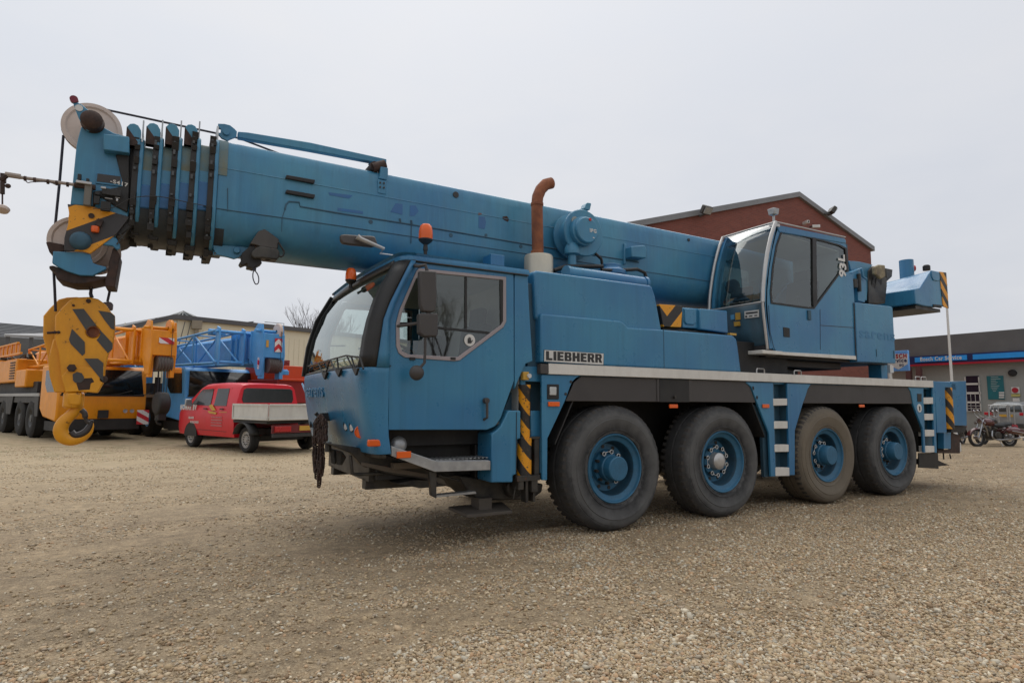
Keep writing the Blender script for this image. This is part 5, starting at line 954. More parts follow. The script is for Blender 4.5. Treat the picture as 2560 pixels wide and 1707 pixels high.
# ================================================================== PARKED CRANES BEHIND
DARKG = paint('dark_grey_chassis', (.030,.031,.032), (.045,.045,.045), .6, dirt=.5, dirtc=(.07,.06,.05))
TYRE_FAR = simple('far_tyre', (.022,.021,.020), .9)
GREYRAIL = simple('grey_rail', (.40,.40,.39), .5)
BLUE2 = paint('bright_blue_paint', (.085,.36,.74), (.065,.30,.64), .4, dirt=.2, dirtc=(.04,.08,.13), scale=2)
WSFAR = simple('far_windscreen', (.012,.014,.015), .12, spec=.35)
VGLASS = simple('van_glass', (.022,.026,.028), .08, spec=.6)
RWB = stripes('red_white_board', (.55,.02,.03), (.72,.70,.68), .30, (.6,0,1))
def chev(nm, cx): return stripes(nm, (.55,.02,.03), (.72,.70,.68), .30, (1,0,1), .1, vee=cx)
def far_crane(name, label, ox, oy, rz, paintm, boomshift, style, zlift=0):
    t = thing(name, label, 'mobile crane', (ox, oy, 0), rz)
    def O(nm, mb, mt, par=None, bevel=0): return obj(nm, mb, mt, par or t, bevel=bevel, local=True)
    W = 2.75 if style else 2.50
    mb = MB(); mb.box((.55,1.0,.55),(W-.55,12.5,1.30)); mb.box((.03,2.2,1.18),(W-.03,12.5,1.42)); O('chassis', mb, DARKG, bevel=.02)
    for x0, x1 in ((-.01,.03),(W-.03,W+.01)):
        mb = MB(); mb.box((x0,2.2,1.42),(x1,12.5,1.52)); O('deck_rail', mb, GREYRAIL)
        mb = MB(); mb.prism([(x0,2.2,.75),(x0,2.55,.75),(x0,2.75,1.41),(x0,2.2,1.41)],(.03,0,0)); mb.prism([(x0,6.2,.75),(x0,6.9,.75),(x0,7.2,1.41),(x0,5.9,1.41)],(.03,0,0)); mb.prism([(x0,10.2,.75),(x0,10.9,.75),(x0,11.2,1.41),(x0,9.9,1.41)],(.03,0,0)); O('side_skirt', mb, DARKG)
    for y in (3.3,4.95,7.7,9.3,11.6):
        for x, s in ((.02,1),(W-.02,-1)):
            mb = MB(); mb.lathe((x,y,.66),(s,0,0),[(.30,.02),(.40,-.01),(.58,0),(.655,.05),(.66,.30),(.6,.36),(.3,.36)],28); w = O('wheel', mb, TYRE_FAR)
            mb = MB(); mb.lathe((x,y,.66),(s,0,0),[(0,.02),(.12,.02),(.14,.10),(.27,.12),(.31,.02),(.33,.04)],20); O('rim', mb, paintm if style else simple('grey_rim', (.12,.12,.12)) if 'grey_rim' not in bpy.data.materials else bpy.data.materials['grey_rim'], w)
    # carrier cab
    prof = [(.10,.62),(.02,.80),(-.02,1.20),(.0,1.46),(.16,2.30),(.30,2.42),(2.05,2.42),(2.05,1.0),(1.6,.75)]
    mb = MB(); mb.prism([V((0,y,z)) for y, z in prof],(W,0,0)); cb = O('driver_cab', mb, paintm, bevel=.05)
    mb = MB(); mb.mesh([(.10,-.012,1.48),(W-.10,-.012,1.48),(W-.16,.145,2.30),(.16,.145,2.30)],[(0,1,2,3)]); mb.thick(.01); ws_ = O('windscreen', mb, WSFAR, cb)
    mb = MB(); mb.prism([V((-.01,.25,1.55)),V((-.01,1.2,1.55)),V((-.01,1.5,1.8)),V((-.01,1.5,2.25)),V((-.01,.35,2.25))],(.02,0,0)); mb.prism([V((W-.01,.25,1.55)),V((W-.01,1.2,1.55)),V((W-.01,1.5,1.8)),V((W-.01,1.5,2.25)),V((W-.01,.35,2.25))],(.02,0,0)); O('side_window', mb, WSFAR, cb)
    mb = MB(); mb.box((.08,-.02,1.43),(W-.08,.02,1.48)); O('windscreen_seal', mb, TRIM, cb)
    for x in (.5,1.3,2.1):
        mb = MB(); mb.tube([V((x,-.04,1.46)),V((x+.35,-.05,1.50)),V((x+.75,.0,1.62))],.014,5); O('wiper', mb, TRIM, ws_)
    mb = MB(); mb.box((.15,.05,.35),(W-.15,.5,.70)); mb.box((.2,.5,.3),(W-.2,2.2,.6)); mb.box((W/2-.14,-.08,.72),(W/2+.14,.02,.98)); O('bumper_underside', mb, BLACK)
    for x in (.42,.62,W-.62,W-.42):
        mb = MB(); mb.lathe((x,.0,.95),(0,-1,0),[(.06,0),(.065,.03),(.05,.025),(0,.02)],16); O('headlight', mb, GALV, cb)
    mb = MB(); mb.box((W-.30,-.16,.50),(W+.06,-.13,.98)); O('warning_board', mb, RWB, bevel=.004)
    mb = MB(); mb.tube([V((W+.02,.1,2.3)),V((W+.28,-.1,2.35)),V((W+.28,-.1,1.9))],.02,6); mb.box((W+.2,-.14,1.55),(W+.36,-.06,2.1)); O('mirror', mb, TRIM)
    # superstructure on the left
    mb = MB(); mb.box((.05,6.2,1.95),(1.0,10.6,2.85)); mb.box((.05,4.6,1.75),(.6,6.2,2.4)); mb.box((1.9,5.6,1.75),(2.7,7.4,3.4)); ss = O('engine_housing', mb, paintm, bevel=.05)
    mb = MB()
    for k in range(7): mb.box((.02,6.35,2.08+.10*k),(.06,7.1,2.12+.10*k))
    O('louvres', mb, DARKIN, ss)
    mb = MB(); mb.box((.3,4.0,1.5),(2.5,11.5,1.95)); mb.cyl((W/2,7.4,1.42),(W/2,7.4,1.9),.8,n=24); O('turntable', mb, BLACK, bevel=.02)
    mb = MB(); mb.box((.0,11.0,1.9),(2.75,12.2,3.0)); O('counterweight', mb, paintm, bevel=.05)
    # boom
    bx0, bx1 = .98+boomshift, 1.70+boomshift; z0, z1 = 2.50, 3.42
    mb = MB(); mb.prism([V((bx0,-2.3,z0+.15)),V((bx0+.2,-2.3,z0)),V((bx1-.2,-2.3,z0)),V((bx1,-2.3,z0+.15)),V((bx1,-2.3,z1-.1)),V((bx1-.1,-2.3,z1)),V((bx0+.1,-2.3,z1)),V((bx0,-2.3,z1-.1))],(0,13.0,.0)); bm_ = O('boom', mb, paintm, bevel=.02)
    for k, y in enumerate((-2.35,-2.05,-1.75,-1.45,-1.1)):
        mb = MB(); g_ = .03+.01*k; mb.box((bx0-g_,y-.03,z0-g_),(bx1+g_,y+.03,z1+g_+.08)); O('collar', mb, paintm, bm_, bevel=.01)
    hz0, hz1 = 2.10, 3.78
    for xx in (bx0+.0, bx1-.05):
        mb = MB(); mb.prism([V((xx,-3.0,3.7)),V((xx,-3.1,3.2)),V((xx,-3.15,2.75)),V((xx,-3.05,2.1)),V((xx,-2.75,2.1)),V((xx,-2.5,2.5)),V((xx,-2.35,2.6)),V((xx,-2.35,3.45)),V((xx,-2.7,3.75))],(.05,0,0)); O('head_plate', mb, paintm, bm_, bevel=.01)
    mb = MB(); mb.box((bx0+.02,-3.13,2.66),(bx1-.02,-3.05,3.42)); mb.box((bx0+.02,-3.0,2.0),(bx0+.14,-2.8,2.66)); mb.box((bx1-.14,-3.1,2.0),(bx1-.02,-2.8,2.66)); mb.tube([V((bx0-.15,-2.9,3.5)),V((bx1-.1,-2.9,3.5))],.05,10); mb.tube([V((bx1-.05,-2.9,2.3)),V((bx1+.25,-2.9,2.3))],.03,8); mb.box((bx1-.02,-3.05,2.15),(bx1+.22,-2.85,2.28)); O('head_front', mb, paintm, bm_, bevel=.015)
    mb = MB()
    for k in range(5): mb.lathe((bx0+.20+.085*k,-3.0,2.42),(1,0,0),[(0,0),(.24,0),(.20,.03),(.20,.045),(.24,.075),(0,.075)],24)
    O('head_sheaves', mb, paint('worn_sheave', (.10,.085,.08), (.16,.14,.13), .5, dirt=.4) if 'worn_sheave' not in bpy.data.materials else bpy.data.materials['worn_sheave'], bm_)
    mb = MB(); mb.lathe((bx1-.22,-2.95,3.52),(1,0,0),[(.05,0),(.24,0),(.26,.02),(.24,.05),(.26,.08),(.24,.1),(.05,.1)],32); O('top_sheave', mb, paintm if not style else SHEAVE, bm_)
    mb = MB(); mb.tube([V((bx1-.55,-2.8,3.80)),V((bx1+.02,-2.95,3.80)),V((bx1+.02,-2.95,3.35))],.010,5); mb.tube([V((bx1-.17,-3.2,3.5)),V((bx1-.17,-3.19,2.4))],.010,5); O('rope_guard_rod', mb, BLACK, bm_)
    if not style:
        mb = MB(); mb.box((bx0+.20,-3.16,3.02),(bx1-.10,-3.14,3.20)); O('warning_board', mb, RWB, bm_)
    else:
        mb = MB(); mb.box((bx0+.36,-3.16,2.85),(bx1-.12,-3.14,3.28)); O('warning_board', mb, chev('chevron_board', (bx0+bx1)/2+.12), bm_)
        mb = MB(); mb.box((bx0-.05,-2.92,2.3),(bx0+.16,-2.9,2.66)); O('warning_board', mb, RWB, bm_)
        mb = MB(); mb.box((bx0+.08,-3.15,2.98),(bx0+.16,-3.135,3.2)); O('sticker', mb, YELL, bm_)
    # lattice jib folded along the boom
    jy0, jy1 = -2.0, 6.4; x0, x1 = .04+boomshift*.8, .80+boomshift; jb = None
    zt = lambda y: 3.50-.035*(y-jy0); zb = lambda y: 2.48+(.0 if y < 0 else .01*y)
    mb = MB()
    for x in (x0, x1): mb.tube([V((x,jy0,zt(jy0))),V((x,jy1,zt(jy1)))],.042,8); mb.tube([V((x,jy0+.1,zb(jy0))),V((x,jy1,zb(jy1)))],.042,8)
    jb = O('lattice_jib', mb, paintm)
    ns = 5; ysx = [jy0+(jy1-jy0)*k/ns for k in range(ns+1)]
    mb = MB()
    for k in range(ns):
        a, b = ysx[k], ysx[k+1]
        for x in (x0, x1):
            if k % 2: mb.tube([V((x,a,zt(a))),V((x,b,zb(b)))],.028,6)
            else: mb.tube([V((x,a,zb(a))),V((x,b,zt(b)))],.028,6)
        mb.tube([V((x0,a,zt(a))),V((x1,b,zt(b)))],.02,6); mb.tube([V((x0,a,zb(a))),V((x1,b,zb(b)))],.02,6)
    for a in ysx:
        mb.tube([V((x0,a,zt(a))),V((x0,a,zb(a)))],.03,6); mb.tube([V((x1,a,zt(a))),V((x1,a,zb(a)))],.03,6); mb.tube([V((x0,a,zt(a))),V((x1,a,zt(a)))],.025,6); mb.tube([V((x0,a,zb(a))),V((x1,a,zb(a)))],.025,6)
    O('jib_lacing', mb, paintm, jb)
    mb = MB(); mb.prism([V((x0-.03,jy0-.25,3.55)),V((x0-.03,jy0-.25,2.42)),V((x0-.03,jy0-.05,2.42)),V((x0-.03,jy0-.05,3.62)),],(.05,0,0)); mb.prism([V((x1-.02,jy0-.25,3.55)),V((x1-.02,jy0-.25,2.42)),V((x1-.02,jy0-.05,2.42)),V((x1-.02,jy0-.05,3.62)),],(.05,0,0)); mb.tube([V((x0-.1,jy0-.15,2.5)),V((x1+.2,jy0-.15,2.5))],.05,8); mb.tube([V((x0-.1,jy0-.15,3.45)),V((bx1,jy0-.15,3.45))],.05,8)
    mb.box((x0+.1,jy0+.5,zt(0)-.02),(x0+.5,jy0+.9,zt(0)+.10)); mb.cyl((x0,jy0+.6,zt(0)+.1),(x1,jy0+.6,zt(0)+.1),.06,n=10)
    O('jib_head', mb, paintm, jb, bevel=.01)
    # walkway frame further back
    mb = MB(); mb.box((-.02,6.0,3.40),(.06,12.0,3.46)); mb.box((-.02,5.4,2.98),(.06,12.0,3.05)); 
    for k in range(8): y = 6.2+.75*k; mb.box((-.01,y,3.0),(.04,y+.08,3.42))
    mb.box((.08,6.0,2.98),(.1,12,3.4)); O('walkway_frame', mb, paintm, bevel=.005)
    mb = MB()
    for k in range(10): mb.obox((rnd.uniform(.1,.9),rnd.uniform(5,10),2.92),(rnd.uniform(.1,.3),rnd.uniform(.2,.6),rnd.uniform(.06,.2)),(0,0,rnd.uniform(0,3)))
    for k in range(6): y = rnd.uniform(4.5,10); mb.tube(curve([V((rnd.uniform(.1,.5),y,2.85)),V((rnd.uniform(0,.4),y+.3,3.0)),V((rnd.uniform(.1,.5),y+.8,2.88))]),.02,5)
    O('hoses_and_fittings', mb, GREASE)
    return t
oc1 = far_crane('parked_crane', 'orange mobile crane with lattice jib parked facing the yard behind the yellow hook', -7.12, 18.15, R(20), YELC, .50, 0)
p = on(470, 1000, 2, 1.4) if False else CAM+ray(462, 1000)*19.6
oc2 = far_crane('parked_crane', 'bright blue crane with lattice jib parked behind the red pickup', p.x, p.y, R(20), BLUE2, 0, 1)
# black hook block of the orange crane
M1 = wm(oc1); hk = thing('hook_block', 'black hook block hanging from the head of the orange crane', 'hook block', M1 @ V((1.90,-3.0,1.3)))
c = M1 @ V((1.90,-3.02,1.22)); dx = (M1.to_3x3() @ V((1,0,0)))
mb = MB(); mb.lathe(c-dx*.16, dx, [(0,0),(.30,0),(.34,.03),(.34,.29),(.30,.32),(0,.32)], 28); mb.obox(c-V((0,0,.35)), (.22,.3,.3), (0,0,R(20))); obj('block_body', mb, BLACK, hk, bevel=.01)
mb = MB(); mb.tube([c+V((.0,0,-.5))+dx*.1*math.cos(a)+V((0,0,.12*math.sin(a))) for a in [k*.5 for k in range(1,11)]], .035, 8); obj('hook', mb, BLACK, hk)
mb = MB()
for k in (-.12,-.04,.04,.12): mb.tube([c+dx*k+V((0,0,.25)), c+dx*k+V((0,0,1.1))], .009, 5)
obj('block_ropes', mb, ROPE, hk)
# red and orange machine beyond the pickup
q = CAM+ray(728, 1000)*20.5
mc = thing('skip_loader', 'red and orange machine body standing behind the pickup, beside the blue cab', 'machine', (q.x, q.y, 0), R(22))
def Ql(nm, mb, mt, par=None, bevel=.02): return obj(nm, mb, mt, par or mc, bevel=bevel, local=True)
mb = MB(); mb.prism([V((-.55,0,1.25)),V((2.4,0,1.25)),V((2.4,0,2.05)),V((-.55,0,2.05))],(0,2.5,0)); Ql('body', mb, simple('dull_red_paint', (.33,.015,.015), .5))
mb = MB(); mb.prism([V((-.42,-.05,2.06)),V((2.4,-.05,2.06)),V((2.3,-.05,2.50)),V((-.45,-.05,2.52))],(0,2.4,0)); mb.box((-.5,-.1,2.0),(2.4,0.0,2.08)); Ql('orange_hood', mb, simple('orange_red_paint', (.75,.07,.012), .4))
mb = MB(); mb.obox((-.45,.2,2.6),(.5,.5,.25),(0,.3,.2)); mb.cyl((-.1,.2,2.5),(-.1,.2,2.72),.09,n=12); Ql('hood_fittings', mb, simple('dark_red_metal', (.25,.02,.02), .5))
mb = MB(); mb.box((-.2,.1,.45),(.15,.5,1.25)); mb.box((.2,.3,.7),(2.2,2.2,1.25)); Ql('frame', mb, simple('beige_metal', (.30,.27,.20), .6))
for x in (.0, 1.8):
    for y in (.3, 2.0): mb = MB(); mb.cyl((x,y,.5),(x+.3,y,.5),.5,n=24); Ql('wheel', mb, TYRE_FAR)
# ================================================================== RED PICKUP
van = thing('pickup_van', 'red double cab pickup with pale dropside bed parked in front of the blue crane', 'van', (-1.50, 12.12, 0), R(23))
def VO(nm, mb, mt, par=None, bevel=0, seg=2): return obj(nm, mb, mt, par or van, bevel=bevel, local=True, seg=seg)
def vsec(y):            # cross section of the cab at distance y in front of the rear axle
    tab = [(.60,.95,1.76,.78),(.75,.95,1.79,.80),(1.6,.95,1.82,.82),(2.5,.95,1.80,.80),(2.85,.95,1.71,.78),(3.15,.95,1.50,.84),(3.42,.945,1.20,.925),(3.62,.93,1.13,.91),(3.85,.88,1.02,.84),(3.95,.80,.86,.74)]
    for A, B in zip(tab, tab[1:]):
        if y <= B[0]+1e-6: break
    f = (y-A[0])/(B[0]-A[0]); w, zt_, wt = [A[i]+(B[i]-A[i])*f for i in (1,2,3)]
    bz = .36; belt = min(1.12, zt_-.05)
    P = [(w*.96,bz),(w,.55),(w,.85),(w-.01,belt),(wt+.02,zt_-.12),(wt-.06,zt_-.03),(wt-.2,zt_),(0,zt_+.015)]
    return [V((-x,y,z)) for x, z in P]+[V((x,y,z)) for x, z in P[::-1][1:]]
mb = MB(); mb.loft([vsec(y) for y in (.60,.75,1.6,2.5,2.85,3.15,3.42,3.62,3.85,3.95)], cap=True); vb = VO('cab_body', mb, RED, bevel=.02)
mb = MB(); mb.prism([V((-.72,.585,1.27)),V((.72,.585,1.27)),V((.76,.585,1.36)),V((.72,.585,1.62)),V((.64,.585,1.66)),V((-.64,.585,1.66)),V((-.72,.585,1.62)),V((-.76,.585,1.36))],(0,.03,0)); VO('rear_window', mb, VGLASS, vb, bevel=.006)
def sidepoly(pts, off=.012):
    out = []
    for y, z in pts:
        S = vsec(max(.61, y)); L_ = S[:8]; x = None
        for a, b in zip(L_, L_[1:]):
            if a.z <= z <= b.z: x = a.x+(b.x-a.x)*((z-a.z)/(b.z-a.z)); break
        out.append(V(((x if x is not None else -.9)-off, y, z)))
    return out
for sg in (1, -1):
    fl2 = lambda P: [V((p.x*sg, p.y, p.z)) for p in P]
    for pts in ([(1.05,1.18),(1.72,1.18),(1.70,1.65),(1.10,1.65)],[(1.92,1.18),(3.02,1.20),(2.78,1.53),(2.62,1.63),(1.94,1.65)]):
        mb = MB(); mb.prism(fl2(sidepoly(pts)), (.02*sg,0,0)); VO('side_window', mb, VGLASS, vb)
    for ln in ([(1.86,.50),(1.86,1.68)],[(.98,.5),(.98,1.66)],[(3.05,.52),(3.12,1.15)],[(.98,.5),(3.05,.52)]):
        mb = MB(); mb.tube(fl2(sidepoly(ln, .0)), .006, 4); VO('door_gap', mb, TRIM, vb)
    mb = MB(); P = sidepoly([(.99,1.02),(3.86,1.02)],.003); mb.prism(fl2(sidepoly([(.99,1.005),(3.6,1.0),(3.6,1.015),(.99,1.02)],.003)),(.003*sg,0,0)); VO('yellow_line', mb, YELL, vb)
    mb = MB(); c_ = V((-.945*sg,2.95,.34)); mb.prism([c_+V((0,.368*math.cos(a),.368*math.sin(a))) for a in [-.05+k*(math.pi+.1)/18 for k in range(19)]], (-.012*sg,0,0)); VO('wheel_arch', mb, TRIM, vb)
    for nm, y in (('wheel',0.0),('wheel',2.95)):
        mb = MB(); mb.lathe(V((-.93*sg,y,.335)),(sg,0,0),[(.20,.02),(.22,-.012),(.30,-.02),(.328,.01),(.335,.05),(.335,.17),(.30,.2),(.2,.2)],36); w_ = VO(nm, mb, TYRE_FAR)
        mb = MB(); mb.lathe(V((-.93*sg,y,.335)),(sg,0,0),[(0,.0),(.05,-.005),(.07,.02),(.16,.005),(.17,.02),(.19,.02),(.205,.0),(.215,.0),(.215,.03)],32); mb.mi=1
        for k in range(12): a = k*math.pi/6; mb.cyl(V((-.93*sg-.004*sg,y+.125*math.cos(a),.335+.125*math.sin(a))),V((-.93*sg+.02*sg,y+.125*math.cos(a),.335+.125*math.sin(a))),.016,n=8)
        VO('rim', mb, [simple('grey_wheel_rim', (.36,.34,.31), .4) if 'grey_wheel_rim' not in bpy.data.materials else bpy.data.materials['grey_wheel_rim'], MARK], w_)
    mb = MB(); mb.prism(fl2([V((-.97,2.86,1.14)),V((-1.17,2.86,1.16)),V((-1.17,2.86,1.36)),V((-1.0,2.86,1.36))]),(0,.08,0)); VO('mirror', mb, simple('silver_mirror', (.35,.36,.38), .2, metal=.6), vb, bevel=.02)
mb = MB(); mb.mesh([vsec(2.86)[4]+V((0,.01,.01)), vsec(2.86)[10]+V((0,.01,.01)), vsec(3.40)[11]+V((0,.01,.02)), vsec(3.40)[3]+V((0,.01,.02))],[(0,1,2,3)]); mb.thick(.01); VO('windscreen', mb, VGLASS, vb)
# lettering on the doors
mb = MB(); text_into(mb, 'HOMAR BV', V((-.972,3.62,1.055)), (0,-1,0), (0,0,1), .20, .006, .009, shear=.15, fit=1.0); VO('lettering', mb, WHITE, vb)
mb = MB(); text_into(mb, 'CRANES', V((-.962,3.10,.80)), (0,-1,0),(0,0,1), .09, .003, .002, fit=.32); text_into(mb, 'WORLDWIDE', V((-.962,2.98,.68)), (0,-1,0),(0,0,1), .09, .003, .002, fit=.50)
VO('lettering', mb, WHITE, vb)
mb = MB()
for k in range(4):
    for j in range(7): mb.box((-.966,1.78-.085*j-.06-.02*(k%2),.86-.075*k),(-.955,1.78-.085*j,.885-.075*k))
VO('small_print', mb, simple('faded_pink', (.50,.20,.20), .5), vb)
mb = MB(); mb.mi=0; mb.prism([V((-.966,1.95,1.18)),V((-.966,1.80,1.22)),V((-.966,1.55,1.06)),V((-.966,1.75,1.04))],(.008,0,0)); mb.prism([V((-.966,1.98,1.04)),V((-.966,1.50,1.0)),V((-.966,1.55,.95)),V((-.966,1.92,.98))],(.008,0,0)); VO('yellow_emblem', mb, YELL, vb)
mb = MB()
for y in (1.15, 2.05): mb.box((-.985,y,1.08),(-.955,y+.16,1.11))
VO('door_handle', mb, TRIM, vb)
# bed
BEDM = paint('pale_grey_dropside', (.66,.65,.60), (.58,.57,.53), .45, dirt=.3, dirtc=(.25,.22,.18))
mb = MB(); mb.box((-1.0,-1.10,.84),(1.0,.57,.90)); bd = VO('bed_floor', mb, BEDM)
for x0, x1 in ((-1.02,-.99),(.99,1.02)):
    mb = MB(); mb.box((x0,-1.10,.86),(x1,.57,1.24)); dsd = VO('dropside', mb, BEDM, bevel=.006)
    mb = MB(); s = -1 if x0 < 0 else 1; xx = s*1.03
    mb.box((min(xx,xx+.012*s),-1.12,1.20),(max(xx,xx+.012*s),.54,1.25)); mb.box((min(xx,xx+.012*s),-1.12,.85),(max(xx,xx+.012*s),.54,.90)); mb.box((min(xx,xx+.012*s),-1.13,.85),(max(xx,xx+.012*s),-1.09,1.25)); mb.box((min(xx,xx+.012*s),.50,.85),(max(xx,xx+.012*s),.54,1.25)); VO('dropside_frame', mb, BEDM, dsd)
mb = MB(); mb.box((-.99,-1.13,.86),(.99,-1.10,1.24)); mb.box((-.99,-1.15,1.20),(.99,-1.13,1.25)); mb.box((-.99,-1.15,.85),(.99,-1.13,.90)); VO('tailgate', mb, BEDM, bevel=.004)
mb = MB(); mb.box((-.97,-1.0,.76),(.97,.6,.83)); mb.box((-.40,-1.1,.42),(.40,3.2,.60)); mb.box((-.75,-.1,.28),(.75,.1,.42)); mb.box((-.85,-1.12,.42),(.85,-1.04,.52)); VO('chassis', mb, DARKG, bevel=.01)
for x in (-.62,.62):
    mb = MB(); mb.box((x-.22,-1.18,.56),(x+.22,-1.12,.70)); VO('tail_light', mb, simple('red_light', (.5,.02,.02), .25) if 'red_light' not in bpy.data.materials else bpy.data.materials['red_light'], bevel=.01)
mb = MB(); mb.box((-.9,-1.14,.53),(.9,-1.10,.73)); VO('rear_bar', mb, simple('dark_red_bar', (.16,.012,.015), .5))
mb = MB(); mb.box((-.15,-1.16,.58),(.30,-1.14,.70)); VO('number_plate', mb, YELL)
for x in (-.93,.93):
    mb = MB(); mb.loft([[V((x+s_, .42*math.cos(a), .34+.42*math.sin(a))) for s_ in (-.14,.14)] for a in [.3+k*(math.pi-.6)/12 for k in range(13)]]); mb.thick(.015); VO('mudguard', mb, DARKG)
# ================================================================== BUILDINGS
def onp(px, py, p0, n):
    d = ray(px, py); p0 = V(p0); n = V(n); t_ = (p0-CAM).dot(n)/d.dot(n); return CAM+d*t_
BEIGE = paint('cream_cladding', (.74,.68,.52), (.70,.64,.48), .6, dirt=.08, dirtc=(.3,.26,.18), scale=.1, bumpy=0)
ROOFG = simple('grey_roof_edge', (.10,.10,.105), .6)
wh = thing('warehouse', 'long cream clad warehouse with dark roof edge behind the parked cranes', 'building', (-2.7, 39.9, 0))
p0, n_, dr_ = V((-2.7,39.9,0)), V((.385,-.923,0)), V((.923,.385,0))
G = lambda x, y: onp(*zG(x, y), p0, n_)
a0 = G(760,500); a1 = G(1130,412); a2 = G(1290,428); a3 = G(1986,497); ext = a3+(a3-a2)*1.6; ext.z = a3.z
back = V((-.385,.923,0))*22
f_ = [V((a0.x,a0.y,-.05)), a0, a1, a2, a3, ext, V((ext.x,ext.y,-.05))]
mb = MB(); mb.prism(f_, back); wl_ = obj('wall', mb, BEIGE, wh)
mb = MB()
for A, B in ((a0,a1),(a1,a2),(a2,a3),(a3,ext)):
    nrm = V((.385,-.923,0))*.25; mb.prism([A+nrm, B+nrm, B+nrm+V((0,0,.30)), A+nrm+V((0,0,.30))], back*1.01-nrm)
obj('roof', mb, ROOFG, wh)
mb = MB(); q = G(1287,430); mb.box((q.x-.12,q.y-.35,0),(q.x+.12,q.y-.1,q.z)); mb.box((q.x-.3,q.y-.45,q.z-.5),(q.x+.3,q.y-.1,q.z+.05)); obj('downpipe', mb, simple('taupe_pipe', (.28,.24,.18), .6), wh)
mb = MB()
for k in range(1, 60):
    q = a0.lerp(ext, k/60); mb.obox(V((q.x,q.y,3.0))+n_*.012, (.03,.02,6.0), (0,0,math.atan2(.385,.923)))
obj('cladding_ribs', mb, BEIGE, wl_)
for x in (1200, 1240):
    mb = MB(); mb.tube([G(x,430)+n_*.2, G(x-40,580)+n_*.2], .025, 5); obj('cable', mb, ROOFG, wh)
apx = onp(*zG(1198,362), p0+back*.25, n_); sk = MB(); base = [onp(*zG(x,y), p0+back*f, n_) for x, y, f in ((1085,400,.1),(1285,405,.1),(1290,402,.5),(1130,396,.5))]
for i in range(4):
    A, B = base[i], base[(i+1)%4]; sk.tube([A, apx], .07, 5); sk.tube([A, B], .06, 5)
    for k in (1,2,3): sk.tube([A.lerp(B,k/4), apx.lerp(A.lerp(B,k/4),.12)], .035, 4)
obj('skylight_pyramid', sk, simple('dark_glazing_bars', (.12,.13,.13), .4), wh)
mb = MB(); c0 = onp(*zG(1198,405), p0+back*.28, n_); mb.mesh(base+[apx-V((0,0,.12))], [(0,1,4),(1,2,4),(2,3,4),(3,0,4)]); obj('skylight_glass', mb, glass('skylight_glass', (.8,.85,.85), .85, base=.1), wh)
for xs_ in (1590, 1960):
    mb = MB(); A = G(xs_,438+(xs_-1590)*.115)-n_*2; mb.prism([A, A+dr_*1.6, A+dr_*1.9+V((0,0,.5)), A+dr_*1.5+V((0,0,.42))], back*.12); obj('roof_vent', mb, ROOFG, wh)
DARKR = paint('dark_roof_tiles', (.10,.105,.115), (.085,.09,.10), .6, dirt=.2, scale=.3)
ds = thing('shed', 'low dark grey roofed shed on the far left behind the orange crane', 'building', (-14, 46, 0), R(15))
p0s, ns_ = V((-14.2,46.5,0)), V((.28,-.96,0)); GS = lambda px, py: onp(px, py, p0s, ns_)
A = GS(-60, 798); B = GS(330, 832); C_ = GS(330, 862); D = GS(-60, 862)
mb = MB(); mb.prism([V((A.x,A.y,0)), V((B.x,B.y,0)), V((B.x,B.y,C_.z)), V((A.x,A.y,C_.z))], (-3,10,0)); obj('wall', mb, simple('grey_wall', (.13,.13,.13), .8), ds)
mb = MB(); mb.mesh([V((A.x,A.y,C_.z)), V((B.x,B.y,C_.z)), V((B.x-1.5,B.y+5,B.z+.4)), V((A.x-1.5,A.y+5,A.z+.4)), V((A.x-3,A.y+10,C_.z)), V((B.x-3,B.y+10,C_.z))],[(0,1,2,3),(3,2,5,4),(0,3,4),(1,5,2)]); rf_ = obj('roof', mb, DARKR, ds)
mb = MB()
for k in range(9): f = (k+.5)/9; mb.tube([V((A.x-1.5*f,A.y+5*f,C_.z+(A.z+.4-C_.z)*f+.03)), V((B.x-1.5*f,B.y+5*f,C_.z+(B.z+.4-C_.z)*f+.03))],.03,4)
obj('roof_ridges', mb, DARKR, rf_)
q1, q2, q3, q4 = [onp(x, y, V((-12,38,0)), ns_) for x, y in ((12,836),(140,841),(140,826),(24,828))]
cpy = thing('canopy', 'pale grey lean-to canopy in front of the dark roofed shed', 'canopy', (q1.x, q1.y, 0))
mb = MB(); mb.prism([q1, q2, q3+V((-.6,2,0)), q4+V((-.6,2,0))], (0,0,-.12)); obj('roof', mb, simple('pale_sheet', (.33,.33,.33), .6), cpy)
mb = MB(); 
for f in (.05,.5,.95): q = q1.lerp(q2,f); mb.box((q.x-.08,q.y+.1,0),(q.x+.08,q.y+.26,q.z))
obj('canopy_posts', mb, ROOFG, cpy)
# brick hall
BYW = 11.0
m, t, b = nt('red_brick'); co = coords(t); br = N(t, 'ShaderNodeTexBrick'); mp = N(t, 'ShaderNodeMapping'); mp.inputs['Rotation'].default_value = (R(90),0,0); t.links.new(co, mp.inputs[0]); 
sx_ = N(t, 'ShaderNodeSeparateXYZ'); t.links.new(co, sx_.inputs[0]); cb_ = N(t, 'ShaderNodeCombineXYZ'); t.links.new(mathn(t,'ADD',sx_.outputs[0],sx_.outputs[1]), cb_.inputs[0]); t.links.new(sx_.outputs[2], cb_.inputs[1]); t.links.new(cb_.outputs[0], br.inputs['Vector'])
br.inputs['Scale'].default_value = 1; br.inputs['Brick Width'].default_value = .22; br.inputs['Row Height'].default_value = .075; br.inputs['Mortar Size'].default_value = .008
br.inputs['Color1'].default_value = (.27,.072,.046,1); br.inputs['Color2'].default_value = (.185,.050,.034,1); br.inputs['Mortar'].default_value = (.20,.115,.09,1)
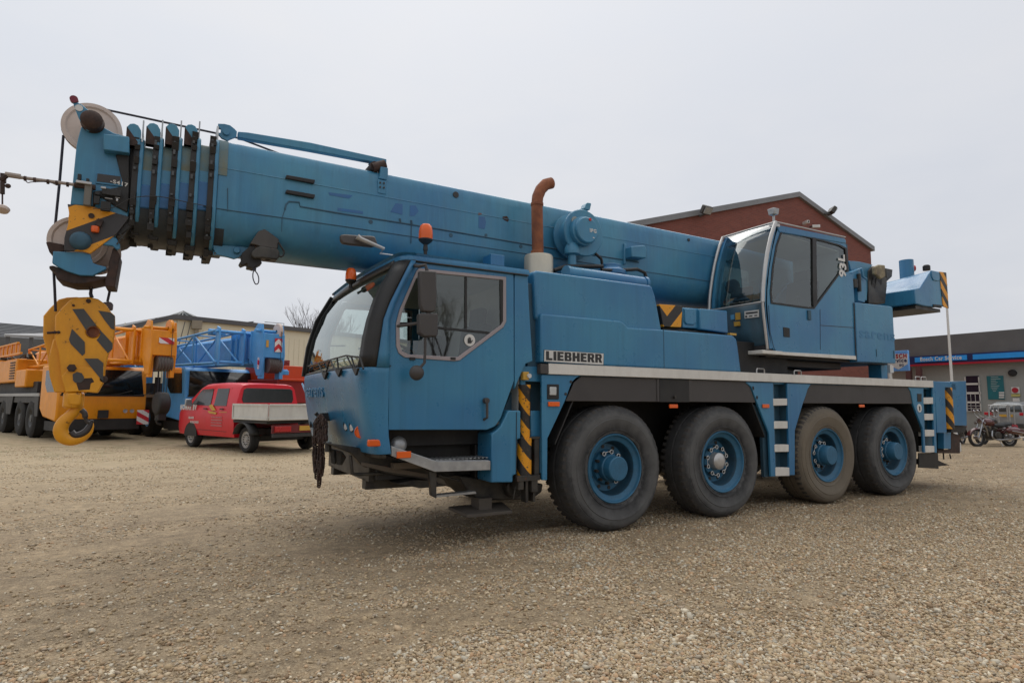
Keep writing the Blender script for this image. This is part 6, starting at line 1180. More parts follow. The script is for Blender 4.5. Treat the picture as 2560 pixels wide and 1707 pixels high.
col = mixc(t, mathn(t,'MULTIPLY',noise_(t, co, 1.6, 8, .8, (.5,.5,5)),.85), br.outputs['Color'], (.14,.042,.030)); t.links.new(col, b.inputs['Base Color']); b.inputs['Roughness'].default_value = .85; BRICK = m
bk_ = thing('brick_hall', 'tall red brick gabled hall rising behind the operator cab', 'building', (19.6, BYW, 0))
pk = Y(zC,885,160,BYW); re = Y(zC,1437,560,BYW); zl = re.z; xl = pk.x-(re.x-pk.x)*1.9; zl2 = pk.z-(pk.z-re.z)/(re.x-pk.x)*(pk.x-xl)
mb = MB(); mb.prism([V((xl,BYW,0)),V((re.x,BYW,0)),re,pk,V((xl,BYW,zl2))],(0,18,0)); obj('wall', mb, BRICK, bk_)
mb = MB(); s_ = (pk.z-re.z)/(re.x-pk.x)
for A, B in ((V((xl-.2,BYW-.12,zl2-.06)), pk+V((0,-.12,0))), (pk+V((0,-.12,0)), re+V((.15,-.12,-.04)))):
    mb.prism([A, B, B+V((0,0,.22)), A+V((0,0,.22))], (0,18.3,0))
obj('roof', mb, simple('grey_verge', (.22,.22,.225), .5), bk_)
mb = MB(); A = Y(zB,1000,935,BYW); B = Y(zB,1500,1000,BYW); mb.box((A.x-1.5,BYW-.03,B.z),(B.x,BYW+.02,A.z+.2)); wb = obj('window', mb, simple('white_window_band', (.55,.55,.52), .5), bk_)
mb = MB()
for k in range(7): x = A.x-1.5+(B.x-A.x+1.5)*k/6; mb.box((x-.12,BYW-.06,B.z),(x+.12,BYW-.03,A.z+.2))
obj('window_frame', mb, simple('brown_post', (.12,.06,.045), .6), wb)
def flood(nm, label, c, rz, s=1.0):
    th = thing(nm, label, 'floodlight', c, rz)
    mb = MB(); mb.obox((0,-.35*s,0),(.75*s,.28*s,.52*s),(R(35),0,0)); obj('lamp_body', mb, simple('dark_lamp_metal', (.05,.045,.04), .5) if 'dark_lamp_metal' not in bpy.data.materials else bpy.data.materials['dark_lamp_metal'], th, bevel=.03, local=True)
    mb = MB(); mb.box((-.05,-.35*s,-.28*s),(.05,.12,-.2*s)); mb.box((-.05,-.3*s,-.25*s),(.05,-.2*s,0)); obj('bracket', mb, ROOFG, th, local=True)
    mb = MB(); mb.obox((0,-.50*s,-.10*s),(.62*s,.02,.40*s),(R(35),0,0)); obj('lamp_glass', mb, GALV, th, local=True)
c = Y(zC,165,268,BYW-.2); flood('floodlight', 'dark floodlight on the left slope of the brick gable', c, 0, .62)
c = Y(zC,1108,262,BYW-.2); flood('floodlight', 'slim dark floodlight jutting up from the right slope of the brick gable', c, R(60), .62)
for (x, y, lb, rz) in ((932,360,'white security camera nearer the gable middle', R(-20)), (995,382,'white security camera pointing right on the brick gable', R(50))):
    c = Y(zC,x,y,BYW-.15); th = thing('security_camera', lb, 'camera', c, rz, 'security cameras on the brick wall'); th.scale = (.65,.65,.65)
    mb = MB(); mb.box((-.10,-.5,-.10),(.10,.0,.10)); obj('camera_body', mb, WHITE, th, bevel=.02, local=True); mb = MB(); mb.cyl((0,0,0),(0,.16,.0),.04); mb.cyl((0,-.51,0),(0,-.495,0),.06); obj('mount', mb, BLACK, th, local=True)
# car workshop
WX = 32.0
WALLG = paint('grey_green_wall', (.33,.345,.325), (.30,.31,.295), .7, dirt=.1, scale=.3)
wk = thing('workshop', 'grey car workshop with blue sign fascia on the right behind the motorcycles', 'building', (WX, 8, 0))
WZ = lambda z, x, y, dx=0: on(*z(x, y), 0, WX-dx)
top = WZ(zI,700,258).z; fz = WZ(zI,700,470).z; sz0 = WZ(zI,700,575).z; sz1 = WZ(zI,700,462).z
mb = MB(); mb.box((WX,-14,0),(WX+14,17,sz0)); obj('wall', mb, WALLG, wk)
mb = MB(); mb.box((WX-.35,-14,fz),(WX+14,17,top)); obj('roof_fascia', mb, simple('dark_grey_fascia', (.12,.12,.122), .6), wk)
NAVY = simple('navy_panel', (.012,.022,.10), .4); SBLUE = simple('sign_blue', (.025,.33,.85), .35); SRED = simple('sign_red', (.40,.012,.03), .4)
mb = MB(); mb.box((WX-.45,-14,sz0),(WX,17,fz-.004)); sb_ = obj('sign_band', mb, NAVY, wk)
def yat(z, x, y, dx=.5): return WZ(z, x, y, dx).y
y1_, y2_ = yat(zI,378,520), yat(zI,945,510); mb = MB(); mb.box((WX-.50,y2_,sz0+.18),(WX-.45,y1_,fz-.08)); s1_ = obj('sign_panel', mb, SBLUE, sb_)
y3_ = yat(zI,1010,500); mb = MB(); mb.box((WX-.50,y3_-7,sz0+.18),(WX-.45,y3_,fz-.08)); obj('sign_panel', mb, SBLUE, sb_)
q = WZ(zI,436,535,.52); mb = MB(); text_into(mb, 'Bosch Car Service', V((WX-.515,q.y,q.z)), (0,-1,0),(0,0,1), .30, .01, .006, fit=q.y-yat(zI,888,520)); obj('sign_letters', mb, WHITE, s1_ if False else sb_)
mb = MB(); mb.box((WX-.52,-14,sz0-.03),(WX-.3,17,sz0+.07)); obj('red_line', mb, SRED, sb_)
def wrect(nm, z, x0, y0, x1, y1, mt, dx=.03, th_=.03, par=None):
    a = WZ(z,x0,y0); b_ = WZ(z,x1,y1); mb = MB(); mb.box((WX-dx-th_,min(a.y,b_.y),min(a.z,b_.z)),(WX-dx,max(a.y,b_.y),max(a.z,b_.z))); return obj(nm, mb, mt, par or wk)
dw = wrect('door_window', zQ, 105, 285, 380, 920, simple('dark_door_glass', (.02,.018,.035), .15), .0)
for (x0,y0,x1,y1) in ((95,410,370,440),(100,570,385,605),(130,735,385,768),(130,905,395,920),(350,300,375,920),(105,300,130,920),(195,605,207,735),(275,605,290,735),(200,768,212,905),(285,768,300,905),(140,808,385,818),(140,855,385,868)):
    wrect('door_bar', zQ, x0,y0,x1,y1, WHITE, .03, .04, dw)
bd_ = wrect('price_board', zQ, 480, 285, 805, 700, simple('teal_board', (.015,.16,.19), .4), .02)
for k, (x0, x1) in enumerate(((560,690),(560,730),(560,650),(560,680),(560,660),(560,710),(560,690),(580,670),(600,650))): wrect('board_line', zQ, x0, 300+31*k, x1, 308+31*k, simple('pale_print', (.35,.45,.45), .5) if 'pale_print' not in bpy.data.materials else bpy.data.materials['pale_print'], .055, .01, bd_)
for (x0,y0,x1,y1) in ((705,568,800,590),(705,605,800,640),(705,655,800,678)): wrect('notice', zQ, x0,y0,x1,y1, WHITE, .06, .02, bd_)
s_a = wrect('round_sign_board', zQ, 918,480,1072,590, WHITE, .02); a = WZ(zQ,992,535); mb = MB(); mb.lathe((WX-.06,a.y,a.z),(-1,0,0),[(0,0),(.13,0),(.13,.02),(0,.02)],24); obj('red_disc', mb, SRED, s_a)
wrect('yellow_board', zQ, 918,605,1080,650, simple('pale_yellow', (.5,.45,.15), .5), .02); wrect('small_board', zQ, 945,675,1070,735, WHITE, .02)
mb = MB(); a = WZ(zQ,945,230); mb.lathe((WX-.02,a.y,a.z),(-1,0,0),[(.17,0),(.16,.12),(.1,.15),(0,.15)],20); obj('wall_lamp', mb, DARKIN, wk)
for x in (430, 540): a = WZ(zI,x,640); mb = MB(); mb.box((WX-1.2,a.y-.12,0),(WX-1.0,a.y+.12,sz0-.1)); obj('canopy_post', mb, simple('dark_red_post', (.10,.04,.04), .6) if 'dark_red_post' not in bpy.data.materials else bpy.data.materials['dark_red_post'], wk)
# service sign board on posts
SX = 24.0; sg = on(*zI(215,540), 0, SX); sgt = thing('sign_board', 'white and blue service sign board on a white post beside the brick hall', 'sign', (SX, sg.y, 0))
def SR_(x, y, dx=0): return on(*zI(x, y), 0, SX-dx)
a, b_ = SR_(40,432), SR_(315,638); mb = MB(); mb.box((SX,b_.y,b_.z),(SX+.12,a.y,a.z)); brd = obj('board', mb, simple('sky_blue_sign', (.16,.42,.90), .4), sgt, bevel=.02)
mb = MB(); mb.prism([V((SX-.012,p.y,p.z)) for p in (SR_(62,455),SR_(302,455),SR_(302,565),SR_(205,625),SR_(70,565))],(.012,0,0)); obj('white_field', mb, WHITE, brd)
q0, q1_ = SR_(85,508,.02), SR_(290,508,.02); mb = MB(); text_into(mb, 'BOSCH', V((SX-.02,q0.y,q0.z)), (0,-1,0),(0,0,1), .26, .006, .012, fit=q0.y-q1_.y); obj('red_letters', mb, SRED, brd)
q0 = SR_(85,552,.02); mb = MB(); text_into(mb, 'Service', V((SX-.02,q0.y,q0.z)), (0,-1,0),(0,0,1), .24, .006, .008, fit=q0.y-q1_.y); text_into(mb, 'EG', V((SX-.02,SR_(180,0).y,SR_(0,600).z)), (0,-1,0),(0,0,1), .14, .006, .004); obj('blue_letters', mb, NAVY, brd)
mb = MB(); q = SR_(95,600); mb.cyl((SX+.06,q.y,0),(SX+.06,q.y,q.z+.6),.09,n=12); obj('post', mb, WHITE, sgt)
# flagpole
q = on(2379,944,0,16.0); fpz = thing('flagpole', 'tall thin white flagpole standing behind the rear end of the blue crane', 'pole', (q.x,q.y,0)); 
mb = MB(); mb.cyl((q.x,q.y,0),(q.x,q.y,4.9),.046,.026,n=12); mb.lathe((q.x,q.y,4.9),(0,0,1),[(.035,0),(.05,.02),(.05,.06),(0,.09)],12); mb.cyl((q.x,q.y,0),(q.x,q.y,.25),.12,n=12); obj('pole', mb, WHITE, fpz)
# fence panels
def fence(nm, label, A, B, h, grp):
    th = thing(nm, label, 'fence', A, math.atan2(B[1]-A[1], B[0]-A[0]), grp); L_ = math.hypot(B[0]-A[0], B[1]-A[1])
    mb = MB(); mb.tube([V((0,0,.12)),V((0,0,h)),V((L_,0,h)),V((L_,0,.12))],.034,6,True); obj('frame', mb, GALV, th, local=True)
    mb = MB()
    for k in range(1, int(L_/.16)): mb.tube([V((k*.16,0,.14)),V((k*.16,0,h))],.016,4)
    obj('bars', mb, GALV, th, local=True)
    mb = MB(); mb.box((-.03,-.25,0),(.03,.25,.1)); mb.box((L_-.03,-.25,0),(L_+.03,.25,.1)); obj('foot', mb, GALV, th, local=True)
fx = 24.8
ya, yb, yc, yd = [on(px, 1050, 0, fx).y for px in (2474, 2520, 2562, 2620)]
fence('barrier_fence', 'grey tubular barrier panel right behind the motorcycles', (fx,ya,0), (fx,yb,0), 1.35, 'grey barrier panels'); fence('barrier_fence', 'grey tubular barrier panel at the right edge of the photo', (fx,yb-.06,0), (fx,yc,0), 1.35, 'grey barrier panels')
# parked silver car behind the fence
q = on(2516, 1050, 0, 28.6); car = thing('parked_car', 'silver grey hatchback seen from behind the barrier in front of the workshop', 'car', (28.6, q.y, 0), R(-90))
# local: +y is forward (towards +x world), x is to the right
def carsec(y):
    tab = [(0,.74,1.02,.70),(.12,.84,1.42,.58),(.5,.86,1.50,.60),(2.0,.87,1.50,.62),(2.9,.87,1.10,.66),(3.9,.84,.95,.70),(4.1,.74,.70,.6)]
    for A, B in zip(tab, tab[1:]):
        if y <= B[0]: break
    f = (y-A[0])/(B[0]-A[0]); w, zt_, wt = [A[i]+(B[i]-A[i])*f for i in (1,2,3)]
    P = [(w*.95,.25),(w,.5),(w,min(.9,zt_-.05)),(wt+.02,zt_-.08),(wt-.1,zt_),(0,zt_+.02)]
    return [V((-x,y,z)) for x, z in P]+[V((x,y,z)) for x, z in P[::-1][1:]]
SILV = simple('silver_car_paint', (.33,.35,.36), .3, metal=.4)
mb = MB(); mb.loft([carsec(y) for y in (0,.12,.5,2,2.9,3.9,4.1)], cap=True); cbod = obj('body', mb, SILV, car, bevel=.03, local=True)
mb = MB(); mb.mesh([(-.60,.0,1.06),(.60,.0,1.06),(.50,.10,1.38),(-.50,.10,1.38)],[(0,1,2,3)]); mb.thick(.02); obj('rear_window', mb, simple('dark_car_glass', (.05,.06,.065), .1), cbod, local=True)
for s in (-1,1):
    mb = MB(); mb.box((s*.66-.16,-.03,.90),(s*.66+.16,.05,1.03)); obj('tail_light', mb, simple('car_red_light', (.55,.02,.04), .2) if 'car_red_light' not in bpy.data.materials else bpy.data.materials['car_red_light'], cbod, bevel=.01, local=True)
    for y in (.75, 3.3): mb = MB(); mb.cyl((s*.86,y,.31),(s*.66,y,.31),.31,n=24); obj('wheel', mb, TYRE_FAR, car, local=True)
mb = MB(); mb.box((-.26,-.03,.83),(.26,.0,.94)); obj('number_plate', mb, YELL, cbod, local=True)
mb = MB(); mb.box((-.75,-.06,.35),(.75,.05,.55)); obj('bumper', mb, DARKG, cbod, bevel=.03, local=True)
# ================================================================== MOTORCYCLES
MARO = paint('maroon_paint', (.10,.022,.020), (.085,.018,.018), .2, dirt=.1, coat=.6, bumpy=0)
CHROME = simple('chrome', (.42,.42,.43), .25, metal=1)
def wheel_moto(par, y, r, x=0, nm='wheel'):
    mb = MB(); mb.tube([V((x,y+r*math.cos(a),r+.02+r*math.sin(a))) for a in [k*math.pi/16 for k in range(32)]], .055, 8, True); w = obj(nm, mb, TYRE_FAR, par, local=True)
    mb = MB(); mb.tube([V((x,y+r*.80*math.cos(a),r+.02+r*.80*math.sin(a))) for a in [k*math.pi/12 for k in range(24)]], .018, 6, True)
    for k in range(14): a = k*math.pi/7; mb.tube([V((x,y,r+.02)), V((x,y+r*.8*math.cos(a),r+.02+r*.8*math.sin(a)))], .004, 3)
    mb.cyl((x-.09,y,r+.02),(x+.09,y,r+.02),.06,n=14); obj('rim', mb, CHROME, w, local=True)
def motorbike(name, label, loc, rz, colr, side=True):
    t = thing(name, label, 'motorcycle', loc, rz, None); t.scale = (.86,.86,.86)
    O = lambda nm, mb, mt, bevel=0, par=None: obj(nm, mb, mt, par or t, bevel=bevel, local=True)
    wheel_moto(t, .75, .31); wheel_moto(t, -.72, .31)
    mb = MB(); mb.tube(curve([V((0,.52,.95)),V((0,.30,.70)),V((0,.15,.35)),V((0,-.35,.33)),V((0,-.72,.33))]),.03,6); mb.tube([V((0,.45,.88)),V((0,-.1,.78)),V((0,-.6,.62)),V((0,-.72,.33))],.025,6); mb.tube([V((.09,.75,.33)),V((.09,.48,1.02))],.028,8); mb.tube([V((-.09,.75,.33)),V((-.09,.48,1.02))],.028,8); O('frame', mb, CHROME)
    mb = MB(); mb.obox((0,.02,.42),(.34,.36,.26)); 
    for s in (-1,1): mb.cyl((0,.05,.5),(s*.12,.12+.12*s,.72),.085,n=14)
    mb.lathe((.2,.0,.42),(1,0,0),[(0,.04),(.14,.03),(.15,0),(.15,-.05)],16); mb.lathe((-.2,.0,.42),(-1,0,0),[(0,.04),(.14,.03),(.15,0),(.15,-.05)],16); O('engine', mb, GREASE, .01)
    mb = MB()
    for s in (-1,1): mb.tube(curve([V((s*.16,.2,.6)),V((s*.2,.25,.35)),V((s*.21,0,.25)),V((s*.22,-.5,.28)),V((s*.22,-.95,.32))]),[.025]*8+[.04]*9,8)
    O('exhaust', mb, CHROME)
    mb = MB(); mb.tube([V((0,.42,.90)),V((0,.36,.92)),V((0,.20,.92)),V((0,.02,.87)),V((0,-.06,.82))],[.04,.12,.15,.12,.04],14); O('fuel_tank', mb, colr)
    mb = MB(); mb.tube([V((0,-.02,.78)),V((0,-.12,.77)),V((0,-.35,.76)),V((0,-.50,.83)),V((0,-.78,.86)),V((0,-.86,.90))],[.05,.13,.15,.12,.10,.04],12)
    for v in mb.bm.verts: v.co.z = .80+(v.co.z-.80)*.6
    O('seat', mb, SEAT)
    for y, s in ((.75,1),(-.72,1)):
        mb = MB(); a0_, a1_ = (.2,2.6) if y > 0 else (.5,3.3); L1 = [[V((x*.09, y+.37*math.cos(a)*(1 if y>0 else 1), .33+.37*math.sin(a)*(1-.12*abs(x)))) for x in (-1,-.5,0,.5,1)] for a in [a0_+(a1_-a0_)*k/12 for k in range(13)]]; mb.loft(L1); mb.thick(.01); O('mudguard', mb, colr)
    mb = MB(); mb.tube(curve([V((-.42,.22,1.10)),V((-.32,.34,1.14)),V((-.1,.45,1.06)),V((.1,.45,1.06)),V((.32,.34,1.14)),V((.42,.22,1.10))]),.014,6); O('handlebar', mb, CHROME)
    for s in (-1,1): mb = MB(); mb.tube([V((s*.30,.36,1.13)),V((s*.38,.40,1.30))],.008,5); mb.lathe((s*.38,.38,1.32),(0,1,0),[(0,0),(.055,.005),(.04,.03),(0,.04)],14); O('mirror', mb, CHROME)
    mb = MB(); mb.lathe((0,.52,.95),(0,1,0),[(0,-.08),(.06,-.05),(.10,.03),(.105,.07),(0,.09)],18); O('headlight', mb, CHROME)
    for s in (-1,1): mb = MB(); mb.lathe((s*.17,.55,.88),(0,1,0),[(0,-.05),(.04,-.03),(.05,.03),(0,.04)],12); O('side_lamp', mb, CHROME)
    mb = MB(); mb.obox((0,-1.04,.72),(.18,.06,.12)); O('tail_light', mb, SRED, .01)
    if side:
        for s in (-1,1): mb = MB(); mb.tube([V((s*.24,-.35,.62)),V((s*.26,-.42,.62)),V((s*.27,-.70,.60)),V((s*.26,-1.0,.54)),V((s*.25,-1.12,.50))],[.03,.12,.15,.12,.03],12); O('pannier', mb, colr); mb = MB(); mb.tube([V((s*.40,-.42,.60)),V((s*.42,-.75,.55)),V((s*.36,-1.10,.50))],.014,5); O('chrome_strip', mb, CHROME)
    mb = MB(); mb.tube([V((-.1,-.1,.3)),V((-.26,-.12,.02))],.014,6); O('kick_stand', mb, CHROME)
    return t
a = on(*zQ(340,1540), 2, 0); b_ = on(*zQ(860,1525), 2, 0); hd_ = math.atan2(a.y-b_.y, a.x-b_.x)-math.pi/2
motorbike('motorcycle', 'maroon touring motorcycle with chrome trim parked side-on by the barrier', ((a.x+b_.x)/2,(a.y+b_.y)/2,0), R(70), MARO)
motorbike('motorcycle', 'dark motorcycle half hidden behind the blue crane rear, front to the yard', (a.x+.6, a.y+.95, 0), R(95), simple('black_tank', (.02,.018,.018), .2), False)
motorbike('motorcycle', 'dark motorcycle standing just behind the maroon one', (b_.x+.7, b_.y+.6, 0), R(75), simple('dark_tank', (.03,.028,.028), .2), False)
# ================================================================== BARE TREE
def bare_tree(label, base, h, seed, spread=.42):
    r = random.Random(seed); t = thing('bare_tree', label, 'tree', base); mb = MB(); cr = MB()
    def grow(p, d, L_, rad, dep):
        n = 3; P = [p]; q = p.copy(); dd = d.copy()
        for i in range(n):
            dd = (dd+V((r.uniform(-1,1),r.uniform(-1,1),r.uniform(-.1,.7)))*.10).normalized(); q = q+dd*(L_/n); P.append(q.copy())
        (mb if dep == 0 else cr).tube(P, [rad*(1-.45*i/n) for i in range(n+1)], 6 if dep < 2 else 3)
        if dep >= 6: return
        for k in range(3 if dep < 4 else r.choice((2,3))):
            a = r.uniform(0, 6.283); ax = V((math.cos(a), math.sin(a), 0)); nd = (dd+ax*spread*r.uniform(.5,1.3)+V((0,0,.22))).normalized()
            grow(P[r.choice((-1,-1,-2))], nd, L_*r.uniform(.58,.80), rad*.55, dep+1)
    grow(V(base), V((0,0,1)), h*.28, h*.020, 0)
    bark = simple('grey_bark', (.11,.085,.085), .9) if 'grey_bark' not in bpy.data.materials else bpy.data.materials['grey_bark']
    tr = obj('trunk', mb, bark, t); obj('crown', cr, bark, t); return t
q = CAM+ray(778, 1000)*62; bare_tree('leafless tree showing above the warehouse roof, left of the blue cab', (q.x, q.y, 0), 13.6, 3)
q = CAM+ray(800, 1000)*66; bare_tree('leafless tree mostly hidden behind the windscreen of the blue cab', (q.x, q.y, 0), 14.5, 9)

# unseen trees and a low hall added so the cab windows have something to mirror
for k, (x, y, h_, sd) in enumerate(((-38,-22,12,21),(-30,-34,14,22),(-18,-40,13,23),(-2,-42,15,24),(14,-38,12,25),(30,-36,14,26),(-46,-4,13,27),(-44,12,12,28))):
    bare_tree('bare tree number %s across the yard, unseen, added for the window reflections' % ('one','two','three','four','five','six','seven','eight')[k], (x, y, 0), h_, sd, .5)['group'] = 'unseen bare trees added for the window reflections'
hl = thing('added_hall', 'long low grey hall across the yard, unseen, added for the cab glass to reflect', 'building', (-10,-48,0))
mb = MB(); mb.box((-50,-52,0),(45,-46,4.2)); mb.box((-60,-30,0),(-54,25,3.6)); obj('wall', mb, simple('hall_grey', (.16,.155,.14), .8), hl)
mb = MB(); mb.box((-50.3,-52.3,4.2),(45.3,-45.7,4.6)); mb.box((-60.3,-30.3,3.6),(-53.7,25.3,4.0)); obj('roof', mb, ROOFG, hl)
# ================================================================== GROUND
def loose(x, y):                     # 1 where loose pebbles lie, 0 where the yard is driven flat
    a = noise.noise(V((x*.35+3, y*.55-1, .3)))*1.0+noise.noise(V((x*1.1, y*1.3, 5)))*.45
    c = noise.noise(V((x*.8-4, y*1.6+2, 9)))
    b = .50+a*.95+c*.5+min(.45,(x+3.6)*.09)-max(0, (y+2.6))*.16
    return max(0., min(1., b))
def gz(x, y):
    n = noise.noise(V((x*.22, y*.5, 2)))*.030+noise.noise(V((x*.9, y*1.7, 7)))*.010
    # faint wheel ruts running along the yard
    n += -.012*math.exp(-((y+1.1+.18*math.sin(x*.5))/.22)**2)-.010*math.exp(-((y+2.3+.2*math.sin(x*.4+1))/.25)**2)
    near = min(1, max(0, (-.25-y)/.6)) if y < 1.5 else 0
    return n*near
me = bpy.data.meshes.new('gravel_ground')
xs = np.concatenate([[-220,-120,-60,-30,-18,-12,-9.5], np.arange(-8,14.01,.11), [15,18,24,36,60,110,220]])
ys = np.concatenate([[-60,-20,-9,-7], np.arange(-6,6.01,.11), [7,9,12,16,22,30,45,70,120,260]])
vs = []; 
for y in ys:
    for x in xs: vs.append((x, y, gz(x, y) if (-8 <= x <= 14 and -6 <= y <= 6) else 0))
nx = len(xs); fs = [(j*nx+i, j*nx+i+1, (j+1)*nx+i+1, (j+1)*nx+i) for j in range(len(ys)-1) for i in range(nx-1)]
me.from_pydata(vs, [], fs)
at = me.attributes.new('loose', 'FLOAT', 'POINT'); at.data.foreach_set('value', [loose(v[0], v[1]) for v in vs])
me.polygons.foreach_set('use_smooth', [True]*len(fs))
gr = bpy.data.objects.new('gravel_ground', me); COL.objects.link(gr); gr['kind'] = 'structure'
m, t, b = nt('gravel'); co = N(t, 'ShaderNodeTexCoord').outputs['Object']; att = N(t, 'ShaderNodeAttribute', attribute_name='loose').outputs['Fac']
def vor(scale, feat='F1'):
    v = N(t, 'ShaderNodeTexVoronoi', feature=feat, voronoi_dimensions='2D'); v.inputs['Scale'].default_value = scale; v.inputs['Randomness'].default_value = 1
    wv = N(t, 'ShaderNodeTexNoise'); wv.inputs['Scale'].default_value = scale*.7; t.links.new(co, wv.inputs['Vector'])
    mv = N(t, 'ShaderNodeVectorMath', operation='MULTIPLY_ADD'); t.links.new(wv.outputs['Color'], mv.inputs[0]); mv.inputs[1].default_value = (.5/scale,)*3; t.links.new(co, mv.inputs[2])
    t.links.new(mv.outputs[0], v.inputs['Vector']); return v
PEB = [(0,(.20,.135,.085)),(.14,(.42,.32,.20)),(.32,(.55,.45,.31)),(.48,(.33,.28,.225)),(.62,(.66,.56,.42)),(.76,(.50,.32,.19)),(.86,(.40,.40,.37)),(1,(.86,.80,.68))]
v1 = vor(52); s1 = N(t, 'ShaderNodeSeparateColor'); t.links.new(v1.outputs['Color'], s1.inputs[0])
c1 = ramp(t, s1.outputs[0], PEB); e1_ = vor(52, 'DISTANCE_TO_EDGE')
gap = ramp(t, e1_.outputs['Distance'], [(.0,(.0,.0,.0)),(.16,(1,1,1))])
c1 = mixc(t, mathn(t, 'MULTIPLY', gap, 1.0), (.11,.088,.064), c1)
v2 = vor(120); s2 = N(t, 'ShaderNodeSeparateColor'); t.links.new(v2.outputs['Color'], s2.inputs[0])
sand = mixc(t, noise_(t, co, 1.3, 5), (.205,.158,.108), (.265,.21,.148))
sand = mixc(t, mathn(t, 'MULTIPLY', ramp(t, s2.outputs[0], [(.45,(0,0,0)),(.95,(1,1,1))]), .55), sand, (.52,.45,.34))
sand = mixc(t, mathn(t, 'MULTIPLY', ramp(t, s2.outputs[1], [(.70,(0,0,0)),(.95,(1,1,1))]), .4), sand, (.12,.095,.07))
fmask = mathn(t, 'ADD', att, mathn(t, 'MULTIPLY', mathn(t, 'SUBTRACT', noise_(t, co, 3.0, 6, .7), .5), 1.1))
fm_ = ramp(t, fmask, [(.32,(0,0,0)),(.62,(1,1,1))])
col = mixc(t, fm_, sand, c1)
bigc = noise_(t, co, .32, 4, .6, (.7, 1.6, 1)); col = mixc(t, ramp(t, bigc, [(.35,(0,0,0)),(.7,(.35,.35,.35))]), col, (.34,.26,.17))
damp = noise_(t, co, .8, 5, .65, (.45, 1.7, 1)); col = mixc(t, ramp(t, damp, [(.52,(0,0,0)),(.72,(.5,.5,.5))]), col, (.21,.155,.105))
spk = noise_(t, co, 9, 12, .90); col = mixc(t, 1.0, col, ramp(t, spk, [(.32,(.42,.41,.40)),(.5,(1.0,1.0,1.0)),(.68,(1.65,1.62,1.58))]), 'MULTIPLY')
spk = noise_(t, co, 3.5, 10, .88); col = mixc(t, 1.0, col, ramp(t, spk, [(.32,(.66,.65,.63)),(.5,(1.0,1.0,1.0)),(.68,(1.30,1.28,1.25))]), 'MULTIPLY')
spk2 = noise_(t, co, 2.2, 8, .8, (.6,1.2,1)); col = mixc(t, 1.0, col, ramp(t, spk2, [(.32,(.74,.73,.71)),(.5,(1.0,1.0,1.0)),(.68,(1.22,1.21,1.19))]), 'MULTIPLY')
# pale dry ground far away, thin grass patches by the parked cranes
sp = N(t, 'ShaderNodeSeparateXYZ'); t.links.new(co, sp.inputs[0])
far = mathn(t, 'SMOOTH_MIN', mathn(t, 'MAXIMUM', mathn(t, 'DIVIDE', mathn(t, 'SUBTRACT', sp.outputs[1], 3.0), 8.0), 0.0), 1.0, .1)
col = mixc(t, mathn(t, 'MULTIPLY', far, .55), col, (.50,.42,.30))
gm = mathn(t, 'MULTIPLY', ramp(t, noise_(t, co, 1.6, 8, .75), [(.50,(0,0,0)),(.66,(1,1,1))]), mathn(t, 'MINIMUM', mathn(t, 'MAXIMUM', mathn(t, 'DIVIDE', mathn(t, 'SUBTRACT', sp.outputs[1], 9.0), 7.0), 0.0), .75))
gm = mathn(t, 'MULTIPLY', gm, mathn(t, 'LESS_THAN', sp.outputs[0], 3.0))
col = mixc(t, gm, col, (.13,.145,.055))
col = mixc(t, 1.0, col, (.97,.925,.83), 'MULTIPLY'); t.links.new(col, b.inputs['Base Color']); b.inputs['Roughness'].default_value = .82; b.inputs['Specular IOR Level'].default_value = .3
hh = mathn(t, 'ADD', mathn(t, 'MULTIPLY', mathn(t, 'MULTIPLY', ramp(t, e1_.outputs['Distance'], [(0,(0,0,0)),(.25,(1,1,1))]), fm_), .8), mathn(t, 'ADD', mathn(t, 'MULTIPLY', v2.outputs['Distance'], -.4), mathn(t, 'MULTIPLY', noise_(t, co, 6, 8, .7), .9)))
bump(t, b, hh, .8, .012); me.materials.append(m)
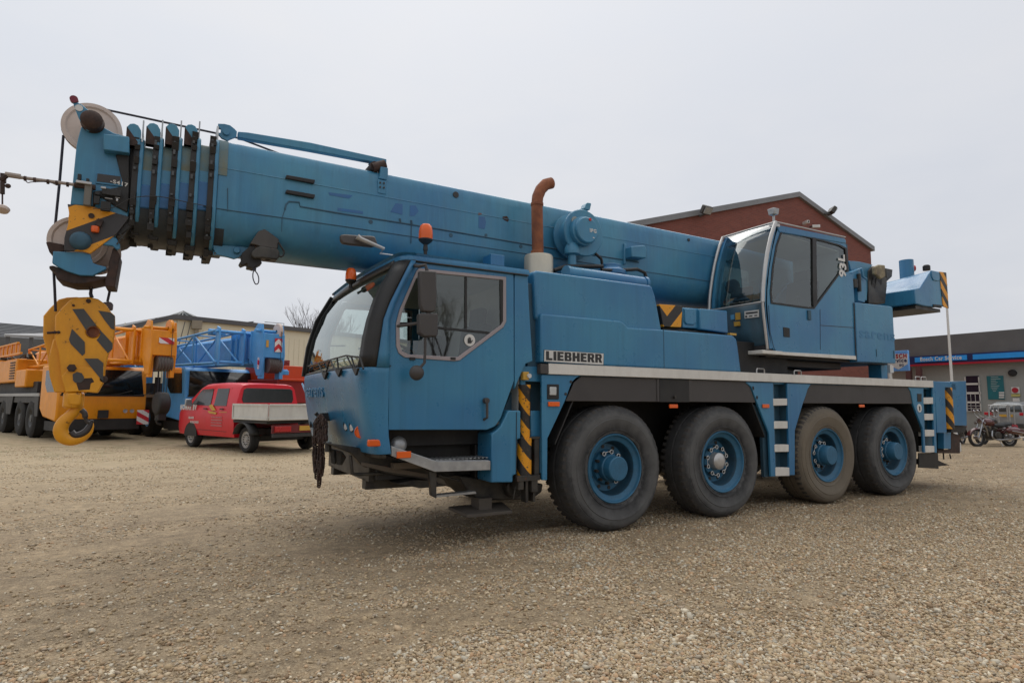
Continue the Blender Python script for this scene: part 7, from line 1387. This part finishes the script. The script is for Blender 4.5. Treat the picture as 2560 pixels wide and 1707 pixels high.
# loose pebbles: real stones in the foreground
def stones(nst, given=None):
    ico = bmesh.new(); bmesh.ops.create_icosphere(ico, subdivisions=1, radius=1); ico.verts.ensure_lookup_table()
    bv = np.array([v.co[:] for v in ico.verts]); bf = np.array([[v.index for v in f.verts] for f in ico.faces]); ico.free()
    rg = np.random.default_rng(5); out = []; P = []
    while given is None and len(P) < nst:
        d = 2.3+6.7*rg.random()**1.25; a = rg.uniform(-.78, .78); x = CX+d/math.cos(a)*math.sin(YAW+a); y = CY+d/math.cos(a)*math.cos(YAW+a)
        if y > .5 or x > 12: continue
        L = loose(x, y)
        nn = noise.noise(V((x*2.5, y*2.5, 1)))*.5+noise.noise(V((x*6, y*6, 4)))*.3
        if rg.random() > (max(0, min(1, (L+nn*.9-.15)*1.5)))*.93+.07: continue
        P.append((x, y, gz(x, y)))
    P = np.array(P) if given is None else given[0]; n = len(P)
    s = np.exp(rg.normal(math.log(.0072), .36, n)); s = np.clip(s, .003, .021)
    if given is not None: s = given[1]
    sc3 = np.stack([s*rg.uniform(.8,1.35,n), s*rg.uniform(.8,1.35,n), s*rg.uniform(.5,.85,n)*(1 if given is None else .6)], 1)
    th = rg.uniform(0, 6.283, n); c_, s_ = np.cos(th), np.sin(th)
    jit = 1+rg.normal(0,.13,(n,12,1)); v = bv[None]*jit*sc3[:,None,:]
    tl = rg.normal(0,.35,(n,1)); v[:,:,2] += v[:,:,0]*tl
    vx_ = v[:,:,0]*c_[:,None]-v[:,:,1]*s_[:,None]+P[:,0:1]; vy = v[:,:,0]*s_[:,None]+v[:,:,1]*c_[:,None]+P[:,1:2]; vz = v[:,:,2]+P[:,2:3]+(sc3[:,2:3]*.45)
    vv = np.stack([vx_,vy,vz],2).reshape(-1,3).astype('f4'); ff = (bf[None]+12*np.arange(n)[:,None,None]).reshape(-1).astype('i4')
    me = bpy.data.meshes.new('loose_pebbles'); me.vertices.add(len(vv)); me.vertices.foreach_set('co', vv.ravel()); me.loops.add(len(ff)); me.loops.foreach_set('vertex_index', ff)
    nf = len(ff)//3; me.polygons.add(nf); me.polygons.foreach_set('loop_start', np.arange(0, nf*3, 3, dtype='i4')); me.polygons.foreach_set('use_smooth', np.ones(nf, dtype=bool)); me.update(calc_edges=True)
    a = me.attributes.new('tone', 'FLOAT', 'POINT'); a.data.foreach_set('value', np.repeat(rg.random(n), 12).astype('f4'))
    return me
me = stones(120000)
FARS = True
def far_stones(nst):                 # single larger stones lying about further off
    rg = np.random.default_rng(11); P = []
    while len(P) < nst:
        d = 4.0+13*rg.random()**.9; a = rg.uniform(-.76, .76); x = CX+d/math.cos(a)*math.sin(YAW+a); y = CY+d/math.cos(a)*math.cos(YAW+a)
        if rg.random() > .35+.9*noise.noise(V((x*.9, y*1.4, 3))): continue
        P.append((x, y, gz(x, y) if (-8 <= x <= 14 and -6 <= y <= 6) else 0))
    return np.array(P), np.clip(np.exp(rg.normal(math.log(.0085), .36, nst)), .004, .020)
ps = bpy.data.objects.new('loose_pebbles', me); COL.objects.link(ps); tag(ps, 'loose rounded tan and grey pebbles scattered over the yard in the foreground', 'gravel', kind='stuff')
m, t, b = nt('pebble'); att = N(t, 'ShaderNodeAttribute', attribute_name='tone').outputs['Fac']; col = ramp(t, att, PEB); co = coords(t)
col = mixc(t, mathn(t,'MULTIPLY', noise_(t, co, 90, 3), .45), col, (.26,.20,.14)); col = mixc(t, 1.0, col, (.97,.925,.83), 'MULTIPLY'); t.links.new(col, b.inputs['Base Color']); b.inputs['Roughness'].default_value = .75; b.inputs['Specular IOR Level'].default_value = .35; me.materials.append(m)
me2 = stones(0, far_stones(60000)); me2.materials.append(m); ps2 = bpy.data.objects.new('scattered_stones', me2); COL.objects.link(ps2); tag(ps2, 'sparse small pale stones strewn over the driven part of the yard', 'stones', kind='stuff')
# ================================================================== SKY AND LIGHT
w = bpy.data.worlds.new('World'); sc.world = w; w.use_nodes = True; t = w.node_tree; bg = t.nodes['Background']
SUN_EL, SUN_AZ = R(60), R(25)
sky = N(t, 'ShaderNodeTexSky', sky_type='NISHITA', sun_disc=False, sun_elevation=SUN_EL, sun_rotation=SUN_AZ, air_density=1.2, dust_density=4)
g = N(t, 'ShaderNodeTexCoord').outputs['Generated']; s = N(t, 'ShaderNodeSeparateXYZ'); t.links.new(g, s.inputs[0])
cl = ramp(t, s.outputs[2], [(0,(5.7,6.0,6.6)),(.10,(5.95,6.25,6.85)),(.30,(6.7,6.98,7.55)),(.55,(7.6,7.85,8.35)),(1,(8.7,8.9,9.3))])
nz = noise_(t, g, 1.9, 5, .55, (1,1,2.6)); cl = mixc(t, mathn(t,'MULTIPLY', ramp(t, nz, [(.38,(0,0,0)),(.62,(1,1,1))]), .60), cl, (8.0,8.0,8.15))
dk = mathn(t, 'MAXIMUM', mathn(t, 'MULTIPLY_ADD', s.outputs[0], .9, -.25), 0.0)       # cloud bank thicker towards the right of the yard
cl = mixc(t, mathn(t,'MULTIPLY', dk, .45), cl, (5.5,5.65,6.2))
cl = mixc(t, .06, cl, sky.outputs[0]); t.links.new(cl, bg.inputs['Color']); bg.inputs['Strength'].default_value = .10
sl = bpy.data.lights.new('sun', 'SUN'); sl.energy = 1.9; sl.angle = R(70); sl.color = (1, .96, .90)
so = bpy.data.objects.new('sun', sl); COL.objects.link(so)
dirv = V((math.sin(SUN_AZ)*math.cos(SUN_EL), math.cos(SUN_AZ)*math.cos(SUN_EL), math.sin(SUN_EL)))
so.rotation_euler = dirv.to_track_quat('Z', 'Y').to_euler()
sc.view_settings.view_transform = 'Standard'; sc.view_settings.look = 'None'; sc.view_settings.exposure = .07; sc.view_settings.gamma = 1
# separate pieces become parts of their own
def split_islands(names):
    for o in [o for o in COL.objects if o.type == 'MESH' and o.name.split('.')[0] in names]:
        bm = bmesh.new(); bm.from_mesh(o.data); seen = set(); isl = []
        for v in bm.verts:
            if v in seen: continue
            st = [v]; seen.add(v); grp = []
            while st:
                a = st.pop(); grp.append(a)
                for e in a.link_edges:
                    b = e.other_vert(a)
                    if b not in seen: seen.add(b); st.append(b)
            isl.append([g.index for g in grp])
        bm.free()
        if len(isl) < 2: continue
        if len(isl) > 40: continue
        for k, idx in enumerate(isl):
            ids = set(idx); b2 = bmesh.new(); b2.from_mesh(o.data); b2.verts.ensure_lookup_table()
            bmesh.ops.delete(b2, geom=[v for v in b2.verts if v.index not in ids], context='VERTS')
            me = bpy.data.meshes.new(o.data.name)
            for mt in o.data.materials: me.materials.append(mt)
            b2.to_mesh(me); b2.free()
            if k == 0: first = me
            else: c = o.copy(); c.data = me; COL.objects.link(c)
        o.data = first
SPLIT_NAMES = ['wheel_nut','small_print','block_bolts','side_skirt','channel_clip','socket','steel_fitting','cab_pillar','mirror_arm','underside_bracket','block_rope','far_side_skirt','mudguard_strip','cable','label_print','head_joint','arm_foot','boom_support','rear_bracket','yellow_emblem','canopy_posts','canopy_post','window_clip','lever_rod','guide_bracket','rope_guard','hydraulic_hose','hose_bundle','tow_bracket','pipe_mouth','latch','side_window','roof_seal','head_front','boom_pivot_frame','pillar_trim','lamp_bracket','lower_cheek']
split_islands(SPLIT_NAMES)
